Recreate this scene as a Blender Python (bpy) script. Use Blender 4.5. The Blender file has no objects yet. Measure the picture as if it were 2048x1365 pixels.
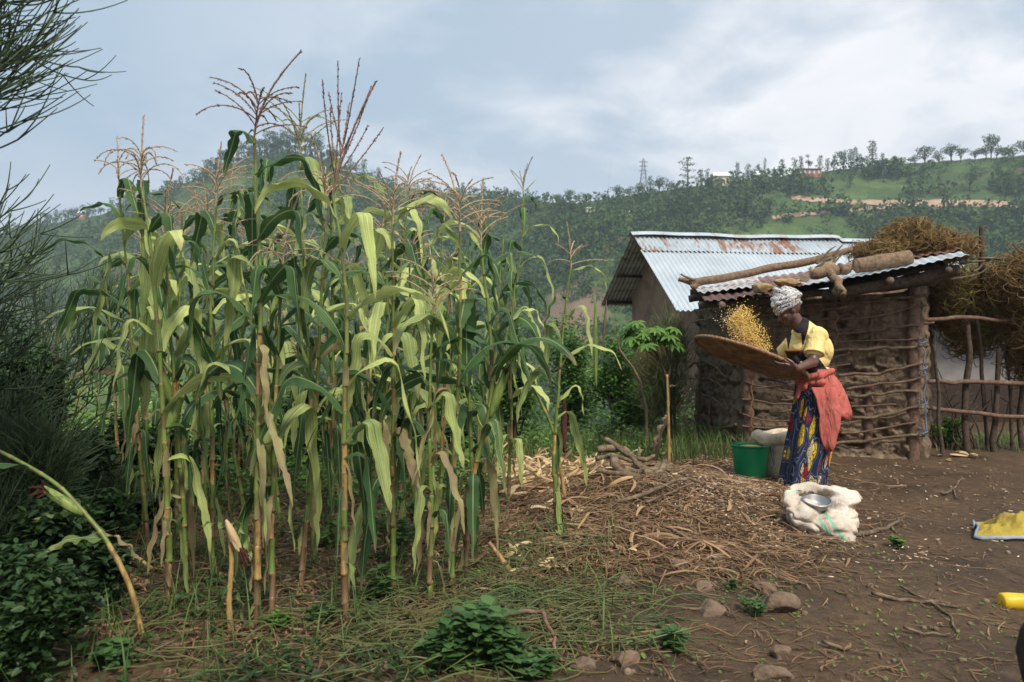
import bpy, bmesh, math, random
import numpy as np
from mathutils import Vector, Matrix, Quaternion
from math import radians as R, sin, cos, pi, sqrt, exp

scene = bpy.context.scene
col = scene.collection
random.seed(7)
rng = np.random.default_rng(11)

# ------------------------------------------------------------------ camera
FPX, CX, CY, CAMZ = 1593.0, 1024.0, 682.5, 1.2     # focal length and centre in photo pixels
cam_d = bpy.data.cameras.new("camera"); cam = bpy.data.objects.new("camera", cam_d); col.objects.link(cam)
cam.location = (0, 0, CAMZ); cam.rotation_euler = (R(90), 0, 0)
cam_d.sensor_width = 36; cam_d.lens = 36 * FPX / 2048
cam_d.clip_start = 0.05; cam_d.clip_end = 4000
cam_d.dof.use_dof = True; cam_d.dof.focus_distance = 5.2; cam_d.dof.aperture_fstop = 4.0
scene.camera = cam

# ------------------------------------------------------------------ render look
scene.view_settings.view_transform = 'Standard'
scene.view_settings.look = 'None'
scene.view_settings.gamma = 1
scene.view_settings.exposure = 0.72
scene.cycles.max_bounces = 6
scene.cycles.diffuse_bounces = 3
scene.cycles.volume_bounces = 0
scene.cycles.transparent_max_bounces = 6
scene.cycles.use_denoising = True

# ------------------------------------------------------------------ node helper
class NT:
    def __init__(s, nt): s.nt = nt
    def n(s, t, **k):
        nd = s.nt.nodes.new(t)
        ins = k.pop('i', {})
        for a, v in k.items(): setattr(nd, a, v)
        for a, v in ins.items():
            if isinstance(v, bpy.types.NodeSocket): s.nt.links.new(v, nd.inputs[a])
            else: nd.inputs[a].default_value = v
        return nd
    def link(s, a, b): s.nt.links.new(a, b)
    def math(s, op, a, b=0.5, c=0.5, clamp=False):
        return s.n('ShaderNodeMath', operation=op, use_clamp=clamp, i={0: a, 1: b, 2: c}).outputs[0]
    def vmath(s, op, a, b=(0, 0, 0)):
        return s.n('ShaderNodeVectorMath', operation=op, i={0: a, 1: b}).outputs[0]
    def mix(s, f, a, b, bt='MIX'):
        nd = s.n('ShaderNodeMix', data_type='RGBA', blend_type=bt, clamp_factor=True)
        for ix, v in ((0, f), (6, a), (7, b)):
            if isinstance(v, bpy.types.NodeSocket): s.nt.links.new(v, nd.inputs[ix])
            else: nd.inputs[ix].default_value = v if ix == 0 else (*v[:3], 1)
        return nd.outputs[2]
    def noise(s, vec, scale, detail=4, rough=0.55, dist=0.0):
        return s.n('ShaderNodeTexNoise', i={'Vector': vec, 'Scale': scale, 'Detail': detail, 'Roughness': rough, 'Distortion': dist}).outputs[0]
    def ramp(s, fac, stops, interp='LINEAR'):
        nd = s.n('ShaderNodeValToRGB', i={0: fac}); cr = nd.color_ramp; cr.interpolation = interp
        while len(cr.elements) < len(stops): cr.elements.new(0.5)
        for e, (p, c) in zip(cr.elements, stops):
            e.position = p; e.color = (*c[:3], 1) if not isinstance(c, (int, float)) else (c, c, c, 1)
        return nd.outputs[0]
    def sep(s, v): return s.n('ShaderNodeSeparateXYZ', i={0: v}).outputs
    def comb(s, x, y, z): return s.n('ShaderNodeCombineXYZ', i={0: x, 1: y, 2: z}).outputs[0]

def material(name, fn):
    m = bpy.data.materials.new(name); m.use_nodes = True
    nt = m.node_tree; nt.nodes.clear()
    out = nt.nodes.new('ShaderNodeOutputMaterial')
    t = NT(nt); sh = fn(t)
    nt.links.new(sh, out.inputs[0])
    return m

# ------------------------------------------------------------------ sky
SUN_EL, SUN_AZ = 52, 158       # azimuth clockwise from +Y: light from behind the camera, a little to the right
w = bpy.data.worlds.new("World"); scene.world = w; w.use_nodes = True
wt = w.node_tree; wt.nodes.clear(); T = NT(wt)
wo = wt.nodes.new('ShaderNodeOutputWorld')
sky = T.n('ShaderNodeTexSky', sky_type='NISHITA', sun_disc=False, sun_elevation=R(SUN_EL), sun_rotation=R(SUN_AZ), air_density=1.4, dust_density=2.5)
d = T.n('ShaderNodeTexCoord').outputs['Generated']
sx, sy, sz = T.sep(d)
# clouds on a flat layer: direction divided by its height
up = T.math('ADD', T.math('MAXIMUM', sz, 0.0), 0.28)
cl = T.comb(T.math('DIVIDE', sx, up), T.math('MULTIPLY', T.math('DIVIDE', sy, up), 1.0), T.math('MULTIPLY', sz, 1.2))
n1 = T.noise(cl, 1.9, 7, 0.5, 0.35)
n2 = T.noise(T.vmath('ADD', cl, (3.1, 1.7, 5.0)), 3.4, 6, 0.6, 0.5)
cm = T.math('ADD', T.math('MULTIPLY', n1, 0.75), T.math('MULTIPLY', n2, 0.25))
# the left of the sky is a plainer, deeper blue grey than the centre and right
lr = T.math('MULTIPLY', T.math('ADD', sx, 0.42), 1.3, clamp=True)
lr = T.math('SMOOTHSTEP' if False else 'MULTIPLY', lr, 1.0)
plain = T.mix(lr, (0.205, 0.275, 0.345), (0.290, 0.335, 0.385))
cloudc = T.mix(T.math('MULTIPLY', n2, 1.3, clamp=True), (0.39, 0.405, 0.44), (0.60, 0.585, 0.58))
fac = T.math('MULTIPLY', T.ramp(cm, [(0.43, 0), (0.56, 1)]), T.math('ADD', T.math('MULTIPLY', lr, 0.95), 0.10))
cc = T.mix(fac, plain, cloudc)
# faint warm band low over the hills
warm = T.math('MULTIPLY', T.ramp(sz, [(0.05, 0.0), (0.13, 1), (0.26, 0)]), T.ramp(n1, [(0.4, 0.25), (0.62, 0.8)]))
cc = T.mix(T.math('MULTIPLY', warm, 0.42), cc, (0.60, 0.54, 0.56))
# overcast zenith is brighter than the horizon
bright = T.math('ADD', 1.0, T.math('MULTIPLY', T.ramp(sz, [(0.42, 0), (0.95, 1)]), 0.55))
cc = T.mix(1.0, cc, T.comb(bright, bright, bright), 'MULTIPLY')
c10 = T.mix(1.0, cc, (12.5, 12.5, 12.5), 'MULTIPLY')
c10.node.clamp_result = False
final = T.mix(0.9, sky.outputs[0], c10)
bg = T.n('ShaderNodeBackground', i={0: final, 1: 0.1})
wt.links.new(bg.outputs[0], wo.inputs[0])

# ------------------------------------------------------------------ sun (thin overcast: weak and very soft)
sd = bpy.data.lights.new("sun", 'SUN'); sd.energy = 2.7; sd.angle = R(12); sd.color = (1.0, 0.91, 0.78)
sun = bpy.data.objects.new("sun", sd); col.objects.link(sun)
az, el = R(SUN_AZ), R(SUN_EL)
sdir = Vector((sin(az) * cos(el), cos(az) * cos(el), sin(el)))
sun.rotation_euler = (-sdir).to_track_quat('-Z', 'Y').to_euler()

# ------------------------------------------------------------------ numeric noise
def vnoise(p, seed=0):
    seed = int(seed)
    p = np.asarray(p, float); i = np.floor(p).astype(np.int64); f = p - i; f = f * f * (3 - 2 * f)
    def h(a):
        n = (a[..., 0] * 374761393 + a[..., 1] * 668265263 + a[..., 2] * 2147483647 + seed * 1274126177) & 0xffffffff
        n = ((n ^ (n >> 13)) * 1274126177) & 0xffffffff
        n = ((n ^ (n >> 16)) * 2246822519) & 0xffffffff
        return ((n ^ (n >> 15)) & 0xffffff) / float(0xffffff)
    r = 0
    for dx in (0, 1):
        for dy in (0, 1):
            for dz in (0, 1):
                wgt = (f[..., 0] if dx else 1 - f[..., 0]) * (f[..., 1] if dy else 1 - f[..., 1]) * (f[..., 2] if dz else 1 - f[..., 2])
                r = r + wgt * h(i + np.array([dx, dy, dz]))
    return r
def fbm(p, octv=4, seed=0, gain=0.5):
    p = np.asarray(p, float); a, s, t = 1.0, 0, 0
    for k in range(octv):
        s = s + a * vnoise(p * (2.03 ** k) + k * 17.3, seed + k); t += a; a *= gain
    return s / t
def fbm2(x, y, sc, octv=4, seed=0):
    return fbm(np.stack([x * sc, y * sc, np.zeros_like(x) + 0.37], -1), octv, seed)
def sstep(a, b, x):
    t = np.clip((np.asarray(x, float) - a) / (b - a), 0, 1); return t * t * (3 - 2 * t)

# ------------------------------------------------------------------ terrain height
SKYPX = np.array([-2500, -900, -300, 0, 100, 200, 300, 400, 450, 500, 545, 590, 640, 690, 740, 800, 900, 1000, 1100, 1150, 1250, 1400, 1500, 1600, 1750, 1850, 2048, 2400, 3200, 5000])
SKYPY = np.array([640, 600, 520, 468, 448, 430, 395, 354, 334, 318, 307, 303, 316, 338, 358, 372, 386, 392, 404, 408, 392, 372, 360, 348, 330, 324, 310, 290, 330, 450])
RPX = np.array([-2500, 0, 400, 700, 1000, 1150, 1500, 2048, 3500])
RDD = np.array([520, 500, 430, 430, 400, 330, 330, 300, 300])
def near_h(x, y):
    left = 1 - sstep(0.6, 3.2, x - (y - 9) * 0.03)
    right = 1 - left
    zl = -3.4 * sstep(8.2, 27, y) - 4.5 * sstep(27, 60, y)
    zr = -0.55 * sstep(10.5, 14.5, y) - 3.0 * sstep(16, 30, y) - 4.5 * sstep(27, 60, y)
    zr = np.where(x > 5.0, np.maximum(zr, -0.1 - 3 * sstep(17, 34, y) - 4.5 * sstep(27, 60, y)), zr)
    z = left * zl + right * zr
    z = z + 0.25 * np.exp(-(((x - 1.0) / 0.95) ** 2 + ((y - 5.9) / 0.85) ** 2))       # refuse heap
    z = z + 0.07 * np.exp(-(((x - 0.3) / 0.8) ** 2 + ((y - 4.6) / 0.7) ** 2))
    z = z + 0.13 * np.exp(-(((x - 2.5) / 0.9) ** 2 + ((y - 8.9) / 0.9) ** 2))
    z = z + 0.10 * np.exp(-(((x - 4.6) / 1.6) ** 2 + ((y - 8.3) / 0.9) ** 2))
    z = z + 0.05 * (fbm2(x, y, 0.9, 3, 5) - 0.5)
    return z
ZB = -34.0
def G(x, y):
    x = np.asarray(x, float); y = np.asarray(y, float)
    ys = np.maximum(y, 30.0)
    px = CX + FPX * x / ys
    sp = np.interp(px, SKYPX, SKYPY); rd = np.interp(px, RPX, RDD)
    zr = CAMZ + (CY - sp) / FPX * rd
    t = (ys - 150) / (rd - 150)
    tt = np.clip(t, 0, 1)
    prof = 0.72 * tt + 0.28 * tt * tt * (3 - 2 * tt)
    tr = 1 + 0.0 * tt
    f = ZB + (zr - ZB) * prof * tr
    und = (fbm2(x, y, 0.018, 4, 9) - 0.5) * 9 * np.sin(np.pi * tt) ** 0.8
    und += (fbm2(x, y, 0.06, 3, 19) - 0.5) * 2.5 * (np.sin(np.pi * tt) ** 0.5)
    f = f + und
    f = np.where(t > 1, zr - (t - 1) * (zr - ZB) * 0.8, f)
    n = near_h(x, np.minimum(y, 60))
    b = sstep(48, 150, y)
    return n * (1 - b) + f * b

def at(px, py, Y):
    return Vector(((px - CX) / FPX * Y, Y, CAMZ - (py - CY) / FPX * Y))
_YS = np.concatenate([np.arange(1.2, 30, 0.02), np.arange(30, 700, 0.5)])
def hit(px, py, ymin=1.2, ymax=700):
    ys = _YS[(_YS >= ymin) & (_YS <= ymax)]
    xs = (px - CX) / FPX * ys
    z = G(xs, ys); line = CAMZ - (py - CY) / FPX * ys
    k = np.argmax(z >= line)
    if z[k] < line[k]: k = int(np.argmin(np.abs(z - line)))
    return Vector((xs[k], ys[k], z[k]))
def gz(x, y): return float(G(np.array([x]), np.array([y]))[0])
def pxy(x, y, z): return CX + FPX * x / y, CY - FPX * (z - CAMZ) / y

# ------------------------------------------------------------------ mesh builder
class MB:
    def __init__(s): s.v = []; s.f = []; s.a = []; s.n = 0; s.m = []
    def add(s, v, f, att=(0.5, 0.5, 0.5), mi=0):
        v = np.asarray(v, float).reshape(-1, 3); f = np.asarray(f, np.int64)
        if f.size == 0: return s
        at_ = np.asarray(att, float)
        if at_.ndim == 1: at_ = np.broadcast_to(at_, (len(v), 3))
        s.v.append(v); s.a.append(at_); s.f.append(f + s.n); s.m.append(np.full(len(f), mi)); s.n += len(v)
        return s
    def merge(s, o):
        for v, f, a, m in zip(o.v, o.f, o.a, o.m): pass
        base = s.n
        for v, a in zip(o.v, o.a): s.v.append(v); s.a.append(a)
        for f, m in zip(o.f, o.m): s.f.append(f + base); s.m.append(m)
        s.n += o.n; return s
    def mesh(s, name, smooth=True, off=(0, 0, 0)):
        me = bpy.data.meshes.new(name)
        V = np.concatenate(s.v) - np.asarray(off, float); A = np.concatenate(s.a)
        sizes = np.concatenate([np.full(len(f), f.shape[1]) for f in s.f])
        loops = np.concatenate([f.ravel() for f in s.f])
        me.vertices.add(len(V)); me.vertices.foreach_set('co', V.astype(np.float32).ravel())
        me.loops.add(len(loops)); me.loops.foreach_set('vertex_index', loops.astype(np.int32))
        me.polygons.add(len(sizes))
        st = np.concatenate([[0], np.cumsum(sizes)[:-1]])
        me.polygons.foreach_set('loop_start', st.astype(np.int32))
        me.polygons.foreach_set('loop_total', sizes.astype(np.int32))
        me.polygons.foreach_set('use_smooth', np.full(len(sizes), smooth))
        me.polygons.foreach_set('material_index', np.concatenate(s.m).astype(np.int32))
        at_ = me.attributes.new('att', 'FLOAT_COLOR', 'POINT')
        at_.data.foreach_set('color', np.concatenate([A, np.ones((len(A), 1))], 1).astype(np.float32).ravel())
        me.update(calc_edges=True)
        return me

def wloc(o):
    p = Vector((0, 0, 0))
    while o is not None: p += o.location; o = o.parent
    return p
def props(o, label=None, cat=None, group=None, kind=None):
    if label: o['label'] = label
    if cat: o['category'] = cat
    if group: o['group'] = group
    if kind: o['kind'] = kind
    return o
def obj(name, mb, mat, parent=None, label=None, cat=None, group=None, kind=None, smooth=True, loc=None, off=None):
    o_ = Vector(off) if off is not None else (wloc(parent) if parent else Vector(loc or (0, 0, 0)))
    me = mb.mesh(name, smooth, o_) if isinstance(mb, MB) else mb
    for m in (mat if isinstance(mat, (list, tuple)) else [mat]): me.materials.append(m)
    o = bpy.data.objects.new(name, me); col.objects.link(o)
    if parent is not None: o.parent = parent
    else: o.location = loc or (0, 0, 0)
    return props(o, label, cat, group, kind)
def thing(name, label, cat, loc=(0, 0, 0), group=None):
    o = bpy.data.objects.new(name, None); col.objects.link(o); o.location = loc; o.empty_display_size = 0.1
    return props(o, label, cat, group)
def kids(o): return [c for c in bpy.data.objects if c.parent == o]
def copy_tree(o, ch=None, parent=None, loc=None, rz=None, scale=None, label=None, tree=None):
    c = o.copy(); col.objects.link(c)
    c.parent = parent
    for k in (tree if tree is not None else kids(o)):
        copy_tree(k, parent=c)
    if loc is not None: c.location = loc
    if rz is not None: c.rotation_euler = (0, 0, rz)
    if scale is not None: c.scale = scale if hasattr(scale, '__len__') else (scale,) * 3
    if label: c['label'] = label
    return c

# ---- shapes
def tubes(P, Rr, n=6, att=(0.5, 0.5, 0.5), mb=None, cap=True, flat=None):
    """batch of tubes: P (N,K,3), Rr (N,K)"""
    P = np.asarray(P, float); Rr = np.asarray(Rr, float)
    if P.ndim == 2: P = P[None]; Rr = Rr[None] if Rr.ndim == 1 else Rr
    N, K, _ = P.shape
    if Rr.ndim == 1: Rr = np.broadcast_to(Rr[:, None], (N, K))
    Tg = np.gradient(P, axis=1); Tg /= np.linalg.norm(Tg, axis=2, keepdims=True) + 1e-12
    m = P[:, -1] - P[:, 0]; ref = np.where((np.abs(m[:, 2]) > 0.75 * np.linalg.norm(m, axis=1))[:, None], np.array([1., 0.03, 0]), np.array([0, 0.02, 1.]))[:, None, :]
    U = np.cross(Tg, ref); U /= np.linalg.norm(U, axis=2, keepdims=True) + 1e-12
    W = np.cross(Tg, U)
    an = np.linspace(0, 2 * pi, n, endpoint=False)
    fw = 1.0 if flat is None else flat
    V = P[:, :, None, :] + Rr[:, :, None, None] * (np.cos(an)[None, None, :, None] * U[:, :, None, :] + fw * np.sin(an)[None, None, :, None] * W[:, :, None, :])
    idx = np.arange(N * K * n).reshape(N, K, n)
    q = np.stack([idx[:, :-1], np.roll(idx, -1, 2)[:, :-1], np.roll(idx, -1, 2)[:, 1:], idx[:, 1:]], -1).reshape(-1, 4)
    A = np.asarray(att, float)
    if A.ndim == 1: A = np.broadcast_to(A, (N, K, n, 3))
    elif A.ndim == 2: A = np.broadcast_to(A[:, None, None, :], (N, K, n, 3)) if len(A) == N and not (N == 1 and len(A) == K) else np.broadcast_to(A[None, :, None, :], (N, K, n, 3))
    elif A.ndim == 3: A = np.broadcast_to(A[:, :, None, :], (N, K, n, 3))
    A = A.copy(); A[..., 2] = np.broadcast_to(an / (2 * pi), (N, K, n)) if False else A[..., 2]
    mb = mb if mb is not None else MB()
    b = mb.n
    mb.add(V.reshape(-1, 3), q, A.reshape(-1, 3))
    if cap and n >= 3:
        e = np.concatenate([idx[:, 0, ::-1], idx[:, -1, :]])
        mb.f.append(e + b); mb.m.append(np.zeros(len(e), int))
    return mb
def tube(mb, pts, rad, n=8, att=(0.5, 0.5, 0.5), sub=0, wob=0, seed=0):
    P = np.array([tuple(p) for p in pts], float)
    r = np.full(len(P), rad, float) if np.isscalar(rad) else np.array(rad, float)
    if sub:
        P, r = spline(P, sub, r)
    if wob:
        s = np.arange(len(P))[:, None] * 0.42 + seed * 7.1
        P = P + wob * (np.concatenate([vnoise(np.concatenate([s, s * 0 + k * 9.1, s * 0 + seed], 1), k)[:, None] for k in range(3)], 1) - 0.5) * 2
        r = r * (1 + (0.25 if np.mean(r) < .03 else 0.09) * (vnoise(np.concatenate([s * 1.3, s * 0 + 4, s * 0], 1), seed) - 0.5))
    return tubes(P, r[None], n, att, mb)
def spline(P, sub, r=None):
    P = np.asarray(P, float); n = len(P)
    t = np.linspace(0, n - 1, (n - 1) * sub + 1)
    i = np.clip(np.floor(t).astype(int), 0, n - 2); f = (t - i)[:, None]
    p0 = P[np.maximum(i - 1, 0)]; p1 = P[i]; p2 = P[i + 1]; p3 = P[np.minimum(i + 2, n - 1)]
    Q = 0.5 * ((2 * p1) + (-p0 + p2) * f + (2 * p0 - 5 * p1 + 4 * p2 - p3) * f ** 2 + (-p0 + 3 * p1 - 3 * p2 + p3) * f ** 3)
    if r is None: return Q
    return Q, np.interp(t, np.arange(n), r)
def ribbons(P, W, side, att, mb=None, cols=2, cup=0.0):
    """N ribbons, P (N,K,3) centre lines, W (N,K) half widths, side (N,3)"""
    N, K, _ = P.shape
    Tg = np.gradient(P, axis=1); Tg /= np.linalg.norm(Tg, axis=2, keepdims=True) + 1e-12
    S = side[:, None, :] if side.ndim == 2 else side
    S = S - (S * Tg).sum(2, keepdims=True) * Tg; S /= np.linalg.norm(S, axis=2, keepdims=True) + 1e-9
    Nn = np.cross(S, Tg)
    u = np.linspace(-1, 1, cols)
    V = P[:, :, None, :] + W[:, :, None, None] * (u[None, None, :, None] * S[:, :, None, :] + cup * (np.abs(u)[None, None, :, None]) * Nn[:, :, None, :])
    idx = np.arange(N * K * cols).reshape(N, K, cols)
    q = np.stack([idx[:, :-1, :-1], idx[:, :-1, 1:], idx[:, 1:, 1:], idx[:, 1:, :-1]], -1).reshape(-1, 4)
    A = np.empty((N, K, cols, 3)); A[..., 0] = np.asarray(att, float).reshape(-1, 1, 1) if np.ndim(att) else att
    A[..., 1] = np.linspace(0, 1, K)[None, :, None]; A[..., 2] = (u * 0.5 + 0.5)[None, None, :]
    mb = mb if mb is not None else MB()
    mb.add(V.reshape(-1, 3), q, A.reshape(-1, 3)); return mb
def rand_rot(n, upbias=0.0, g=None):
    g = g or rng
    q = g.normal(size=(n, 4)); q /= np.linalg.norm(q, axis=1, keepdims=True)
    a, b, c, d_ = q.T
    M = np.stack([1 - 2 * (c * c + d_ * d_), 2 * (b * c - d_ * a), 2 * (b * d_ + c * a), 2 * (b * c + d_ * a), 1 - 2 * (b * b + d_ * d_), 2 * (c * d_ - b * a), 2 * (b * d_ - c * a), 2 * (c * d_ + b * a), 1 - 2 * (b * b + c * c)], 1).reshape(n, 3, 3)
    if upbias:
        z = M[:, :, 2] * np.sign(M[:, 2:3, 2] + 1e-9); z[:, 2] += upbias; z /= np.linalg.norm(z, axis=1, keepdims=True)
        x = np.cross(M[:, :, 1], z); x /= np.linalg.norm(x, axis=1, keepdims=True) + 1e-9
        M = np.stack([x, np.cross(z, x), z], 2)
    return M
def scatter(tv, tf, pos, M, sc, att=None, mb=None, ta=None):
    """copies of template verts tv, faces tf at pos with rotation M and scale sc"""
    tv = np.asarray(tv, float); tf = np.asarray(tf); N = len(pos); k = len(tv)
    sc = np.broadcast_to(np.asarray(sc, float).reshape(-1, 1) if np.ndim(sc) == 1 else sc, (N, 1) if np.ndim(sc) < 2 else (N, 3))
    V = np.einsum('nij,nkj->nki', M, tv[None] * sc[:, None, :]) + pos[:, None, :]
    F = (tf[None] + (np.arange(N) * k)[:, None, None]).reshape(-1, tf.shape[1])
    A = np.empty((N, k, 3)); a = np.asarray(att if att is not None else rng.random(N), float)
    A[..., 0] = a[:, None]; A[..., 1] = (ta[None, :] if ta is not None else 0.5); A[..., 2] = 0.5
    mb = mb if mb is not None else MB(); mb.add(V.reshape(-1, 3), F, A.reshape(-1, 3)); return mb
# leaf templates (length 1 along x)
LEAF_V = np.array([[0, 0, 0], [0.32, 0.27, 0.05], [0.36, 0, -0.02], [0.32, -0.27, 0.05], [0.72, 0.2, 0.01], [0.75, 0, -0.04], [0.72, -0.2, 0.01], [1.0, 0, -0.1]])
LEAF_F3 = np.array([[0, 2, 1], [0, 3, 2], [4, 5, 7], [5, 6, 7]]); LEAF_F4 = np.array([[1, 2, 5, 4], [2, 3, 6, 5]])
LEAF_T = np.array([0, .3, .3, .3, .7, .7, .7, 1])
LEAF_F = np.array([[0, 2, 1], [0, 3, 2], [1, 2, 4], [2, 5, 4], [2, 3, 5], [3, 6, 5], [4, 5, 7], [5, 6, 7]])
QUAD_V = np.array([[0, 0, 0], [0.5, 0.3, 0.06], [1, 0, 0], [0.5, -0.3, 0.06]]); QUAD_F = np.array([[0, 3, 2, 1]])
_t = np.array([0, 1., 2]); 
GRAIN_V = np.array([[0.5, 0, 0], [-0.5, 0, 0], [0, 0.42, 0], [0, -0.42, 0], [0, 0, 0.3], [0, 0, -0.3]])
GRAIN_F = np.array([[0, 2, 4], [2, 1, 4], [1, 3, 4], [3, 0, 4], [2, 0, 5], [1, 2, 5], [3, 1, 5], [0, 3, 5]])

def ico(sub=3):
    bm = bmesh.new(); bmesh.ops.create_icosphere(bm, subdivisions=sub, radius=1)
    v = np.array([x.co[:] for x in bm.verts]); f = np.array([[x.index for x in p.verts] for p in bm.faces]); bm.free(); return v, f
ICO3 = ico(3); ICO4 = ico(4); ICO2 = ico(2)
def blob(mb, c, rad, amp=0.2, freq=1.6, seed=0, M=None, att=(0.5, 0.5, 0.5), tpl=None, facet=0):
    v, f = tpl or ICO3
    n = fbm(v * freq + seed * 5.7, 4, seed)
    if facet:       # angular rock: clip by random planes
        g = np.random.default_rng(seed); vv = v.copy()
        for k in range(facet):
            nn = g.normal(size=3); nn /= np.linalg.norm(nn); dd = g.uniform(0.55, 0.85)
            s = vv @ nn; vv = vv - np.outer(np.maximum(s - dd, 0), nn)
        v = vv
    V = v * (1 + amp * (n[:, None] - 0.5) * 2) * np.asarray(rad, float)
    if M is not None: V = V @ np.array(M).T
    return mb.add(V + np.array(tuple(c)), f, att)
def box(mb, c, s, M=None, att=(0.5, 0.5, 0.5)):
    v = np.array([[x, y, z] for x in (-.5, .5) for y in (-.5, .5) for z in (-.5, .5)]) * np.asarray(s, float)
    if M is not None: v = v @ np.array(M).T
    f = [[0, 1, 3, 2], [4, 6, 7, 5], [0, 4, 5, 1], [2, 3, 7, 6], [0, 2, 6, 4], [1, 5, 7, 3]]
    return mb.add(v + np.array(tuple(c)), f, att)
def lathe(mb, prof, c, n=40, att=(0.5, 0.5, 0.5), M=None, sx=1.0):
    prof = np.array(prof, float); an = np.linspace(0, 2 * pi, n, endpoint=False)
    V = np.stack([np.outer(prof[:, 0], np.cos(an)) * sx, np.outer(prof[:, 0], np.sin(an)), np.repeat(prof[:, 1:2], n, 1)], -1)
    idx = np.arange(len(prof) * n).reshape(len(prof), n)
    q = np.stack([idx[:-1], np.roll(idx, -1, 1)[:-1], np.roll(idx, -1, 1)[1:], idx[1:]], -1).reshape(-1, 4)
    V = V.reshape(-1, 3)
    if M is not None: V = V @ np.array(M).T
    return mb.add(V + np.array(tuple(c)), q, att)
def loft(mb, rings, close=True, cap=True, att=None):
    """rings (K,n,3)"""
    rings = np.asarray(rings, float); K, n, _ = rings.shape
    idx = np.arange(K * n).reshape(K, n)
    if close: q = np.stack([idx[:-1], np.roll(idx, -1, 1)[:-1], np.roll(idx, -1, 1)[1:], idx[1:]], -1).reshape(-1, 4)
    else: q = np.stack([idx[:-1, :-1], idx[:-1, 1:], idx[1:, 1:], idx[1:, :-1]], -1).reshape(-1, 4)
    A = np.empty((K, n, 3)); A[..., 0] = 0.5; A[..., 1] = np.linspace(0, 1, K)[:, None]; A[..., 2] = np.linspace(0, 1, n)[None, :]
    if att is not None: A = np.broadcast_to(np.asarray(att, float), (K, n, 3))
    b = mb.n
    mb.add(rings.reshape(-1, 3), q, A.reshape(-1, 3))
    if cap and close:
        mb.f.append(np.stack([idx[0, ::-1], idx[-1]]) + b); mb.m.append(np.zeros(2, int))
    return mb
def capsule(mb, p0, p1, r0, r1=None, n=14, att=(0.5, 0.5, 0.5)):
    r1 = r0 if r1 is None else r1
    p0 = np.array(tuple(p0), float); p1 = np.array(tuple(p1), float); d_ = p1 - p0; L = np.linalg.norm(d_) + 1e-9; d_ = d_ / L
    s = [(-r0 * cos(a), r0 * sin(a)) for a in np.linspace(0.12, pi / 2, 5)] + [(L + r1 * cos(a), r1 * sin(a)) for a in np.linspace(pi / 2, 0.12, 5)]
    ref = np.array([0, 0, 1.]) if abs(d_[2]) < 0.9 else np.array([1., 0, 0])
    u = np.cross(d_, ref); u /= np.linalg.norm(u); w_ = np.cross(d_, u); an = np.linspace(0, 2 * pi, n, endpoint=False)
    rings = [p0 + d_ * a + r * (np.cos(an)[:, None] * u + np.sin(an)[:, None] * w_) for a, r in s]
    return loft(mb, rings, att=att)
def evaluated(mb, voxel=0.005, smooth=3, fac=0.5, name='tmp'):
    """fuse overlapping closed shapes into one continuous skin"""
    me = mb.mesh(name, True); o = bpy.data.objects.new(name, me); col.objects.link(o)
    m = o.modifiers.new('r', 'REMESH'); m.mode = 'VOXEL'; m.voxel_size = voxel; m.use_smooth_shade = True
    if smooth:
        m = o.modifiers.new('s', 'SMOOTH'); m.iterations = smooth; m.factor = fac
    dg = bpy.context.evaluated_depsgraph_get(); ev = o.evaluated_get(dg); m2 = ev.to_mesh()
    V = np.empty(len(m2.vertices) * 3); m2.vertices.foreach_get('co', V); V = V.reshape(-1, 3)
    F = np.empty(len(m2.loops), np.int32); m2.loops.foreach_get('vertex_index', F)
    tot = np.empty(len(m2.polygons), np.int32); m2.polygons.foreach_get('loop_total', tot)
    st = np.concatenate([[0], np.cumsum(tot)[:-1]])
    F4 = np.stack([F[st[tot == 4] + k] for k in range(4)], 1) if (tot == 4).any() else np.zeros((0, 4), int)
    ev.to_mesh_clear(); bpy.data.objects.remove(o); bpy.data.meshes.remove(me)
    return V, F4
# ------------------------------------------------------------------ materials
def att(t):
    a = t.n('ShaderNodeAttribute', attribute_name='att'); s = t.n('ShaderNodeSeparateColor', i={0: a.outputs['Color']}); return s.outputs
def pos(t): return t.n('ShaderNodeTexCoord').outputs['Object']
def bsdf(t, colr, rough=0.8, spec=0.3, bump=None, bstr=0.5, bdist=0.01, trans=0.0, metal=0.0, tcol=None):
    p = t.n('ShaderNodeBsdfPrincipled', i={'Base Color': colr if isinstance(colr, bpy.types.NodeSocket) else (*colr, 1), 'Roughness': rough, 'Specular IOR Level': spec, 'Metallic': metal})
    if bump is not None:
        b = t.n('ShaderNodeBump', i={'Strength': bstr, 'Distance': bdist, 'Height': bump}); t.link(b.outputs[0], p.inputs['Normal'])
    if trans:
        tr = t.n('ShaderNodeBsdfTranslucent', i={0: tcol if tcol is not None else colr})
        return t.n('ShaderNodeMixShader', i={0: trans, 1: p.outputs[0], 2: tr.outputs[0]}).outputs[0]
    return p.outputs[0]
MAT = {}
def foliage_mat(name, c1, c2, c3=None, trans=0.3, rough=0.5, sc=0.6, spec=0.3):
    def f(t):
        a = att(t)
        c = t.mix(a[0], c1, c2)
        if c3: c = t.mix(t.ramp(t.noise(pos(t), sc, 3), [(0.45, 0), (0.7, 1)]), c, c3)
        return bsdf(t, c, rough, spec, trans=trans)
    MAT[name] = material(name, f); return MAT[name]
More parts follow.
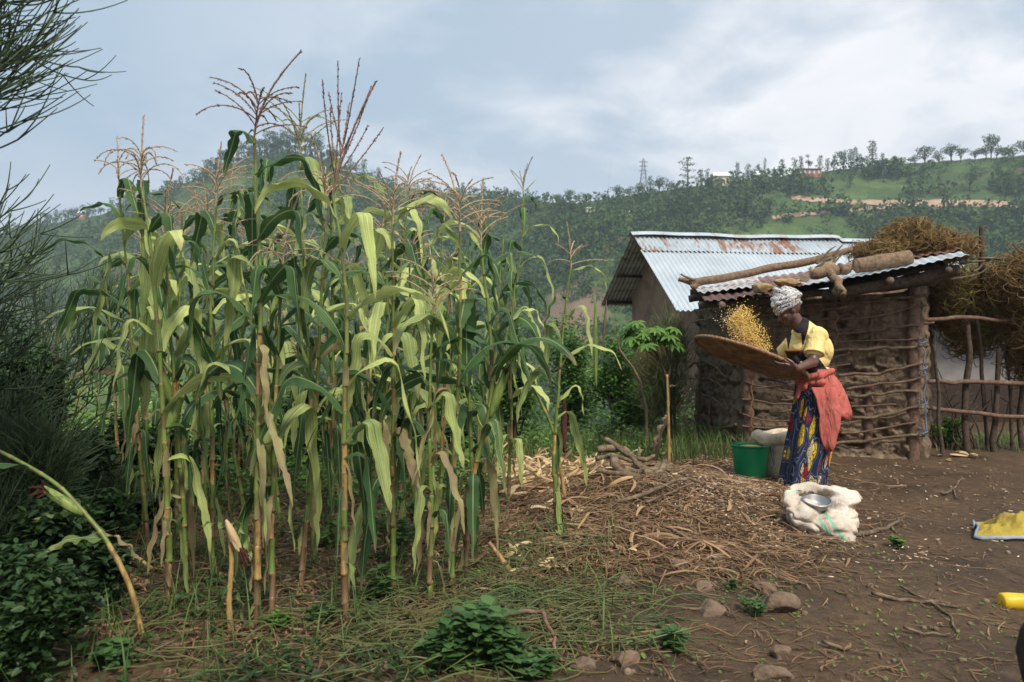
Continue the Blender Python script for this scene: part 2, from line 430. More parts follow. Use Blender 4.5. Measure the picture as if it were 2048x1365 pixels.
def simple(name, c1, c2, scale=8, rough=0.8, bstr=0.4, bdist=0.005, detail=5, stretch=None, spec=0.25, attmix=None, c3=None):
    def f(t):
        p = pos(t)
        if stretch: p = t.vmath('MULTIPLY', p, stretch)
        n = t.noise(p, scale, detail, 0.62)
        c = t.mix(t.ramp(n, [(0.3, 0), (0.7, 1)]), c1, c2)
        if c3: c = t.mix(t.ramp(t.noise(p, scale * 0.35, 4), [(0.52, 0), (0.68, 0.85)]), c, c3)
        if attmix: c = t.mix(att(t)[0], c, attmix)
        return bsdf(t, c, rough, spec, bump=n, bstr=bstr, bdist=bdist)
    MAT[name] = material(name, f); return MAT[name]

def m_maize_leaf(t):
    a = att(t); p = pos(t)
    across = t.math('ABSOLUTE', t.math('SUBTRACT', a[2], 0.5))
    sv = t.comb(t.math('MULTIPLY', a[2], 34), t.math('MULTIPLY', a[1], 1.6), t.math('MULTIPLY', a[0], 91))
    st = t.noise(sv, 1.0, 4, 0.7)
    blot = t.noise(p, 9, 4, 0.6)
    green = t.mix(t.ramp(t.noise(p, 2.5, 3), [(0.3, 0), (0.7, 1)]), (0.022, 0.060, 0.022), (0.068, 0.145, 0.034))
    green = t.mix(t.ramp(st, [(0.35, 0.0), (0.75, 0.35)]), green, (0.12, 0.20, 0.10))
    yel = t.mix(blot, (0.43, 0.53, 0.10), (0.76, 0.80, 0.36))
    f = t.math('MULTIPLY', t.math('SUBTRACT', a[0], 0.38), 2.1)
    f = t.math('ADD', f, t.math('MULTIPLY', t.math('SUBTRACT', st, 0.5), 2.6))
    f = t.math('ADD', f, t.math('MULTIPLY', t.math('SUBTRACT', a[1], 0.5), 0.35), clamp=True)
    f = t.math('MULTIPLY', f, t.ramp(a[0], [(0.15, 0), (0.4, 1)]))
    c = t.mix(f, green, yel)
    c = t.mix(t.ramp(across, [(0.02, 0.75), (0.05, 0.0)]), c, (0.34, 0.42, 0.20))
    # dry brown margins and tip, dead leaves (tint > 0.93) fully straw coloured
    dry = t.math('ADD', t.ramp(a[1], [(0.86, 0), (1.0, 0.75)]), t.ramp(a[0], [(0.90, 0), (0.94, 1)]), clamp=True)
    dryc = t.mix(st, (0.15, 0.10, 0.05), (0.44, 0.36, 0.20))
    c = t.mix(t.math('MULTIPLY', dry, t.ramp(blot, [(0.3, 0.6), (0.55, 1)])), c, dryc)
    return bsdf(t, c, 0.5, 0.22, bump=st, bstr=0.5, bdist=0.005, trans=0.30)
MAT['maize_leaf'] = material('maize_leaf', m_maize_leaf)
def m_stalk(t):
    a = att(t); p = pos(t)
    st = t.noise(t.vmath('MULTIPLY', p, (60, 60, 4)), 1.0, 4, 0.6)
    g = t.mix(st, (0.07, 0.12, 0.025), (0.17, 0.24, 0.05))
    y = t.mix(st, (0.24, 0.14, 0.045), (0.46, 0.32, 0.115))
    br = t.mix(st, (0.09, 0.05, 0.03), (0.24, 0.15, 0.08))
    c = t.mix(t.ramp(a[0], [(0.33, 0), (0.55, 1)]), g, y)
    c = t.mix(t.ramp(a[0], [(0.78, 0), (0.92, 1)]), c, br)
    c = t.mix(t.ramp(t.noise(t.vmath('MULTIPLY', p, (30, 30, 9)), 1.0, 6, 0.7), [(0.46, 0), (0.62, 0.85)]), c, (0.11, 0.065, 0.03))
    return bsdf(t, c, 0.45, 0.4, bump=st, bstr=0.3, bdist=0.002)
MAT['stalk'] = material('maize_stalk', m_stalk)
foliage_mat('tassel_tan', (0.36, 0.26, 0.16), (0.58, 0.46, 0.31), trans=0.15, rough=0.8)
foliage_mat('tassel_purple', (0.15, 0.08, 0.065), (0.33, 0.20, 0.145), trans=0.1, rough=0.8)
foliage_mat('tassel_green', (0.22, 0.24, 0.10), (0.42, 0.36, 0.18), trans=0.15, rough=0.8)
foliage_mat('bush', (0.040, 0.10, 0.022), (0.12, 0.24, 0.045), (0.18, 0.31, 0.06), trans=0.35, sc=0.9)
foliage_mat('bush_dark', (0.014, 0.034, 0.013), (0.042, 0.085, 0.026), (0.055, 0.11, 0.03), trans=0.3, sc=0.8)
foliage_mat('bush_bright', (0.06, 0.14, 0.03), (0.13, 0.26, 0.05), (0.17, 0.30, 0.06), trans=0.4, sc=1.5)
foliage_mat('pencil', (0.028, 0.048, 0.026), (0.055, 0.085, 0.035), trans=0.0, rough=0.55)
foliage_mat('far_leaf', (0.018, 0.048, 0.016), (0.090, 0.150, 0.040), trans=0.15, rough=0.8, spec=0.1)
foliage_mat('far_leaf_light', (0.05, 0.10, 0.03), (0.12, 0.19, 0.055), trans=0.15, rough=0.8, spec=0.1)
foliage_mat('grass', (0.05, 0.10, 0.025), (0.13, 0.21, 0.05), (0.20, 0.21, 0.08), trans=0.3)
foliage_mat('straw', (0.12, 0.07, 0.04), (0.36, 0.23, 0.125), trans=0.1, rough=0.85)
foliage_mat('straw_dark', (0.07, 0.04, 0.022), (0.20, 0.12, 0.06), trans=0.0, rough=0.9)
foliage_mat('chaff', (0.34, 0.21, 0.13), (0.66, 0.52, 0.38), trans=0.1, rough=0.8)
foliage_mat('weed_leaf', (0.028, 0.075, 0.024), (0.09, 0.17, 0.05), trans=0.3)
foliage_mat('husk', (0.40, 0.25, 0.12), (0.72, 0.58, 0.36), (0.58, 0.42, 0.22), trans=0.25, rough=0.7, sc=9)
foliage_mat('cut_twigs', (0.035, 0.055, 0.020), (0.10, 0.13, 0.04), (0.13, 0.10, 0.045), trans=0.0, rough=0.6, sc=2)
foliage_mat('vines', (0.10, 0.065, 0.025), (0.30, 0.20, 0.075), (0.20, 0.12, 0.05), trans=0.05, rough=0.8, sc=3)
foliage_mat('vines_green', (0.09, 0.07, 0.025), (0.26, 0.20, 0.06), (0.15, 0.09, 0.045), trans=0.05, rough=0.8, sc=2)
foliage_mat('field_maize', (0.10, 0.16, 0.05), (0.36, 0.40, 0.19), trans=0.3)
simple('bark', (0.035, 0.024, 0.018), (0.10, 0.07, 0.05), 30, 0.9, 0.7, 0.006)
simple('stick', (0.055, 0.040, 0.025), (0.18, 0.132, 0.084), 40, 0.9, 1.0, 0.006, 7, stretch=(1, 1, 1), c3=(0.23, 0.17, 0.108))
simple('stick_red', (0.07, 0.040, 0.028), (0.19, 0.115, 0.08), 26, 0.8, 0.6, 0.004, c3=(0.21, 0.14, 0.10))
simple('log', (0.10, 0.065, 0.042), (0.27, 0.185, 0.12), 30, 0.9, 1.0, 0.014, 8)
simple('log_end', (0.30, 0.19, 0.10), (0.48, 0.34, 0.2), 30, 0.8, 0.4)
simple('stone', (0.09, 0.06, 0.04), (0.21, 0.145, 0.10), 14, 0.9, 1.0, 0.03, c3=(0.075, 0.05, 0.035))
simple('stone_gold', (0.20, 0.13, 0.06), (0.42, 0.30, 0.16), 14, 0.85, 0.8, 0.01, c3=(0.09, 0.06, 0.04))
simple('mud', (0.085, 0.058, 0.038), (0.24, 0.175, 0.115), 14, 0.95, 0.9, 0.02, 8, c3=(0.10, 0.07, 0.045))
simple('plaster', (0.20, 0.125, 0.082), (0.285, 0.185, 0.125), 5, 0.9, 0.4, 0.008, 7, c3=(0.12, 0.075, 0.052))
simple('grey_wall', (0.16, 0.15, 0.145), (0.26, 0.245, 0.235), 3, 0.9, 0.3, 0.006, 6)
simple('dark_wood', (0.02, 0.015, 0.012), (0.06, 0.042, 0.032), 20, 0.85, 0.6)
simple('skin', (0.075, 0.034, 0.024), (0.115, 0.056, 0.040), 30, 0.38, 0.15, 0.001, spec=0.5)
simple('green_plastic', (0.004, 0.20, 0.075), (0.006, 0.25, 0.10), 5, 0.38, 0.05, spec=0.5, c3=(0.05, 0.16, 0.07))
simple('grain', (0.56, 0.34, 0.07), (0.80, 0.60, 0.22), 90, 0.6, 0.3, 0.003)
foliage_mat('kernel', (0.62, 0.36, 0.05), (0.88, 0.66, 0.24), trans=0.05, rough=0.45)
simple('steel', (0.26, 0.25, 0.25), (0.38, 0.37, 0.36), 30, 0.38, 0.1, spec=0.5)
MAT['steel'].node_tree.nodes['Principled BSDF'].inputs['Metallic'].default_value = 0.7
simple('sack_brown', (0.52, 0.42, 0.30), (0.72, 0.61, 0.46), 60, 0.9, 0.7, 0.004, stretch=(1, 1, 0.6), c3=(0.40, 0.30, 0.21))
simple('wire', (0.15, 0.15, 0.15), (0.25, 0.25, 0.25), 30, 0.5)
simple('yellow_plastic', (0.55, 0.36, 0.02), (0.68, 0.47, 0.03), 6, 0.4, 0.1, c3=(0.36, 0.24, 0.04))
simple('yellow_tarp', (0.25, 0.18, 0.025), (0.42, 0.31, 0.045), 9, 0.7, 0.9, 0.03, 6, c3=(0.17, 0.12, 0.04))
simple('blue_grey_cloth', (0.16, 0.19, 0.23), (0.27, 0.31, 0.36), 9, 0.7, 0.3)
simple('blue_cord', (0.07, 0.12, 0.19), (0.15, 0.22, 0.30), 40, 0.7)
simple('pylon', (0.22, 0.24, 0.26), (0.30, 0.32, 0.34), 3, 0.6)
simple('wall_yellow', (0.55, 0.47, 0.30), (0.64, 0.56, 0.37), 0.6, 0.9)
simple('wall_red', (0.30, 0.12, 0.09), (0.38, 0.17, 0.12), 0.6, 0.9)
simple('far_roof', (0.50, 0.53, 0.55), (0.66, 0.69, 0.71), 0.8, 0.5)
simple('far_window', (0.5, 0.5, 0.5), (0.6, 0.6, 0.6), 1, 0.3)
simple('far_dark', (0.04, 0.04, 0.04), (0.06, 0.06, 0.06), 1, 0.6)
simple('road_earth', (0.30, 0.185, 0.125), (0.46, 0.31, 0.225), 0.35, 0.95, 0.3, 0.2, c3=(0.16, 0.14, 0.07))
simple('silk', (0.05, 0.015, 0.012), (0.12, 0.04, 0.03), 60, 0.9)
def m_husk_green(t):
    p = pos(t); st = t.noise(t.vmath('MULTIPLY', p, (50, 50, 6)), 1.2, 4)
    return bsdf(t, t.mix(t.ramp(st, [(0.3, 0), (0.7, 1)]), (0.08, 0.14, 0.03), (0.27, 0.33, 0.09)), 0.5, 0.35, bump=st, bstr=0.3, bdist=0.002, trans=0.15)
MAT['ear_green'] = material('ear_green', m_husk_green)

def m_soil(t):
    p = pos(t)
    n = t.noise(p, 1.3, 6, 0.6); f = t.noise(p, 22, 8, 0.7); g = t.noise(p, 6, 5, 0.6)
    c = t.mix(t.ramp(n, [(0.35, 0), (0.68, 1)]), (0.046, 0.029, 0.016), (0.122, 0.077, 0.041))
    c = t.mix(t.ramp(f, [(0.35, 0.75), (0.55, 0)]), c, (0.038, 0.024, 0.016))
    c = t.mix(t.ramp(g, [(0.58, 0), (0.75, 0.5)]), c, (0.19, 0.12, 0.072))
    # small bleached crumbs and chips in the soil
    v = t.n('ShaderNodeTexVoronoi', i={'Vector': p, 'Scale': 42.0, 'Randomness': 1.0})
    vv = t.n('ShaderNodeSeparateColor', i={0: v.outputs['Color']}).outputs[0]
    chip = t.math('MULTIPLY', t.ramp(v.outputs['Distance'], [(0.10, 1), (0.16, 0)]), t.ramp(vv, [(0.80, 0), (0.84, 1)]))
    c = t.mix(t.math('MULTIPLY', chip, 0.7), c, (0.26, 0.19, 0.13))
    h = t.math('ADD', t.math('MULTIPLY', f, 0.5), t.math('MULTIPLY', t.noise(p, 70, 5, 0.7), 0.35))
    h = t.math('ADD', h, t.math('MULTIPLY', g, 0.8))
    # green and litter cover further back, where the ground carries growth
    return bsdf(t, c, t.ramp(n, [(0.3, 0.62), (0.6, 0.95)]), 0.25, bump=h, bstr=0.9, bdist=0.03)
MAT['soil'] = material('soil', m_soil)

def m_hill(t):
    p = pos(t); x, y, z = t.sep(p)
    q = t.comb(x, t.math('MULTIPLY', y, 0.55), t.math('MULTIPLY', z, 2.2))
    dq = t.vmath('ADD', q, t.comb(t.math('MULTIPLY', t.noise(p, 0.02, 3), 22), t.math('MULTIPLY', t.noise(t.vmath('ADD', p, (50, 9, 3)), 0.03, 3), 18), 0))
    v = t.n('ShaderNodeTexVoronoi', i={'Vector': dq, 'Scale': 0.05}); vc = t.n('ShaderNodeSeparateColor', i={0: v.outputs['Color']}).outputs
    base = t.ramp(vc[0], [(0.0, (0.045, 0.080, 0.028)), (0.25, (0.075, 0.125, 0.034)), (0.45, (0.062, 0.098, 0.034)), (0.60, (0.115, 0.175, 0.045)), (0.74, (0.17, 0.12, 0.08)), (0.80, (0.075, 0.115, 0.038)), (0.93, (0.20, 0.135, 0.095))], 'CONSTANT')
    n = t.noise(p, 0.22, 6, 0.65)
    c = t.mix(t.ramp(n, [(0.40, 0.8), (0.60, 0)]), base, (0.045, 0.080, 0.028))
    c = t.mix(t.ramp(t.noise(p, 0.55, 5, 0.7), [(0.45, 0), (0.7, 0.7)]), c, (0.10, 0.13, 0.05))
    wv = t.math('FRACT', t.math('ADD', t.math('MULTIPLY', z, 0.42), t.math('MULTIPLY', t.noise(p, 0.035, 3), 3.0)))
    c = t.mix(t.math('MULTIPLY', t.ramp(wv, [(0.0, 1), (0.16, 0.0), (0.9, 0), (1, 1)]), 0.45), c, (0.035, 0.058, 0.024))
    n3 = t.noise(p, 0.012, 4, 0.6)
    c = t.mix(t.math('MULTIPLY', t.ramp(n3, [(0.50, 0), (0.62, 1)]), 0.45), c, (0.10, 0.165, 0.045))
    c = t.mix(t.math('MULTIPLY', t.ramp(t.noise(t.vmath('ADD', p, (9, 33, 2)), 0.028, 5, 0.6), [(0.63, 0), (0.70, 1)]), 0.6), c, (0.19, 0.125, 0.085))
    pb = hit(1150, 636, ymin=140); dd = t.n('ShaderNodeVectorMath', operation='LENGTH', i={0: t.vmath('MULTIPLY', t.vmath('SUBTRACT', p, tuple(pb)), (0.075, 0.035, 0.0))}).outputs['Value']
    dd = t.math('ADD', dd, t.math('MULTIPLY', t.math('SUBTRACT', t.noise(p, 0.09, 5), 0.5), 1.6))
    c = t.mix(t.math('MULTIPLY', t.ramp(dd, [(0.55, 1), (0.9, 0)]), 0.85), c, (0.23, 0.15, 0.11))
    return bsdf(t, c, 0.95, 0.1, bump=t.noise(p, 0.9, 5, 0.7), bstr=0.8, bdist=1.2)
MAT['hill'] = material('hillside', m_hill)

def m_tin(t, rustband=True, lo=(0.33, 0.38, 0.41), hi=(0.48, 0.53, 0.56)):
    a = att(t); p = pos(t)
    n = t.noise(p, 1.2, 5, 0.6); f = t.noise(t.vmath('MULTIPLY', p, (14, 1.2, 1.2)), 1.0, 4, 0.6)
    c = t.mix(t.ramp(n, [(0.3, 0), (0.7, 1)]), lo, hi)
    c = t.mix(t.ramp(f, [(0.55, 0), (0.75, 0.35)]), c, (0.33, 0.30, 0.27))
    rn = t.math('ADD', t.noise(t.vmath('MULTIPLY', p, (1.7, 0.6, 0.8)), 1.3, 5, 0.65, 0.4), t.math('MULTIPLY', t.noise(t.vmath('MULTIPLY', p, (22, 2, 3)), 1.0, 3), 0.22))
    rust = t.math('MULTIPLY', t.ramp(rn, [(0.635, 0), (0.71, 1)]), a[0])
    rc = t.mix(t.noise(p, 9, 4), (0.12, 0.048, 0.028), (0.36, 0.175, 0.09))
    c = t.mix(t.math('MULTIPLY', rust, 0.92), c, rc)
    return bsdf(t, c, 0.5, 0.4, metal=0.25)
MAT['tin'] = material('tin', m_tin)
def m_tin_rust(t):
    a = att(t); p = pos(t)
    n = t.noise(t.vmath('MULTIPLY', p, (1.6, 5, 5)), 1.6, 6, 0.65, 0.3)
    c = t.ramp(t.math('ADD', n, t.math('MULTIPLY', t.math('SUBTRACT', a[0], 0.5), 0.7)), [(0.28, (0.48, 0.50, 0.51)), (0.42, (0.36, 0.33, 0.31)), (0.5, (0.26, 0.15, 0.10)), (0.62, (0.16, 0.075, 0.05)), (0.75, (0.10, 0.05, 0.042))])
    return bsdf(t, c, 0.62, 0.3, bump=n, bstr=0.2, bdist=0.004, metal=0.1)
MAT['tin_rust'] = material('tin_rust', m_tin_rust)

def m_basket(t):
    p = pos(t); x, y, z = t.sep(p)
    rr = t.n('ShaderNodeVectorMath', operation='LENGTH', i={0: p}).outputs['Value']
    w1 = t.math('SINE', t.math('MULTIPLY', rr, 420.0)); th = t.math('ARCTAN2', y, x)
    w2 = t.math('SINE', t.math('MULTIPLY', th, 60.0)); wv = t.math('MULTIPLY', w1, w2)
    c = t.mix(t.math('ADD', t.math('MULTIPLY', wv, 0.25), t.ramp(t.noise(p, 11, 6, 0.7), [(0.35, 0), (0.65, 1)]), clamp=True), (0.06, 0.028, 0.014), (0.26, 0.14, 0.065))
    return bsdf(t, c, 0.65, 0.3, bump=wv, bstr=0.5, bdist=0.004)
MAT['basket'] = material('basket', m_basket)
simple('basket_rim', (0.12, 0.055, 0.028), (0.34, 0.20, 0.11), 40, 0.6, 0.5)

def m_shirt(t):
    a = att(t); p = pos(t); n = t.noise(p, 60, 3)
    c = t.mix(t.noise(p, 12, 3), (0.62, 0.47, 0.17), (0.74, 0.60, 0.26))
    c = t.mix(t.ramp(a[0], [(0.48, 0), (0.52, 1)]), c, (0.022, 0.018, 0.019))
    c = t.mix(t.ramp(a[1], [(0.48, 0), (0.52, 1)]), c, (0.36, 0.04, 0.05))
    fold = t.noise(t.vmath('MULTIPLY', p, (1, 1, 0.6)), 13, 3, 0.5, 1.2)
    return bsdf(t, c, 0.9, 0.15, bump=fold, bstr=0.7, bdist=0.03)
MAT['shirt'] = material('shirt', m_shirt)
def m_cardigan(t):
    p = pos(t)
    c = t.mix(t.noise(p, 10, 4), (0.36, 0.082, 0.066), (0.50, 0.150, 0.120))
    c = t.mix(t.ramp(t.noise(p, 5, 4), [(0.62, 0), (0.75, 0.5)]), c, (0.55, 0.30, 0.26))
    fold = t.noise(t.vmath('MULTIPLY', p, (1.6, 1.6, 0.45)), 10, 3, 0.5, 0.8)
    return bsdf(t, c, 0.95, 0.1, bump=fold, bstr=0.9, bdist=0.05)
MAT['cardigan'] = material('cardigan', m_cardigan)
def m_skirt(t):
    a = att(t)
    uv = t.comb(t.math('MULTIPLY', a[2], 9.5), t.math('MULTIPLY', a[1], 5.0), 0)
    uvd = t.vmath('ADD', uv, t.comb(t.math('MULTIPLY', t.noise(uv, 0.8, 2), 1.1), t.math('MULTIPLY', t.noise(t.vmath('ADD', uv, (4, 4, 4)), 0.8, 2), 1.1), 0))
    big = t.n('ShaderNodeTexVoronoi', i={'Vector': uvd, 'Scale': 1.05}); bc = t.n('ShaderNodeSeparateColor', i={0: big.outputs['Color']}).outputs
    small = t.n('ShaderNodeTexVoronoi', feature='DISTANCE_TO_EDGE', i={'Vector': uvd, 'Scale': 6.5}).outputs[0]
    ring = t.math('SINE', t.math('MULTIPLY', big.outputs['Distance'], 26))
    line = t.ramp(small, [(0.05, 0), (0.10, 1)])
    yel = t.mix(line, (0.10, 0.06, 0.02), (0.68, 0.46, 0.04))
    crm = t.mix(line, (0.03, 0.03, 0.06), (0.62, 0.48, 0.25))
    red = t.mix(line, (0.02, 0.015, 0.03), (0.36, 0.015, 0.03))
    blob_ = t.ramp(big.outputs['Distance'], [(0.40, 1), (0.45, 0)])
    kind = t.mix(t.ramp(bc[0], [(0.42, 0), (0.43, 1)]), yel, red)
    kind = t.mix(t.ramp(bc[0], [(0.74, 0), (0.75, 1)]), kind, crm)
    navy = t.mix(t.ramp(ring, [(0.88, 0), (0.96, 1)]), (0.018, 0.024, 0.055), (0.18, 0.19, 0.24))
    c = t.mix(blob_, navy, kind)
    return bsdf(t, c, 0.8, 0.2)
MAT['skirt'] = material('skirt', m_skirt)
def m_wrap(t):
    p = pos(t)
    n = t.noise(t.vmath('MULTIPLY', p, (1, 1, 2.4)), 34, 3, 0.6, 2.2)
    v = t.n('ShaderNodeTexWave', i={'Vector': p, 'Scale': 16.0, 'Distortion': 14.0, 'Detail': 3.0}).outputs[0] if False else t.noise(p, 70, 2)
    c = t.ramp(t.math('ADD', t.math('MULTIPLY', n, 0.75), t.math('MULTIPLY', v, 0.25)), [(0.44, (0.045, 0.04, 0.05)), (0.52, (0.60, 0.58, 0.57))])
    return bsdf(t, c, 0.85, 0.15, bump=n, bstr=0.4, bdist=0.008)
MAT['wrap'] = material('wrap', m_wrap)
def m_sack_white(t):
    a = att(t); p = pos(t)
    n = t.noise(p, 7, 5); wv = t.noise(t.vmath('MULTIPLY', p, (1, 1, 1)), 120, 2)
    c = t.mix(t.ramp(n, [(0.35, 0), (0.7, 1)]), (0.60, 0.53, 0.45), (0.36, 0.28, 0.21))
    s = t.math('FRACT', t.math('MULTIPLY', a[0], 7.0)); band = t.math('MULTIPLY', t.ramp(a[0], [(0.40, 0), (0.41, 1), (0.62, 1), (0.63, 0)]), t.ramp(s, [(0.30, 1), (0.38, 0)]))
    c = t.mix(t.math('MULTIPLY', band, 0.75), c, (0.12, 0.50, 0.30))
    b2 = t.ramp(a[1], [(0.90, 0), (0.94, 0.7)])
    c = t.mix(b2, c, (0.25, 0.50, 0.33))
    fold = t.noise(p, 9, 4, 0.55, 0.8)
    return bsdf(t, c, 0.8, 0.25, bump=t.math('ADD', fold, t.math('MULTIPLY', wv, 0.06)), bstr=0.8, bdist=0.03)
MAT['sack_white'] = material('sack_white', m_sack_white)

# ------------------------------------------------------------------ ground sheet
xs = np.concatenate([np.arange(-26, -7, 0.35), np.arange(-7, 8, 0.045), np.arange(8, 26.2, 0.35)])
ys = np.concatenate([np.arange(-8, 0.8, 0.3), np.arange(0.8, 9.5, 0.04), np.arange(9.5, 34, 0.2)])
X, Y = np.meshgrid(xs, ys)
def detail(X, Y):
    d = 0.020 * (fbm2(X, Y, 5, 4, 31) - 0.5) + 0.034 * (fbm2(X, Y, 2.0, 3, 41) - 0.5)
    c = fbm2(X, Y, 15, 3, 51); d = d + 0.018 * np.clip(c - 0.52, 0, 1) * 2
    return d
def GD(x, y):
    x = np.asarray(x, float); y = np.asarray(y, float); return G(x, y) + detail(x, y)
Z = GD(X, Y)
def grid_mesh(X, Y, Z, mb=None, att=(0.5, 0.5, 0.5)):
    r, c = X.shape; idx = np.arange(r * c).reshape(r, c)
    q = np.stack([idx[:-1, :-1], idx[:-1, 1:], idx[1:, 1:], idx[1:, :-1]], -1).reshape(-1, 4)
    mb = mb or MB(); mb.add(np.stack([X, Y, Z], -1).reshape(-1, 3), q, att if np.ndim(att) == 1 else att.reshape(-1, 3)); return mb
obj('ground', grid_mesh(X, Y, Z), MAT['soil'], kind='structure')

# ------------------------------------------------------------------ hills and valley
yy = np.concatenate([np.arange(31, 60, 3), np.arange(60, 140, 5), np.arange(140, 540, 2.0), np.arange(540, 900, 20)])
pp = np.concatenate([np.arange(-2400, -100, 60), np.arange(-100, 2150, 7), np.arange(2150, 4600, 60)])
PX, YY = np.meshgrid(pp, yy); XX = (PX - CX) / FPX * YY
ZZ = G(XX, YY) - 0.25 * (YY < 35)
obj('hills', grid_mesh(XX, YY, ZZ), MAT['hill'], kind='structure')

# dirt roads cut along the right-hand hillside, following the slope
def road(name, pts, width, label=None):
    pts = np.array(pts, float); P = spline(pts, 10); L = []
    for (px, py) in P: L.append(tuple(hit(px, py, ymin=140)))
    L = np.array(L); k = np.ones(9) / 9
    for a in range(3):
        e = np.concatenate([np.repeat(L[:1, a], 4), L[:, a], np.repeat(L[-1:, a], 4)]); L[:, a] = np.convolve(e, k, 'valid')
    L = L[np.concatenate([[True], np.linalg.norm(np.diff(L, axis=0), axis=1) > 0.3])]
    wn = width * (0.35 + 1.3 * fbm(np.stack([np.arange(len(L)) * 0.35, np.zeros(len(L)), np.ones(len(L))], 1), 3, 3))
    rows = []
    for s in np.linspace(-1, 1, 5):
        x = L[:, 0]; y = L[:, 1] + s * wn * 1.0
        rows.append(np.stack([x, y, G(x, y) + 0.25 + 0.3 * (s > 0)], -1))
    m = MB(); loft(m, np.array(rows), close=False, cap=False)
    obj(name, m, MAT['road_earth'], kind='structure')
road('road', [(1578, 397), (1620, 402), (1680, 405), (1740, 408), (1800, 410), (1870, 410), (1940, 409), (2060, 417), (2200, 425)], 2.0)
road('track', [(1540, 440), (1600, 432), (1670, 426), (1740, 420), (1800, 414)], 1.1)
road('path', [(1430, 388), (1470, 393), (1520, 396)], 1.1)

# ------------------------------------------------------------------ far trees
def crown_tpl(seed, lobes, n, size, mat, flat=1.0):
    g = np.random.default_rng(seed); m = MB()
    per = n // len(lobes)
    for (cx_, cy_, cz_, rx, ry, rz_) in lobes:
        v = g.normal(size=(per, 3)); v /= np.linalg.norm(v, axis=1, keepdims=True)
        rr = g.uniform(0.35, 1, per) ** 0.5
        bump = 0.75 + 0.5 * vnoise(v * 2.2 + seed, seed)
        p = np.array([cx_, cy_, cz_]) + v * (rr * bump)[:, None] * np.array([rx, ry, rz_])
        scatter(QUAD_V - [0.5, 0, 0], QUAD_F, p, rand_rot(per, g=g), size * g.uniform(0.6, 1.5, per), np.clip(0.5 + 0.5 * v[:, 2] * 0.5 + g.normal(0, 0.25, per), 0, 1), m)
    return m
def far_tree(kind, seed):
    g = np.random.default_rng(seed * 13 + 5)
    tr = MB(); lob = []
    if kind == 'eucalyptus':
        P = [(0, 0, -0.03), (0.01, 0, 0.35), (-0.01, 0.01, 0.7), (0, 0, 0.93)]; tube(tr, P, [0.016, 0.013, 0.009, 0.004], 5)
        for k in range(7):
            h = g.uniform(0.48, 0.95); a = g.uniform(0, 6.28); r = g.uniform(0.03, 0.13); c = (r * cos(a), r * sin(a), h)
            tube(tr, [(0, 0, h - 0.12), c], [0.006, 0.003], 4); lob.append((*c, 0.10, 0.10, 0.075))
        n, s = 330, 0.045
    elif kind == 'round':
        tube(tr, [(0, 0, -0.05), (0.02, 0, 0.2), (0, 0.01, 0.5)], [0.035, 0.028, 0.015], 6)
        for k in range(9):
            a = g.uniform(0, 6.28); r = g.uniform(0.1, 0.42); c = (r * cos(a), r * sin(a), g.uniform(0.45, 0.82))
            tube(tr, [(0.01, 0, 0.22), (c[0] * .6, c[1] * .6, c[2] * .8), c], [0.018, 0.01, 0.004], 4); lob.append((*c, 0.22, 0.22, 0.15))
        n, s = 560, 0.065
    elif kind == 'tall':
        tube(tr, [(0, 0, -0.04), (0.015, 0, 0.4), (0, 0, 0.85)], [0.024, 0.016, 0.006], 6)
        for k in range(11):
            h = 0.22 + 0.72 * k / 10; a = k * 2.4; r = g.uniform(0.02, 0.17) * (1.1 - 0.6 * h); c = (r * cos(a), r * sin(a), h)
            tube(tr, [(0, 0, h - 0.08), c], [0.008, 0.003], 4); lob.append((*c, 0.15 * (1.15 - 0.5 * h), 0.15 * (1.15 - 0.5 * h), 0.085))
        n, s = 460, 0.05
    elif kind == 'layered':
        tube(tr, [(0, 0, -0.04), (0.01, 0, 0.4), (0, 0, 0.93)], [0.024, 0.018, 0.005], 6)
        for k in range(12):
            h = 0.25 + 0.7 * k / 11; a = k * 2.1; r = g.uniform(0.12, 0.30) * (1.15 - 0.85 * h); c = (r * cos(a), r * sin(a), h)
            tube(tr, [(0, 0, h - 0.06), c], [0.009, 0.003], 4); lob.append((*c, 0.13, 0.13, 0.035))
        lob.append((0, 0, .95, .04, .04, .06)); n, s = 430, 0.04
    else:   # bush
        tube(tr, [(0, 0, -0.05), (0.0, 0, 0.3)], [0.03, 0.02], 5)
        for k in range(6):
            a = g.uniform(0, 6.28); r = g.uniform(0.1, 0.4); lob.append((r * cos(a), r * sin(a), g.uniform(0.3, 0.65), 0.3, 0.3, 0.25))
        n, s = 330, 0.09
    cr = crown_tpl(seed, lob, n, s, None)
    return tr.mesh('trunk'), cr.mesh('crown', False)
TPL = {}
for kind, nn in (('eucalyptus', 3), ('round', 3), ('tall', 3), ('layered', 1), ('bush', 2)):
    for k in range(nn):
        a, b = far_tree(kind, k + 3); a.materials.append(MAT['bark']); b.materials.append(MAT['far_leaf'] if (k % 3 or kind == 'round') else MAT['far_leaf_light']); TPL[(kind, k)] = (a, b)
ORD = ['first', 'second', 'third', 'fourth', 'fifth', 'sixth', 'seventh', 'eighth', 'ninth', 'tenth', 'eleventh', 'twelfth', 'thirteenth', 'fourteenth', 'fifteenth', 'sixteenth', 'seventeenth', 'eighteenth', 'nineteenth']
TENS = {2: 'twenty', 3: 'thirty', 4: 'forty', 5: 'fifty', 6: 'sixty', 7: 'seventy', 8: 'eighty', 9: 'ninety'}
TENTH = {2: 'twentieth', 3: 'thirtieth', 4: 'fortieth', 5: 'fiftieth', 6: 'sixtieth', 7: 'seventieth', 8: 'eightieth', 9: 'ninetieth'}
def ordinal(n):
    if n < 20: return ORD[n - 1]
    return TENTH[n // 10] if n % 10 == 0 else TENS[n // 10] + '-' + ORD[n % 10 - 1]
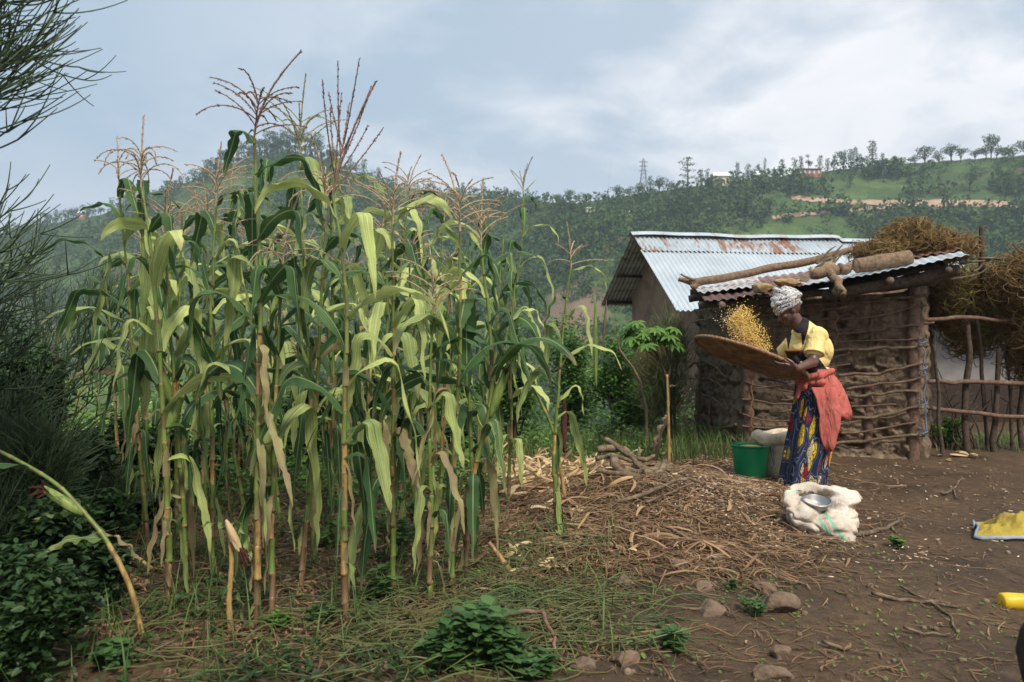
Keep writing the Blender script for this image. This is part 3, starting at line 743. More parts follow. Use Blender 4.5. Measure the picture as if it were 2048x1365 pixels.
def place_far(px, py, hpx, kind, label, group, wide=1.0, k=0, rt=None):
    # the crest: nearest terrain point that projects at py, else the crest itself
    yr = float(np.interp(px, RPX, RDD))
    ysk = float(np.interp(px, SKYPX, SKYPY))
    if py <= ysk + 14: Yd = yr - 2 - 5 * random.random(); x = (px - CX) / FPX * Yd; p = Vector((x, Yd, gz(x, Yd)))
    else: p = hit(px, py, ymin=140)
    H = max(hpx * p.y / FPX, 2) + max(0, (CY - (p.z - CAMZ) * FPX / p.y) - py)*p.y/FPX
    name = {'eucalyptus': 'eucalyptus_tree', 'bush': 'hill_bush'}.get(kind, 'hill_tree')
    t = thing(name, label, 'bush' if kind == 'bush' else 'tree', p, group)
    a, b = TPL[(kind, k)]
    for nm, me in (('trunk', a), ('crown', b)):
        o = bpy.data.objects.new(nm, me); col.objects.link(o); o.parent = t
    t.rotation_euler = (0, 0, random.uniform(0, 6.28)); t.scale = (H * wide, H * wide, H)
    return t
# right-hand ridge, read off the photograph: px, base, height, kind, width
RIDGE = [(1138, 406, 30, 'round', .8), (1160, 407, 24, 'round', 1), (1180, 403, 20, 'bush', 1), (1205, 398, 16, 'bush', 1), (1232, 388, 22, 'round', 1), (1258, 386, 16, 'bush', 1.2), (1276, 378, 16, 'bush', 1),
 (1300, 376, 24, 'tall', 1), (1318, 372, 26, 'round', .9), (1338, 372, 16, 'bush', 1), (1375, 368, 52, 'layered', 1.25), (1402, 368, 30, 'tall', 1.2), (1414, 366, 28, 'tall', 1), (1432, 364, 20, 'bush', 1), (1475, 356, 32, 'tall', .8), (1496, 358, 30, 'tall', 1.1), (1510, 357, 26, 'round', .8),
 (1517, 356, 28, 'tall', 1), (1530, 352, 36, 'tall', .45), (1545, 352, 14, 'bush', 1.2), (1565, 352, 34, 'tall', 1.1), (1590, 350, 34, 'tall', 1), (1602, 348, 36, 'tall', .9), (1617, 350, 40, 'eucalyptus', 1.2), (1640, 350, 38, 'tall', 1), (1655, 350, 32, 'tall', 1.1), (1668, 350, 34, 'tall', 1), (1688, 348, 42, 'round', .75), (1702, 348, 40, 'tall', 1.1), (1720, 346, 34, 'tall', 1),
 (1745, 344, 54, 'tall', 1.1), (1735, 350, 36, 'tall', 1.2), (1765, 340, 30, 'tall', 1.1), (1785, 334, 20, 'bush', 1), (1806, 332, 22, 'bush', 1.2), (1830, 330, 24, 'round', .9), (1850, 328, 36, 'round', 1.15), (1878, 326, 28, 'round', .8), (1903, 326, 42, 'round', 1.05), (1921, 325, 32, 'round', .9),
 (1950, 320, 26, 'round', .9), (1982, 318, 56, 'round', .62), (1972, 320, 34, 'round', 1), (1994, 319, 32, 'round', 1), (2026, 315, 32, 'round', 1.2), (2052, 313, 34, 'round', 1.1), (2090, 310, 40, 'round', 1)]
for i, (px, py, hp, kd, wd) in enumerate(sorted(RIDGE)):
    adj = {'layered': 'spire-like layered conifer', 'round': 'dark round-crowned tree', 'tall': 'slender dark tree', 'bush': 'low dark bush', 'eucalyptus': 'tall thin tree'}[kd]
    place_far(px, py, hp, kd, f'{adj}, {ordinal(i + 1)} from the left along the right-hand ridge crest', 'trees along the right ridge', wd, i % (3 if kd in ('eucalyptus', 'round', 'tall') else (2 if kd == 'bush' else 1)))
SLOPE = [(1820, 372, 34, 'tall', 1.2), (1880, 378, 36, 'tall', 1.1), (1940, 384, 50, 'round', .8), (1997, 360, 40, 'tall', 1.2), (2022, 390, 50, 'tall', 1), (2062, 380, 44, 'tall', 1.2), (1700, 376, 26, 'tall', 1.2), (1430, 440, 44, 'round', .8), (1540, 430, 36, 'round', 1), (1486, 430, 30, 'bush', 1), (1400, 430, 40, 'tall', 1.2), (1330, 420, 34, 'tall', 1.1), (1290, 440, 30, 'round', 1), (1735, 455, 22, 'bush', 1.3), (2005, 460, 40, 'tall', 1.2), (1250, 420, 26, 'tall', 1), (1150, 440, 40, 'round', 1), (1100, 450, 36, 'round', 1), (1060, 440, 36, 'round', 1), (1200, 470, 36, 'bush', 1.2)]
for i, (px, py, hp, kd, wd) in enumerate(sorted(SLOPE)):
    place_far(px, py, hp, kd, f'lone hillside {"bush" if kd == "bush" else "tree"} below the crest, {ordinal(i + 1)} from the left on the open slope', 'single trees on the far slope', wd, i % 2)
# left and middle skyline
g = random.Random(5)
LEFTR = [(px, None, g.uniform(16, 32)) for px in [95, 112, 130, 147, 165, 184, 201, 222, 240, 262, 286, 310, 335, 360, 385]]
for i, (px, _, hp) in enumerate(LEFTR):
    place_far(px, float(np.interp(px, SKYPX, SKYPY)) + 4, hp, ['round', 'tall', 'bush'][i % 3], f'dark skyline tree, {ordinal(i + 1)} from the left on the low left ridge', 'trees on the left ridge', 1.1, i % 2)
e = 0
for row, (dy, n0) in enumerate(((2, 26), (16, 24))):
    for k in range(n0):
        px = 412 + (684 - 412) * (k + 0.5 * row) / n0 + g.uniform(-3, 3); e += 1
        base = float(np.interp(px, SKYPX, SKYPY)) + dy
        hh = (g.uniform(40, 52) if row == 0 else g.uniform(44, 56)) * (0.75 + 0.3 * exp(-((px - 580) / 80) ** 2))
        place_far(px, base, hh, 'eucalyptus', f'tall thin-trunked tree, {ordinal(k + 1)} from the left in the {"crest" if row == 0 else "front"} row on the conical hill', 'eucalyptus grove on the conical hill', 1.45, k % 3)
MID = [700, 712, 728, 742, 757, 775, 792, 812, 835, 858, 880, 905, 925, 948, 966, 990, 1010, 1032, 1055, 1072, 1090, 1112]
for i, px in enumerate(MID):
    hp = [34, 26, 38, 24, 28, 18, 22, 16, 18, 24, 16, 20][i % 12] * (1.0 if px < 770 or px > 1030 else .8)
    place_far(px, float(np.interp(px, SKYPX, SKYPY)) + 5, hp, ['tall', 'round', 'tall', 'bush'][i % 4], f'small dark tree, {ordinal(i + 1)} from the left on the saddle right of the conical hill', 'trees on the middle saddle', 1.15, i % 2)

# woods and scrub over the far slopes: uncountable
def far_scrub(name, n, seed, mat, pyr, size, dens, nf=34):
    g = np.random.default_rng(seed); m = MB()
    px = g.uniform(-150, 2200, n * 3); yd = g.uniform(0, 1, n * 3)
    rd = np.interp(px, RPX, RDD); Yd = 165 + (rd - 8 - 165) * yd ** 0.8
    x = (px - CX) / FPX * Yd; z = G(x, Yd)
    keep = fbm2(x, Yd * 0.6, 0.022, 4, seed) - 0.08 * sstep(1250, 1450, px) * sstep(235, 270, Yd) + 0.05 * sstep(1300, 1000, px) > dens
    keep &= ~((np.abs(px - 1150) < 70) & (np.abs(CY - FPX * (z - CAMZ) / Yd - 636) < 30)); keep &= ~((px > 1540) & (np.abs(CY - FPX * (z - CAMZ) / Yd - 410) < 13)); x, Yd, z = x[keep][:n], Yd[keep][:n], z[keep][:n]; k = len(x)
    h = g.uniform(*size, k)
    c = np.repeat(np.stack([x, Yd, z + h * 0.45], 1), nf, 0); hr = np.repeat(h, nf)
    v = g.normal(size=(k * nf, 3)); v /= np.linalg.norm(v, axis=1, keepdims=True)
    w_ = np.repeat(g.uniform(0.28, 0.6, k), nf)
    p = c + v * (g.uniform(0.3, 1, k * nf) ** 0.5 * hr)[:, None] * np.stack([w_, w_, np.full(k * nf, 0.52)], 1)
    tint = np.clip(np.repeat(g.uniform(0, 1, k), nf) * 0.7 + 0.3 * g.random(k * nf), 0, 1)
    scatter(QUAD_V - [0.5, 0, 0], QUAD_F, p, rand_rot(k * nf, g=g), hr * g.uniform(0.16, 0.32, k * nf), tint, m)
    return obj(name, m, MAT[mat], kind='stuff', smooth=False)
far_scrub('hillside_woods', 3400, 21, 'far_leaf', None, (3.0, 7.5), 0.47)
far_scrub('hillside_scrub', 6500, 22, 'far_leaf_light', None, (1.2, 4.0), 0.30, 26)

# far houses
def far_house(px, py, wpx, hpx, wall, label, windows=3, roofh=0.35, ymin=140):
    yr = float(np.interp(px, RPX, RDD)); ysk = float(np.interp(px, SKYPX, SKYPY))
    if py < ysk + 10: Yd = yr - 10; x = (px - CX) / FPX * Yd; p = Vector((x, Yd, gz(x, Yd)))
    else: p = hit(px, py, ymin=140)
    s = p.y / FPX; W_, H_ = wpx * s, hpx * s; D = W_ * 0.6
    top = CAMZ - (py - hpx - CY) * s; H_ = max(H_, top - p.z) if py < ysk + 10 else H_
    t = thing('hill_house', label, 'house', p)
    m = MB(); box(m, (p.x, p.y, p.z + H_ * 0.35), (W_, D, H_ * 0.9)); obj('wall', m, MAT[wall], t, smooth=False)
    r = MB(); zt = p.z + H_ * 0.8
    a = W_ * 0.56; b = D * 0.62; rh = H_ * roofh
    v = [(-a, -b, zt), (a, -b, zt), (a, b, zt), (-a, b, zt), (-a * .8, 0, zt + rh), (a * .8, 0, zt + rh)]
    r.add(np.array(v) + np.array([p.x, p.y, 0]), [[0, 1, 5, 4], [2, 3, 4, 5]]); r.f.append(np.array([[1, 2, 5], [3, 0, 4]])); r.m.append(np.zeros(2, int)); r.f.append(np.array([[3, 2, 1, 0]])); r.m.append(np.zeros(1, int))
    obj('roof', r, MAT['far_roof'], t, smooth=False)
    for k in range(windows):
        w_ = MB(); box(w_, (p.x + W_ * ((k + 0.5) / windows - 0.5), p.y - D / 2 - 0.05, p.z + H_ * 0.45), (W_ / windows * 0.35, 0.12, H_ * 0.3)); obj('window', w_, MAT['far_dark'] if wall != 'wall_red' else MAT['far_window'], t, smooth=False)
far_house(1441, 364, 34, 15, 'wall_yellow', 'pale yellow house with grey roof on the far ridge beside the layered conifer')
far_house(1614, 350, 46, 13, 'wall_red', 'long red brick house with pale windows among trees on the right ridge', 5, 0.15)
far_house(1517, 358, 18, 12, 'wall_yellow', 'small house with a bright white roof between two ridge trees')
far_house(1186, 426, 30, 9, 'wall_yellow', 'low house with shining tin roof on the hillside, left of two', 2)
far_house(1254, 432, 20, 8, 'wall_yellow', 'smaller low house with shining tin roof on the hillside, right of two', 2)
far_house(166, 436, 16, 12, 'wall_red', 'small reddish house on the left skyline', 1)

def pylon(px, py, hpx, label):
    yr = float(np.interp(px, RPX, RDD)) - 6; x = (px - CX) / FPX * yr; z0 = gz(x, yr); H = CAMZ - (py - hpx - CY) / FPX * yr - z0
    t = thing('power_pylon', label, 'pylon', (x, yr, z0)); m = MB(); b = H * 0.11
    cs = [(-1, -1), (1, -1), (1, 1), (-1, 1)]
    def c(k, f): w_ = b * (1 - f) ** 1.3 + 0.3; return (x + cs[k % 4][0] * w_, yr + cs[k % 4][1] * w_, z0 + H * f)
    fs = [0, .15, .29, .42, .54, .65, .75, .84, .92]
    for k in range(4):
        tube(m, [c(k, f) for f in fs] + [(x, yr, z0 + H)], 0.13, 4)
        for f0, f1 in zip(fs[:-1], fs[1:]):
            tube(m, [c(k, f0), c(k + 1, f1)], 0.07, 3); tube(m, [c(k + 1, f0), c(k, f1)], 0.07, 3)
    obj('lattice_mast', m, MAT['pylon'], t)
    for f in (.66, .78, .89):
        a = MB(); L = H * 0.115
        tube(a, [(x - L, yr, z0 + H * f), (x, yr, z0 + H * (f + .035)), (x + L, yr, z0 + H * f)], 0.1, 4); tube(a, [(x - L, yr, z0 + H * f), (x + L, yr, z0 + H * f)], 0.1, 4)
        obj('crossarm', a, MAT['pylon'], t)
pylon(1287, 372, 56, 'taller steel lattice pylon on the ridge, left of the layered conifer')
pylon(1711, 335, 42, 'smaller steel lattice pylon showing above the trees of the right ridge')
# ------------------------------------------------------------------ tin-roofed house behind the bushes
def corrugated(mb, A, B, C_, D, pitch=0.076, amp=0.011, along=24, tint=0.0, wave_ab=True, sag=0.0, seed=0, jag=0.0):
    """sheet with corners A-B (one edge) and D-C (opposite); ridges run from AB to DC, profile varies along AB"""
    A, B, C_, D = [np.array(tuple(q), float) for q in (A, B, C_, D)]
    L = np.linalg.norm(B - A); nu = max(int(L / pitch * 6), 12)
    u = np.linspace(0, 1, nu + 1); v = np.linspace(0, 1, along + 1)
    U, V = np.meshgrid(u, v)
    P = (A * (1 - U[..., None]) + B * U[..., None]) * (1 - V[..., None]) + (D * (1 - U[..., None]) + C_ * U[..., None]) * V[..., None]
    n = np.cross(B - A, D - A); n /= np.linalg.norm(n)
    if n[2] < 0: n = -n
    h = amp * np.sin(U * L / pitch * 2 * pi) + sag * (fbm(np.stack([U * 5, V * 3, U * 0 + seed], -1), 3, seed) - 0.5)
    P = P + n * h[..., None]
    if jag:
        e = (fbm(np.stack([U * 9, U * 0, U * 0 + seed], -1), 3, seed + 3) - 0.5) * jag * (1 - V)
        P = P + e[..., None] * (D - A) / np.linalg.norm(D - A)
    A_ = np.empty(P.shape); A_[..., 0] = tint; A_[..., 1] = V; A_[..., 2] = U
    idx = np.arange(P.shape[0] * P.shape[1]).reshape(P.shape[:2])
    q = np.stack([idx[:-1, :-1], idx[:-1, 1:], idx[1:, 1:], idx[1:, :-1]], -1).reshape(-1, 4)
    return mb.add(P.reshape(-1, 3), q, A_.reshape(-1, 3))

hx, hy = 2.24, 14.8                                  # foot of the ridge end, left gable
rd_ = np.array([0.990, 0.141, 0]); gd = np.array([-0.141, 0.990, 0])   # ridge direction, gable direction (away)
def HP(a, b, z): return np.array([hx, hy, 0]) + rd_ * a + gd * b + np.array([0, 0, z])
ZR, ZE, ZE2 = 3.19, 1.67, 1.96
house = thing('mud_house', 'brown plastered house with a long pale corrugated tin roof behind the bushes', 'house', tuple(HP(0, 0, -0.5)))
ov = 0.55; FR = -2.42; BK = 2.35
m = MB()
# walls as thick slabs: left gable wall (pentagon prism), front, back, right
def prism(mb, pts, d_):
    pts = np.array(pts, float); n = len(pts); v = np.concatenate([pts, pts + np.array(d_)])
    b = mb.n; mb.add(v, [[i, (i + 1) % n, n + (i + 1) % n, n + i] for i in range(n)])
    mb.f.append(np.array([list(range(n))[::-1]]) + b); mb.m.append(np.zeros(1, int)); mb.f.append(np.array([list(range(n, 2 * n))]) + b); mb.m.append(np.zeros(1, int)); return mb
wf, wb = FR + 0.42, BK - 0.5
def roofz(b): return ZR + (ZE - ZR) * (b / FR) if b < 0 else ZR + (ZE2 - ZR) * (b / BK)
for a0, dd in ((ov, rd_ * 0.2),):
    prism(m, [HP(a0, wf, -1.6), HP(a0, wb, -1.6), HP(a0, wb, roofz(wb) - 0.03), HP(a0, 0, ZR - 0.03), HP(a0, wf, roofz(wf) - 0.03)], dd)
obj('gable_wall', m, MAT['plaster'], house, smooth=False)
m = MB(); prism(m, [HP(ov + .2, wf + .003, -1.6), HP(6.0, wf + .003, -1.6), HP(6.0, wf + .003, roofz(wf) - 0.06), HP(ov + .2, wf + .003, roofz(wf) - 0.06)], gd * 0.2); obj('front_wall', m, MAT['plaster'], house, smooth=False)
m = MB(); prism(m, [HP(ov + .2, wb - .2, -1.6), HP(6.0, wb - .2, -1.6), HP(6.0, wb - .2, roofz(wb - .2) - 0.06), HP(ov + .2, wb - .2, roofz(wb - .2) - 0.06)], gd * 0.197); obj('back_wall', m, MAT['plaster'], house, smooth=False)
LR = 4.05
fu = 0.26
m = MB(); corrugated(m, HP(0, 0.05, ZR + .012), HP(LR, 0.05, ZR + .012), HP(LR, FR * fu, ZR + (ZE - ZR) * fu + .015), HP(0, FR * fu, ZR + (ZE - ZR) * fu + .015), tint=1.0, sag=0.03, seed=2, pitch=0.085, amp=0.014)
obj('upper_roof_sheet', m, MAT['tin'], house, label='rust streaked upper roof sheets')
m = MB(); corrugated(m, HP(-0.02, FR * (fu - .03), ZR + (ZE - ZR) * (fu - .03) - .012), HP(LR, FR * (fu - .03), ZR + (ZE - ZR) * (fu - .03) - .012), HP(LR, FR, ZE), HP(-0.02, FR, ZE), tint=0.0, sag=0.02, seed=4, pitch=0.085, amp=0.014)
obj('lower_roof_sheet', m, MAT['tin'], house)
m = MB(); corrugated(m, HP(0, 0, ZR - .01), HP(LR, 0, ZR - .01), HP(LR, BK, ZE2), HP(0, BK, ZE2), tint=0.3, sag=0.02, seed=5, pitch=0.085, amp=0.014)
obj('back_roof_sheet', m, MAT['tin_rust'], house)
m = MB(); rg = []
for a in np.linspace(-0.05, LR + .03, 60):
    wv = 0.02 * sin(a * 2.1) + 0.012 * sin(a * 5.3)
    rg.append([HP(a, b, ZR + 0.055 - abs(b) * 0.55 + wv * 0.6) for b in (-0.17, -0.09, -.03, 0.03, 0.09, 0.17)])
loft(m, np.array(rg), close=False); obj('ridge_cap', m, MAT['tin'], house)
m = MB()
for i_, (b, z) in enumerate(((FR * .93, roofz(FR * .93) - .06), (BK * .9, roofz(BK * .9) - .06), (0, ZR - .07), (FR * .5, roofz(FR * .5) - .07), (BK * .5, roofz(BK * .5) - .07))):
    m = MB(); tube(m, [HP(0.03, b, z), HP(ov + 0.2, b, z)], 0.035, 6); obj('purlin', m, MAT['dark_wood'], house)
# second, lower roof section continuing to the right
house2 = thing('mud_house', 'second tin-roofed house end just beyond the rusty roof, mostly hidden by brushwood', 'house', tuple(HP(LR + .05, 0, -0.5)))
Z2 = ZR - 0.05
m = MB(); corrugated(m, HP(LR + .04, 0, Z2), HP(LR + 2.05, 0, Z2), HP(LR + 2.05, FR, ZE - .05), HP(LR + .04, FR, ZE - .05), tint=0.45, seed=8, sag=0.03); obj('roof', m, MAT['tin'], house2)
m = MB(); corrugated(m, HP(LR + .04, 0, Z2 - .01), HP(LR + 2.05, 0, Z2 - .01), HP(LR + 2.05, BK, ZE2), HP(LR + .04, BK, ZE2), tint=0.45, seed=8); obj('back_roof_sheet', m, MAT['tin_rust'], house2)
m = MB(); rg = [[HP(a, b, Z2 + 0.045 - abs(b) * 0.55) for b in (-0.15, -0.08, 0, 0.08, 0.15)] for a in np.linspace(LR + .05, LR + 2.05, 10)]
loft(m, np.array(rg), close=False); obj('ridge_cap', m, MAT['tin'], house2)
m = MB(); prism(m, [HP(LR + 1.8, wf, -1.6), HP(LR + 1.8, wb, -1.6), HP(LR + 1.8, wb, roofz(wb) - .1), HP(LR + 1.8, 0, Z2 - .05), HP(LR + 1.8, wf, roofz(wf) - .1)], rd_ * 0.2); obj('gable_wall', m, MAT['plaster'], house2, smooth=False)

# ------------------------------------------------------------------ wattle-and-daub shed
def base(px, Y, dz=0): x = (px - CX) / FPX * Y; return np.array([x, Y, gz(x, Y) + dz])
FL, FRr, BL = base(1497, 8.3), base(1832, 7.75), base(1400, 9.5); BR = np.array([4.88, 9.3, gz(4.88, 9.3)])
shed = thing('mud_shed', 'low wattle-and-daub mud shed with stick lattice and patched tin roof behind the woman', 'shed', tuple((FL + FRr) / 2))
def wall_mesh(A, B, ztopA, ztopB, seed, nu=230, nv=150, thick=0.10):
    u = np.linspace(0, 1, nu); v = np.linspace(0, 1, nv); U, V = np.meshgrid(u, v)
    bx = A[0] + (B[0] - A[0]) * U; by = A[1] + (B[1] - A[1]) * U
    zb = np.minimum(A[2], B[2]) - 0.12 + 0 * U; zt = ztopA + (ztopB - ztopA) * U + 0.04 * (fbm(np.stack([U * 9, U * 0, U * 0 + seed], -1), 3, seed) - .5)
    z = zb + (zt - zb) * V
    L = np.linalg.norm((B - A)[:2]); n = np.array([(B - A)[1], -(B - A)[0], 0]) / L
    if n[1] > 0.3: n = -n
    s = U * L
    q = np.stack([s, s * 0, z], -1)
    d_ = 0.038 * (fbm(q * 6, 5, seed, 0.62) - 0.5) * 2 + 0.030 * (fbm(q * 19, 4, seed + 7, .65) - .5) * 2
    d_ += 0.010 * np.sin(z * 2 * pi / 0.155 + 2.5 * fbm(q * 1.5, 2, seed)) + 0.10 * (1 - V) ** 6
    holes = np.clip(fbm(q * np.array([7, 1, 11]), 3, seed + 2) - 0.60, 0, 1) * 0.45
    d_ -= holes
    m = MB()
    P1 = np.stack([bx, by, z], -1) + n * (d_[..., None] + thick / 2)
    idx = np.arange(nu * nv).reshape(nv, nu); f = np.stack([idx[:-1, :-1], idx[:-1, 1:], idx[1:, 1:], idx[1:, :-1]], -1).reshape(-1, 4)
    m.add(P1.reshape(-1, 3), f)
    P2 = np.stack([bx, by, z], -1) - n * thick
    P2 = P2[::10, ::10]; i2 = np.arange(P2.shape[0] * P2.shape[1]).reshape(P2.shape[:2]); m.add(P2.reshape(-1, 3), np.stack([i2[:-1, :-1], i2[1:, :-1], i2[1:, 1:], i2[:-1, 1:]], -1).reshape(-1, 4))
    top = np.stack([P1[-1], np.stack([bx[-1], by[-1], z[-1]], -1) - n * thick]); side = [np.stack([P1[:, k], np.stack([bx[:, k], by[:, k], z[:, k]], -1) - n * thick]) for k in (0, -1)]
    loft(m, top, close=False); [loft(m, s_, close=False) for s_ in side]
    return m, n
def zat(py, Y): return CAMZ - (py - CY) / FPX * Y
mF, nF = wall_mesh(FL, FRr, zat(612, 8.3), zat(583, 7.75), 3)
obj('front_wall', mF, MAT['mud'], shed)
mL, nL = wall_mesh(BL, FL, zat(618, 9.5), zat(608, 8.3), 8, 170, 150)
obj('side_wall', mL, MAT['mud'], shed)
mB, _ = wall_mesh(BL + [0, 0, 0], BR, zat(600, 9.5), 1.9, 12, 80, 50); obj('back_wall', mB, MAT['mud'], shed)
mR, _ = wall_mesh(FRr, BR, zat(583, 7.75), 1.9, 14, 80, 50); obj('far_wall', mR, MAT['mud'], shed)
def onwall(A, B, n, px, py, off=0.11):
    """point standing off a wall at photo pixel px,py"""
    k = (px - CX) / FPX; dx, dy = B[0] - A[0], B[1] - A[1]
    s = (k * A[1] - A[0]) / (dx - k * dy); x = A[0] + s * dx; y = A[1] + s * dy
    p = np.array([x, y, zat(py, y)]); return p + n * off
# upright posts
for (px, pb, tp, r, nm) in ((1497, 905, 600, .052, 0), (1664, 880, 590, .045, 0), (1735, 905, 770, .045, 0), (1741, 700, 640, .02, 0), (1826, 940, 575, .058, 0)):
    m = MB(); tube(m, [onwall(FL, FRr, nF, px + random.uniform(-2, 2), y, 0.06 if nm == 0 else .1) for y in np.linspace(pb, tp, 8)], r, 9, sub=3, wob=0.012, seed=px)
    obj('post', m, MAT['stick_red'] if r < .07 else MAT['bark'], shed)
STK = [((1640, 623), (1730, 607), (1852, 592), .021), ((1625, 641), (1740, 637), (1850, 612), .013), ((1655, 676), (1740, 660), (1790, 655), (1865, 643), .016), ((1650, 702), (1740, 698), (1800, 694), (1855, 690), .022),
       ((1675, 748), (1750, 746), (1800, 736), (1855, 724), .018), ((1690, 776), (1760, 768), (1850, 752), .016), ((1705, 790), (1760, 787), (1838, 781), .022), ((1690, 834), (1755, 829), (1840, 812), .021),
       ((1680, 866), (1750, 859), (1832, 842), .014), ((1668, 885), (1740, 878), (1845, 868), .021),
       ((1500, 633), (1545, 630), (1620, 628), .016), ((1498, 653), (1550, 650), (1610, 650), .012), ((1505, 690), (1560, 680), (1600, 684), .012), ((1487, 762), (1530, 772), (1600, 782), .014), ((1487, 797), (1545, 803), (1600, 807), .014), ((1485, 826), (1530, 838), (1590, 842), .012), ((1485, 850), (1540, 852), (1600, 850), .013), ((1490, 640), (1520, 664), (1540, 652), .010)]
for k in range(11):
    y0_ = 612 + k * 25 + random.uniform(-6, 6); xa = random.choice([1500, 1560, 1660]); xb = random.choice([1700, 1790, 1845]); STK.append(((xa, y0_ + 8), ((xa + xb) / 2, y0_ + random.uniform(-3, 7)), (xb, y0_ - 6), random.uniform(.009, .013)))
for s in STK:
    m = MB(); pts = [onwall(FL, FRr, nF, p[0], p[1] + random.uniform(-1, 1), 0.125) for p in s[:-1]]
    tube(m, pts, [s[-1] * f * .78 for f in np.linspace(1.05, 0.8, len(pts))], 8, sub=8, wob=0.014, seed=s[0][0] + s[0][1])
    obj('lattice_stick', m, MAT['stick_red'] if s[-1] < .02 else MAT['stick'], shed)
STL = [((1402, 645), (1430, 640), (1470, 636), (1493, 634), .012), ((1398, 735), (1415, 724), (1440, 728), (1475, 755), .014), ((1397, 755), (1440, 760), (1466, 775), (1480, 790), .012), ((1400, 775), (1425, 790), (1452, 800), (1478, 820), .011),
       ((1396, 836), (1420, 852), (1450, 856), (1492, 850), .014), ((1400, 690), (1440, 684), (1490, 690), .012), ((1465, 798), (1474, 810), (1478, 820), .009), ((1450, 740), (1450, 770), .012), ((1420, 730), (1418, 800), (1416, 880), .022), ((1443, 800), (1437, 850), (1434, 885), .018), ((1470, 860), (1490, 880), (1505, 895), .012)]
for s in STL:
    m = MB(); pts = [onwall(BL, FL, nL, p[0], p[1], 0.12) for p in s[:-1]]
    tube(m, pts, s[-1], 7, sub=8, wob=0.012, seed=s[0][0] + 3)
    obj('lattice_stick', m, MAT['stick'] if s[-1] < .015 else MAT['stick_red'], shed)
# bindings and blue cord on the right-hand corner
for k, py in enumerate((690, 742, 812, 868)):
    m = MB(); c = onwall(FL, FRr, nF, 1842, py, 0.14)
    tube(m, [c + np.array([0.04 * cos(a), 0.03 * sin(a), 0.012 * a - .03]) for a in np.linspace(0, 9, 22)], 0.006, 5); obj('binding', m, MAT['blue_cord'], shed)
m = MB(); tube(m, [onwall(FL, FRr, nF, p[0], p[1], 0.15) for p in ((1838, 690), (1846, 712), (1841, 730), (1848, 760), (1843, 790), (1850, 830), (1846, 862))], 0.006, 6, sub=6, wob=0.01); obj('cord', m, MAT['blue_cord'], shed)
for px, py0, py1 in ((1512, 615, 700), (1672, 625, 690), (1506, 760, 855)):
    m = MB(); tube(m, [onwall(FL, FRr, nF, px + 3 * sin(y * .2), y, 0.15) for y in np.linspace(py0, py1, 12)], 0.006, 5, sub=2, wob=.006); obj('binding', m, MAT['straw'], shed)
# roof frame and sheets
A_ = np.array(tuple(at(1402, 602, 7.75))); B_ = np.array(tuple(at(1938, 519, 7.15))); C__ = np.array(tuple(at(1905, 500, 8.75))); D_ = np.array(tuple(at(1380, 572, 9.5)))
def RF(u, v, dz=0.0):
    p = (A_ * (1 - u) + B_ * u) * (1 - v) + (D_ * (1 - u) + C__ * u) * v; sg = -0.05 * sin(pi * min(max(u, 0), 1)); return p + np.array([0, 0, dz + sg])
def sheet(u0, u1, v0, v1, dz, mat, tint, seed, jag=0.0, amp=0.009, tilt=0.0):
    m = MB(); corrugated(m, RF(u0, v0, dz), RF(u1, v0, dz + tilt), RF(u1, v1, dz + tilt), RF(u0, v1, dz), tint=tint, seed=seed, sag=0.035, jag=jag, amp=amp, along=18)
    V = m.v[0]; obj('roof_sheet', m, MAT[mat], shed)
sheet(0.015, 0.30, 0.0, 0.62, 0.0, 'tin_rust', 0.95, 21, 0.10)
sheet(0.0, 0.27, 0.22, 1.0, 0.045, 'tin_rust', 0.32, 22, 0.10)
sheet(0.24, 0.52, 0.06, 1.0, 0.025, 'tin_rust', 0.62, 23, 0.08)
sheet(0.25, 0.36, -0.07, 0.12, 0.01, 'tin_rust', 0.9, 28, 0.10)
sheet(0.40, 1.0, -0.03, 0.42, 0.035, 'tin', 0.5, 24, 0.03, 0.006)
sheet(0.47, 0.80, 0.38, 1.02, 0.05, 'tin_rust', 0.55, 25, 0.05)
sheet(0.74, 1.0, 0.36, 1.0, 0.065, 'tin_rust', 0.7, 26, 0.05)
for v, u0, u1, r, dz in ((0.07, 0.48, 0.97, .055, -.09), (0.13, -0.0, 0.6, .035, -.075), (0.55, -0.02, 0.96, .04, -.07), (0.9, 0.0, .97, .04, -.07)):
    m = MB(); tube(m, [RF(u, v, dz) for u in np.linspace(u0, u1, 7)], r, 9, sub=4, wob=.012, seed=int(v * 100)); obj('beam', m, MAT['bark'], shed)
for u, v0, v1, r in ((0.085, -.05, 1, .032), (.33, -.05, 1, .03), (0.52, -.10, 1, .035), (.72, -.02, 1, .035), (0.93, -.03, 1, .03)):
    m = MB(); tube(m, [RF(u, v, -.035 if v > .3 else -.05) for v in np.linspace(v0, v1, 6)], r, 8, sub=4, wob=.01, seed=int(u * 99)); obj('rafter', m, MAT['stick'], shed)
m = MB(); c1 = onwall(FL, FRr, nF, 1838, 560, 0.02); tube(m, [onwall(FL, FRr, nF, 1690, 578, -.02), onwall(FL, FRr, nF, 1770, 572, -.02), c1, onwall(FL, FRr, nF, 1868, 557, -.02)], [.06, .065, .07, .07], 10, sub=4, wob=.01); obj('wall_beam', m, MAT['bark'], shed)

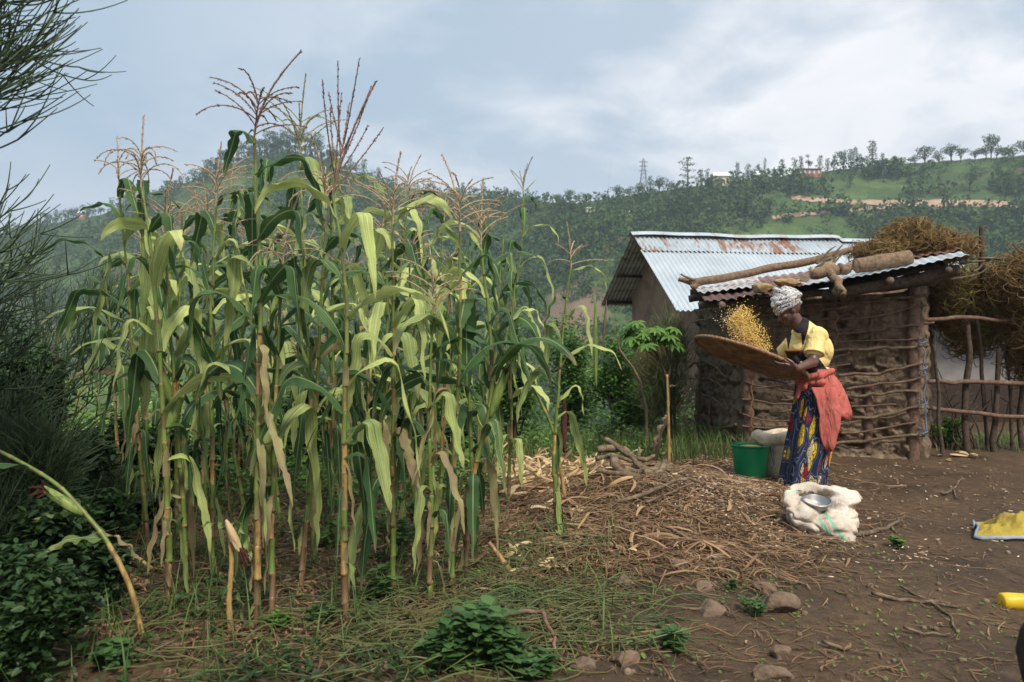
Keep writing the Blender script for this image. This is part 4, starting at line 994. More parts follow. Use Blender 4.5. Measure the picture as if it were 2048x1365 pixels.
# ------------------------------------------------------------------ things lying on the shed roof
def log_thing(name, label, cat, pts, rad, mat='log', ends=True, n=14, wob=0.007, sub=6, seed=1, group=None, forks=()):
    P0 = np.array([tuple(p) for p in pts]); t = thing(name, label, cat, tuple(P0[0]), group)
    m = MB(); tube(m, P0, rad, n, sub=sub, wob=wob, seed=seed)
    for fp, fr in forks: tube(m, fp, fr, n, sub=sub, wob=wob, seed=seed + 3)
    obj('bark', m, MAT[mat], t)
    if ends:
        rr = rad if np.isscalar(rad) else rad[-1]
        for a, b, r_ in ((P0[-1], P0[-2], rr), (P0[0], P0[1], rad if np.isscalar(rad) else rad[0])):
            d_ = (a - b) / np.linalg.norm(a - b); e = MB(); tubes([[a + d_ * 0.002 - d_ * .02, a + d_ * .006]], np.array([[r_ * .93, r_ * .90]]), n, mb=e); obj('cut_end', e, MAT['log_end'], t)
    return t
log_thing('log', 'thick sawn log lying on the right half of the shed roof', 'log', [at(1712, 533, 7.45), at(1765, 525, 7.43), at(1820, 515, 7.42)], [.070, .073, .066], seed=5)
log_thing('pole', 'long bark-covered pole laid across the shed roof from its left edge', 'pole', [at(1358, 560, 8.6), at(1398, 564, 8.5), at(1470, 553, 8.45), at(1540, 537, 8.4), at(1610, 525, 8.35), at(1672, 508, 8.3), at(1705, 500, 8.3)], [.022, .045, .042, .042, .04, .035, .03], 'log', seed=9, forks=[([at(1400, 562, 8.5), at(1378, 556, 8.48), at(1362, 549, 8.48)], [.02, .014, .008]), ([at(1396, 566, 8.5), at(1388, 574, 8.48), at(1384, 571, 8.47)], [.03, .03, .02])])
log_thing('forked_log', 'pale forked stump with a broken limb hanging over the shed eave', 'log', [at(1622, 545, 7.45), at(1655, 543, 7.43), at(1690, 540, 7.5)], [.058, .056, .042], seed=14, wob=.02, forks=[([at(1660, 548, 7.42), at(1672, 560, 7.3), at(1680, 578, 7.2), at(1686, 591, 7.17)], [.042, .036, .030, .022]), ([at(1680, 540, 7.45), at(1700, 536, 7.5)], [.05, .04])])
for nm, px, py, Yd, r, mt, lb in (('stone', 1522, 577, 7.62, (.11, .09, .052), 'stone_gold', 'rounded golden stone weighing down the roof above the headscarf, left of three'), ('stone', 1574, 568, 7.75, (.14, .09, .06), 'stone_gold', 'large flat-faced golden stone in the middle of three on the shed roof'), ('stone', 1613, 565, 7.9, (.085, .07, .05), 'stone', 'smaller grey-brown stone beside the forked stump on the shed roof'), ('stone', 1660, 533, 7.95, (.07, .06, .05), 'stone_gold', 'small pale stone resting behind the forked stump')):
    m = MB(); c = at(px, py, Yd); blob(m, c, r, 0.14, 1.3, px, facet=9, tpl=ICO4); obj(nm, m, MAT[mt], label=lb, cat='stone', group='stones on the shed roof', loc=c - Vector((0, 0, r[2])))
# broken sticks bundled next to the stump
for k in range(8):
    p0 = at(1640 + random.uniform(-10, 30), 535 + random.uniform(-8, 6), 8.05); p1 = at(1668 + random.uniform(-12, 22), 492 + random.uniform(-6, 20), 8.1 + random.uniform(-.1, .2))
    m = MB(); tube(m, [p0, (p0 + p1) / 2 + Vector((random.uniform(-.03, .03), 0, .01)), p1], [.012, .010, .004], 6, sub=4, wob=.008, seed=k)
    obj('stick', m, MAT['stick'], label='thin broken stick in the small bundle jutting up from the shed roof', cat='stick', group='sticks bundled on the shed roof', loc=p0) 

def tangle(name, centers, n, length, rad, mat, label, seed=3, curl=1.0, kind=None, cat='brushwood', K=9, group=None, droop=0.0, nsd=4):
    """tangled springy strands filling ellipsoids (c, r)"""
    g = np.random.default_rng(seed); m = MB(); vol = np.array([np.prod(r) ** 0.7 for c, r in centers]); pick = g.choice(len(centers), n, p=vol / vol.sum())
    C0 = np.array([tuple(c) for c, r in centers])[pick]; Rr = np.array([r for c, r in centers])[pick]
    v = g.normal(size=(n, 3)); v /= np.linalg.norm(v, axis=1, keepdims=True); v *= (g.random(n) ** 0.33)[:, None]
    P = np.zeros((n, K, 3)); P[:, 0] = C0 + v * Rr * 0.85
    d_ = g.normal(size=(n, 3)); d_ /= np.linalg.norm(d_, axis=1, keepdims=True); ax = g.normal(size=(n, 3)); ax /= np.linalg.norm(ax, axis=1, keepdims=True)
    L = g.uniform(0.5, 1.3, n) * length / K; ca = g.uniform(0.1, 0.55, n) * curl
    for k in range(1, K):
        d_ = d_ + np.cross(ax, d_) * ca[:, None] + g.normal(0, 0.12, (n, 3)); rel = (P[:, k - 1] - C0) / Rr; out = (np.linalg.norm(rel, axis=1) > 0.95)[:, None]
        d_ = d_ - out * rel * 0.5; d_[:, 2] -= droop; d_ /= np.linalg.norm(d_, axis=1, keepdims=True); P[:, k] = P[:, k - 1] + d_ * L[:, None]
    tubes(P, g.uniform(0.6, 1.3, (n, 1)) * rad * np.linspace(1, 0.5, K)[None, :], nsd, np.stack([g.random(n), g.random(n) * 0, g.random(n) * 0], 1), m, cap=False)
    c = Vector(tuple(np.mean([tuple(c) for c, r in centers], 0))); zmin = min(c_[2] - r[2] for c_, r in centers)
    return obj(name, m, MAT[mat], label=label, cat=cat, kind=kind, group=group, loc=(c.x, c.y, zmin))
tangle('vine_heap', [(at(1752, 503, 8.3), (.26, .34, .07)), (at(1798, 487, 8.4), (.21, .33, .15)), (at(1820, 476, 8.4), (.22, .32, .18)), (at(1870, 492, 8.3), (.30, .38, .13)), (at(1905, 500, 8.2), (.22, .35, .09))], 3000, 0.42, .0042, 'vines', 'heap of dry golden bean vines piled on top of the shed roof', 5, 1.1, cat='vine heap')
# brush stacked over the fence at the right
tangle('brush_bundle', [(at(1905, 600, 8.6), (.30, .45, .30)), (at(1950, 620, 8.5), (.36, .45, .33)), (at(2000, 610, 8.4), (.33, .45, .36)), (at(1960, 570, 8.7), (.30, .4, .2)), (at(1940, 665, 8.5), (.25, .3, .25)), (at(1890, 570, 8.9), (.2, .3, .18))], 3800, 0.5, .0048, 'vines_green', 'hanging mass of green-brown bean vines on the fence right of the shed', 9, 0.9, cat='brush', droop=.05)
tangle('brush_bundle', [(at(2035, 570, 8.0), (.26, .45, .28)), (at(2080, 560, 7.9), (.36, .45, .36)), (at(2065, 640, 8.0), (.30, .42, .42)), (at(2060, 720, 8.2), (.2, .3, .3))], 3000, 0.42, .005, 'vines', 'darker brown stack of dry stalks at the right edge of the fence', 10, 0.6, cat='brush')

# ------------------------------------------------------------------ fence right of the shed
fence = thing('stick_fence', 'rough pole fence carrying bean vines between the shed and the right edge', 'fence', tuple(base(1940, 8.4)))
for (px, top, bot, r, bend) in ((1872, 690, 915, .028, 10), (1935, 640, 905, .050, -5), (1962, 640, 900, .032, 14), (1992, 700, 905, .045, -6), (2018, 690, 900, .025, 5), (2045, 640, 900, .04, -4)):
    Yd = 8.35 + random.uniform(-.08, .08); b = hit(px + bend, bot, 6, 10); Yd = b.y
    m = MB(); tube(m, [b - Vector((0, 0, .05)), at(px + bend * .5, (top + bot) / 2, Yd), at(px - bend * .5, top, Yd)], [r * .7, r * .62, r * .5], 8, sub=6, wob=.018, seed=px); obj('fence_post', m, MAT['bark'], fence)
for pts, r in ((((1838, 762), (1900, 766), (1960, 766), (2100, 772)), .022), (((1838, 814), (1900, 822), (1980, 830), (2100, 838)), .022), (((1845, 640), (1900, 636), (2000, 640), (2100, 650)), .02)):
    m = MB(); tube(m, [at(px, py, 7.85 + (px - 1838) * .0004) for px, py in pts], r, 8, sub=6, wob=.014, seed=pts[0][1]); obj('fence_rail', m, MAT['stick_red'], fence)
for k in range(16):
    px = random.uniform(1850, 2050); b = hit(px, random.uniform(880, 905), 6, 12); m = MB()
    tube(m, [b, b + Vector((random.uniform(-.15, .15), 0, random.uniform(.2, .4))), b + Vector((random.uniform(-.3, .3), random.uniform(-.1, .1), random.uniform(.4, .95)))], [.010, .008, .003], 5, sub=4, wob=.03, seed=k); obj('brush_twig', m, MAT['bark'], fence)
m = MB(); tube(m, [at(1968, 640, 8.2), at(1965, 560, 8.2), at(1963, 505, 8.2), at(1961, 452, 8.2)], [.030, .028, .026, .024], 9, sub=5, wob=.008); obj('pole', m, MAT['bark'], label='thin cut pole standing upright above the vines against the hillside', cat='pole', loc=at(1968, 640, 8.2))
for k, (a, b) in enumerate((((1925, 528), (2000, 512)), ((1960, 520), (2060, 506)), ((1945, 545), (1995, 500)), ((1985, 560), (2060, 540)), ((1900, 560), (1985, 532)))):
    m = MB(); tube(m, [at(*a, 8.1), at((a[0] + b[0]) / 2, (a[1] + b[1]) / 2 + 4, 8.1), at(*b, 8.1)], [.014, .012, .006], 6, sub=5, wob=.02, seed=k); obj('stick', m, MAT['stick'], label=f'{ordinal(k + 1)} from the left of five loose sticks on the fence vines', cat='stick', group='sticks on the fence vines', loc=at(*a, 8.1))
# low grey building beyond the fence
gb = thing('grey_building', 'low grey-walled building seen through the fence at the right', 'building', (7.2, 12.8, -.1))
m = MB(); box(m, (8.2, 13.4, .55), (5.0, 1.4, 1.9)); obj('wall', m, MAT['grey_wall'], gb, smooth=False)
m = MB(); box(m, (8.2, 12.68, .08), (5.02, .05, .95)); obj('plinth', m, MAT['dark_wood'], gb, smooth=False)
m = MB(); corrugated(m, np.array([5.4, 12.1, 1.62]), np.array([10.9, 12.1, 1.62]), np.array([10.9, 14.6, 2.45]), np.array([5.4, 14.6, 2.45]), tint=.5); obj('roof', m, MAT['tin_rust'], gb)

# ------------------------------------------------------------------ bucket, sacks, bowl, and things on the yard
bk = hit(1501, 957); bt = thing('bucket', 'green plastic bucket of grain standing beside the woman', 'bucket', bk)
s_ = bk.y / FPX; r1, r0, hh = 37 * s_, 29 * s_, 68 * s_
m = MB(); lathe(m, [(0.0, .004), (r0 * .96, 0), (r0, .01), (r0 + (r1 - r0) * .9, hh * .88), (r1 * .98, hh * .90), (r1 * 1.0, hh * .985), (r1 * 1.03, hh), (r1 * .97, hh * 1.0), (r1 * .93, hh * .9), (r0 * .95, .03), (0, .02)], bk, 48); obj('body', m, MAT['green_plastic'], bt)
m = MB(); lathe(m, [(r1 * .99, hh * .95), (r1 * 1.06, hh * .955), (r1 * 1.065, hh * .99), (r1 * 1.04, hh * 1.005)], bk, 48); obj('rim', m, MAT['green_plastic'], bt)
m = MB(); tube(m, [bk + Vector((r1 * 1.03 * cos(a), -r1 * .15, hh * .93 - r1 * 1.15 * sin(-a * 1.0) * 1.0)) for a in np.linspace(0, -pi, 16)][::-1] if False else [bk + Vector((r1 * (1.04 + .12 * sin(a)), -r1 * .25 * sin(a / 2) * 2, hh * .93 - hh * .50 * sin(a))) for a in np.linspace(0, pi, 14)], .004, 6, sub=2); obj('handle', m, MAT['wire'], bt)
m = MB(); V_, F_ = ICO3; v = V_[:, :]; blob(m, bk + Vector((0, 0, hh * .80)), (r1 * .90, r1 * .90, hh * .17), .07, 3, 4); g_ = np.random.default_rng(2); a = g_.uniform(0, 6.28, 900); q = g_.random(900) ** .5
scatter(GRAIN_V, GRAIN_F, np.stack([bk.x + r1 * .86 * q * np.cos(a), bk.y + r1 * .86 * q * np.sin(a), bk.z + hh * (.80 + .165 * np.sqrt(1 - q * q * .95)) + .0 * a], 1), rand_rot(900, g=g_), .011, g_.random(900), m)
obj('maize_grain', m, MAT['kernel'], label='heap of yellow maize grain filling the green bucket', cat='grain', kind='stuff', loc=bk + Vector((0, 0, hh * .7)))

# upright brown sack behind the bucket
def sack(name, label, P0, prof, mat, seed, nfold=7, famp=.05, lean=(0, 0), sy=.8, tilt=None):
    m = MB(); rings = []; n = 56; an = np.linspace(0, 2 * pi, n, endpoint=False)
    for k, (r, z) in enumerate(prof):
        f = 1 + famp * np.sin(an * nfold + 2 * z * 9 + seed) * min(1, z * 6 + .3) + .10 * (fbm(np.stack([np.cos(an) * 1.5, np.sin(an) * 1.5, an * 0 + z * 6 + seed], -1), 3, seed) - .5)
        rings.append(np.stack([P0[0] + lean[0] * z + r * f * np.cos(an), P0[1] + lean[1] * z + r * sy * f * np.sin(an), np.full(n, P0[2] + z) + .012 * np.sin(an * 3 + seed) * (z > .2)], -1))
    loft(m, rings, cap=True); return m, rings
sp = hit(1568, 958); t = thing('grain_sack', 'brownish woven sack standing open behind the bucket and the woman', 'sack', sp)
m, rg = sack('s', '', sp, [(.02, 0), (.15, .0), (.185, .06), (.195, .16), (.18, .27), (.165, .33), (.15, .36)], 'sack_brown', 3, lean=(-.05, 0)); obj('body', m, MAT['sack_brown'], t)
m, rg = sack('s', '', sp, [(.16, .30), (.20, .315), (.215, .345), (.205, .385), (.17, .41), (.13, .40), (.12, .36)], 'sack_brown', 5, 6, .10, lean=(-.16, 0)); obj('rolled_rim', m, MAT['sack_brown'], t)

# white sack in front, slumped open
sb = hit(1648, 1082)
t = thing('white_sack', 'slumped white woven sack with green stripes lying open on the soil by the heap', 'sack', sb)
SY = sb.y + .20
def Q(px, py, dy=0.0): return np.array(tuple(at(px, py, SY + dy)))
sk = MB()
def sE(c, r, M=None): v, f = ICO3; P = v * np.asarray(r); P = P @ np.array(M).T if M is not None else P; sk.add(P + c, f)
sE(Q(1642, 1048), (.185, .17, .105)); sE(Q(1672, 1062, -.06), (.13, .13, .09)); sE(Q(1606, 1028, .02), (.11, .15, .11)); sE(Q(1684, 1036, .02), (.10, .14, .10)); sE(Q(1630, 1024, .03), (.12, .09, .05)); sE(Q(1690, 990, .10), (.09, .10, .05))
capsule(sk, Q(1668, 1056, -.10), Q(1712, 1106, -.20), .11, .020); capsule(sk, Q(1640, 1075, -.12), Q(1704, 1096, -.17), .040, .012); capsule(sk, Q(1690, 1040, -.05), Q(1707, 1096, -.17), .045, .010)
lip = [Q(1600, 1050, -.08), Q(1578, 1018, -.03), Q(1576, 992, .05), Q(1598, 976, .12), Q(1630, 974, .16), Q(1656, 984, .14)]
Lp, lr = spline(lip, 6, np.array([.032, .034, .032, .034, .034, .03])); tubes([Lp], (lr * (1 + .06 * np.sin(np.arange(len(lr)) * .9)))[None], 12, mb=sk)
sE(Q(1680, 984, .13), (.115, .10, .036), Matrix.Rotation(R(14), 3, 'Y')); sE(Q(1690, 1000, .05), (.095, .12, .030), Matrix.Rotation(R(-10), 3, 'Y')); capsule(sk, Q(1690, 985, .10), Q(1724, 996, .06), .040, .010)
Vs, Fq = evaluated(sk, .007, 22, .5)
cc_ = Q(1645, 1045)
nz = np.stack([fbm(Vs * 9 + k * 31, 3, k + 3) for k in range(3)], -1) - .5; cre = (1 - np.abs(2 * fbm(Vs * np.array([9, 9, 13]) + 5, 2, 17) - 1)) ** 7; rd2 = (Vs - cc_) / np.linalg.norm(Vs - cc_, axis=1, keepdims=True)
Vs = Vs + nz * .013 - rd2 * (.022 * cre)[:, None]
Vs[:, 2] = np.maximum(Vs[:, 2], G(Vs[:, 0], Vs[:, 1]) - .01)
spx = CX + FPX * Vs[:, 0] / Vs[:, 1]; spy = CY - FPX * (Vs[:, 2] - CAMZ) / Vs[:, 1]
sv = ((spx - 1640) * .80 - (spy - 1045) * .60) / 60 + .12; A = np.stack([np.where((spy > 1018) & (spx > 1636), np.clip(sv * .5 + .38, 0, .99), 0), np.clip(1 - np.abs(spy - 978 - (spx - 1600) * -.35) / 18, 0, 1) * (spx < 1625) * (spy < 990), 0 * sv], 1)
m = MB(); m.add(Vs, Fq, A); obj('body', m, MAT['sack_white'], t)
# bowl
bp = at(1632, 1017, SY - .03); br = 28 * sb.y / FPX * 1.0
bw = thing('metal_bowl', 'small dented steel bowl resting in the mouth of the white sack', 'bowl', bp)
Mt = Matrix.Rotation(R(16), 3, 'X'); m = MB(); lathe(m, [(0, 0), (br * .62, .0), (br * .82, .018), (br * .98, .052), (br * 1.0, .056), (br * .95, .052), (br * .78, .020), (br * .58, .006), (0, .004)], bp, 44, M=Mt); obj('body', m, MAT['steel'], bw)
m = MB(); lathe(m, [(br * .97, .050), (br * 1.05, .052), (br * 1.06, .058), (br * .98, .060)], bp, 44, M=Mt); obj('rim', m, MAT['steel'], bw)

# yellow tarpaulin at the right edge, grey-blue lining
tp = hit(1995, 1078); ty = thing('tarpaulin', 'yellow sheet with a blue-grey hem crumpled on the soil at the right edge', 'tarpaulin', tp)
k = tp.y / FPX; nu, nv = 60, 34; U, V2 = np.meshgrid(np.linspace(0, 1, nu), np.linspace(0, 1, nv))
tyy = tp.y - .02 + .42 * V2; tx_ = (tp.x + (-42 + 200 * U + 6 * np.sin(V2 * 4)) * k) * (tyy / tp.y); prof = np.sin(pi * np.clip(V2 * 1.05, 0, 1)) ** .6
tz = G(tx_, tyy) + .012 + .075 * prof * sstep(0, .22, U) * (.75 + .5 * fbm(np.stack([U * 4, V2 * 2, U * 0], -1), 3, 6)) + .03 * np.sin(U * 15 + V2 * 5) * prof + .09 * (fbm(np.stack([U * 9, V2 * 5, U * 0 + 2], -1), 3, 16) - .42) * prof
m = MB(); grid_mesh(tx_, tyy, tz, m); q0 = m.f[0]; m.add(np.stack([tx_, tyy, tz - .008], -1).reshape(-1, 3), q0[:, ::-1]); obj('sheet', m, MAT['yellow_tarp'], ty)
m = MB(); hx_ = np.concatenate([tx_[::-1, 0], tx_[0, 1:]]); hy_ = np.concatenate([tyy[::-1, 0], tyy[0, 1:]]); hz = np.concatenate([tz[::-1, 0], tz[0, 1:]])
c_ = np.stack([hx_, hy_, hz], -1); out = np.stack([np.where(np.arange(len(c_)) < nv, -.020, 0), np.where(np.arange(len(c_)) < nv, 0, -.038), np.full(len(c_), -.002)], -1) * (.6 + .8 * fbm(np.stack([np.arange(len(c_)) * .15, np.zeros(len(c_)), np.ones(len(c_))], 1), 2, 5))[:, None]
loft(m, np.stack([c_ + [0, 0, .012], c_ + out * .6 + [0, 0, .016], c_ + out + [0, 0, .004], c_ + out * .8 + [0, 0, -.006], c_ + [0, 0, .0]]), close=False); obj('hem', m, MAT['blue_grey_cloth'], ty)
yp = hit(2012, 1222); m = MB(); r_ = 17.5 * yp.y / FPX; cz_ = yp.z + r_ - .01
yt = thing('jerrycan', 'yellow plastic container end poking in at the right edge of the yard', 'jerrycan', (yp.x, yp.y, yp.z))
tubes([[(yp.x - .005, yp.y + .03, cz_), (yp.x, yp.y + .03, cz_), (yp.x + .03, yp.y + .03, cz_), (yp.x + .19, yp.y - .0, cz_), (yp.x + .22, yp.y - .0, cz_ + .03)]], np.array([[r_ * .8, r_ * .97, r_, r_ * 1.03, r_ * 2.0]]), 26, mb=m); tubes([[(yp.x + .215, yp.y, cz_ + .04), (yp.x + .50, yp.y - .05, cz_ + .05)]], np.array([[r_ * 2.1, r_ * 2.1]]), 26, mb=m)
obj('body', m, MAT['yellow_plastic'], yt)
# dark trunk just inside the right edge, close to the camera
m = MB(); tube(m, [(1.400, 2.05, -.1), (1.372, 2.05, .3), (1.380, 2.06, .5), (1.40, 2.08, .72), (1.45, 2.12, .80)], [.062, .058, .05, .045, .02], 10, sub=5, wob=.01); obj('post', m, MAT['dark_wood'], label='dark weathered post at the right edge near the camera', cat='post', loc=(1.375, 2.05, 0))

# ------------------------------------------------------------------ rocks
ROCKS = [(1250, 1178, 30, 20, 'rounded brown stone beside the husks left of the flat stones'), (1362, 1143, 26, 16, 'half-buried stone below the dry root tuft, left'), (1425, 1125, 30, 14, 'small stone under the straw right of the dry root tuft'), (1408, 1185, 24, 16, 'small brown stone between the root tuft and the flat stones'), (1428, 1235, 40, 22, 'flat-topped brown rock, left one of the lower pair'), (1562, 1228, 48, 30, 'large angular brown rock at the edge of the path'), (1540, 1188, 34, 14, 'flat slab leaning behind the large angular rock'), (1568, 1318, 30, 20, 'dark rounded stone low on the path'), (1252, 1332, 32, 22, 'pale brown rounded stone near the bottom edge'), (1172, 1345, 34, 20, 'dull stone beside the leafy weeds at the bottom edge'), (1555, 1362, 46, 20, 'grey-brown stone cut by the bottom edge'), (1428, 895, 12, 8, 'small stone at the foot of the shed side wall')]
for i, (px, py, rx, rz_, lb) in enumerate(ROCKS):
    h_ = hit(px, py); s = h_.y / FPX; m = MB(); c = Vector((h_.x, h_.y + rx * s * .5, h_.z + rz_ * s * .18))
    blob(m, c, (rx * s, rx * s * .85, rz_ * s * 1.0), .16, 1.5, i + 40, facet=12, tpl=ICO4, M=Matrix.Rotation(random.uniform(-.25, .25), 3, 'Y') @ Matrix.Rotation(random.uniform(0, .5), 3, 'Z'))
    obj('rock', m, MAT['stone'], label=lb, cat='rock', group='stones in the yard', loc=(h_.x, c.y, h_.z))

# ------------------------------------------------------------------ firewood pile, branches
FW = [((1195, 900), (1240, 895), (1285, 935), (1330, 950), .026, 'longest curved root of the firewood pile, running from upper left to right'), ((1210, 880), (1250, 905), (1290, 920), (1310, 912), .020, 'upper stick of the firewood pile with a knobbed left end'), ((1222, 922), (1250, 945), (1272, 962), .032, 'thick stick pointing down towards the camera in the firewood pile'), ((1182, 940), (1230, 948), (1290, 955), .022, 'straight low stick at the left foot of the firewood pile'), ((1250, 935), (1290, 945), (1325, 930), (1335, 945), .026, 'bent root with a claw-like end at the right of the firewood pile'),
      ((1288, 945), (1315, 955), (1330, 925), .028, 'stout stump piece at the right end of the firewood pile'), ((1195, 915), (1225, 912), (1260, 925), .018, 'thin dark stick lying across the left of the firewood pile'), ((1305, 900), (1310, 880), (1322, 850), (1330, 830), .016, 'dark slanting stick standing up behind the firewood pile'), ((1325, 950), (1335, 975), .014, 'short twig hanging off the right end of the firewood pile'), ((1280, 915), (1276, 895), .013, 'short upright twig in the middle of the firewood pile'), ((1260, 950), (1300, 962), (1345, 940), .014, 'slender twig along the front of the firewood pile')]
for i, s in enumerate(FW):
    b0 = hit(1270, 965); P = []
    for j, (px, py) in enumerate(s[:-2]):
        Yd = b0.y + (965 - py) * .006 if i != 7 else b0.y + .4; P.append(at(px, py, Yd))
    m = MB(); tube(m, P, [s[-2] * f for f in np.linspace(1.1, .7, len(P))], 9, sub=7, wob=.018, seed=i + 4); obj('firewood_stick', m, MAT['stick'], label=s[-1], cat='firewood', group='sticks in the firewood pile', loc=P[0])
def lying(pts, r, mat, name, label, cat, forks=(), lift=.012, wob=.01, seed=1, group=None):
    P = []
    for p in pts:
        h_ = hit(p[0], p[1]); P.append(h_ + Vector((0, 0, lift + (p[2] if len(p) > 2 else 0))))
    m = MB(); tube(m, P, [r * f for f in np.linspace(1.1, .6, len(P))], 8, sub=7, wob=wob, seed=seed)
    for f in forks:
        Q = [hit(p[0], p[1]) + Vector((0, 0, lift + (p[2] if len(p) > 2 else 0))) for p in f]; tube(m, Q, [r * .7 * k for k in np.linspace(1, .5, len(Q))], 7, sub=6, wob=wob, seed=seed + 2)
    return obj(name, m, MAT[mat], label=label, cat=cat, group=group, loc=P[0])
lying([(1232, 1018, .02), (1290, 1008, .05), (1345, 992, .07), (1378, 980, .06), (1402, 982, .03)], .014, 'stick', 'branch', 'long curved grey-brown branch looping over the straw heap', 'branch', [[(1290, 1018, .02), (1340, 1002, .04), (1385, 985, .05)]])
lying([(1708, 1078), (1745, 1068), (1780, 1060), (1798, 1050, .02)], .016, 'stick', 'branch', 'short dark branch lying right of the white sack', 'branch', [[(1780, 1060), (1792, 1070)]])
lying([(1885, 993), (1900, 985), (1915, 975, .01), (1924, 960, .01)], .010, 'stick', 'branch', 'small forked twig on bare soil near the fence', 'branch', [[(1905, 982), (1914, 1000)]])
lying([(960, 995), (1000, 1005), (1040, 1015)], .018, 'stick', 'branch', 'dark stick half under the husks left of the heap', 'branch')
lying([(985, 1268, .05), (1030, 1277, .09), (1085, 1290, .10), (1112, 1318, .03), (1118, 1340, .0)], .010, 'stick_red', 'branch', 'arched brown stem over the leafy weeds at the bottom', 'branch')
lying([(1812, 1265), (1850, 1272), (1900, 1280)], .007, 'stick', 'branch', 'thin straight twig on the soil low on the right', 'branch')
lying([(1650, 1296), (1690, 1302), (1700, 1300)], .008, 'stick', 'branch', 'short thick twig on the soil near the bottom edge', 'branch')
lying([(1748, 1196), (1800, 1205), (1860, 1215), (1925, 1222)], .010, 'stick', 'branch', 'ragged dry stem crossing the bare soil at mid right', 'branch', [[(1860, 1215), (1900, 1240), (1912, 1270)], [(1800, 1182), (1850, 1205), (1900, 1215)]])
# ------------------------------------------------------------------ the woman, facing left, tossing grain in a flat basket
WY = 6.3
def S(px, py, dy=0.0): p = at(px, py, WY + dy); return np.array([p.x, p.y, p.z])
feet = base(1606, WY)
wm = thing('person', 'woman in yellow and black shirt, red wrap and patterned skirt tossing grain from a basket', 'person', tuple(feet))
# tray frame
TC = S(1500, 719, -0.05); ta = np.array([.928, 0, -.373]); al = R(5.5); tb = np.array([0, -cos(al), sin(al)]); tb = tb - ta * (ta @ tb); tb /= np.linalg.norm(tb); tn = np.cross(ta, tb); tn = -tn / np.linalg.norm(tn) * (1 if -np.cross(ta, tb)[2] > 0 else -1)
if tn[2] < 0: tn = -tn
TR = 0.445
def rim(phi, k=1.0): return TC + ta * TR * k * cos(phi) + tb * TR * k * sin(phi)
body = MB()
def E(c, r, M=None): v, f = ICO3; P = v * np.asarray(r); P = P @ np.array(M).T if M is not None else P; body.add(P + np.asarray(c), f)
# trunk
pel, wst, chest, neck = S(1642, 775), S(1632, 735), S(1612, 690), S(1600, 657)
for c, r in ((pel, (.125, .155, .12)), (S(1645, 800), (.135, .16, .10)), (wst, (.10, .125, .10)), (chest, (.115, .15, .13)), (S(1620, 672), (.10, .17, .07)), ((pel + wst) / 2, (.11, .135, .1))): E(c, r, Matrix.Rotation(R(-18), 3, 'Y'))
capsule(body, S(1606, 665), S(1589, 636), .058, .050)
# head: skull, face, jaw, features
H = S(1577, 620); fz = np.array([-.88, 0, -.47]); fz /= np.linalg.norm(fz)      # facing left and down
uh = np.array([-.47, 0, .88]); sd = np.array([0, -1, 0])
Mh = np.stack([fz, sd, uh], 1)
def HP_(f, s, u): return H + fz * f + sd * s + uh * u
E(HP_(-.012, 0, .022), (.094, .074, .088), Mh); E(HP_(.030, 0, -.035), (.056, .058, .072), Mh); E(HP_(.046, 0, -.078), (.036, .038, .028), Mh)
E(HP_(.010, 0, -.055), (.062, .056, .045), Mh)
capsule(body, HP_(.083, 0, -.002), HP_(.104, 0, -.036), .008, .013); [E(HP_(.090, s * .014, -.039), (.011, .010, .009), Mh) for s in (-1, 1)]
capsule(body, HP_(.078, -.015, -.064), HP_(.078, .015, -.064), .0085); capsule(body, HP_(.075, -.013, -.075), HP_(.075, .013, -.075), .009)
for s in (-1, 1):
    E(HP_(.060, s * .036, -.026), (.022, .020, .024), Mh); capsule(body, HP_(.078, s * .012, .018), HP_(.064, s * .044, .020), .009)
    E(HP_(-.008, s * .074, -.012), (.016, .008, .028), Mh)
# arms
shL, elL, wrL = S(1634, 670, -.17), S(1626, 724, -.25), None
def hand(mb, wrist, f, nrm, lat, curl, scale=1.0, thumb=1):
    """f towards the fingers, nrm out of the palm (fingers curl towards it), lat towards the thumb"""
    f = f / np.linalg.norm(f); nrm = nrm - f * (nrm @ f); nrm /= np.linalg.norm(nrm); lat = lat - f * (lat @ f) - nrm * (lat @ nrm); lat /= np.linalg.norm(lat); s = scale
    for k in range(4):
        o = lat * (.030 - .020 * k) * s; capsule(mb, wrist + o * .55 + f * .008 * s, wrist + o + f * .085 * s, .014 * s, .0115 * s)
        L = [.042, .046, .043, .034][k] * s; p = wrist + o + f * .088 * s; a = curl[0]; r = [.0090, .0095, .0090, .0080][k] * s
        for j, (ll, da) in enumerate(((L, curl[1]), (L * .62, curl[2]), (L * .5, 0))):
            d_ = f * cos(a) + nrm * sin(a) + lat * (.04 - .03 * k) * .6; q = p + d_ * ll; capsule(mb, p, q, r * (1 - .08 * j), r * (.92 - .08 * j), 10); p = q; a += da
    p = wrist + lat * .022 * s + f * .022 * s; q = p + (lat * .75 + f * .6 + nrm * .30) * .036 * s; capsule(mb, p, q, .0155 * s, .012 * s); q2 = q + (f * .9 + lat * .25 + nrm * .35) * .034 * s; capsule(mb, q, q2, .0115 * s, .010 * s); capsule(mb, q2, q2 + (f * .9 + nrm * .4) * .024 * s, .010 * s, .008 * s)
phN, phF = R(77), R(-42)
gN, gF = rim(phN), rim(phF)
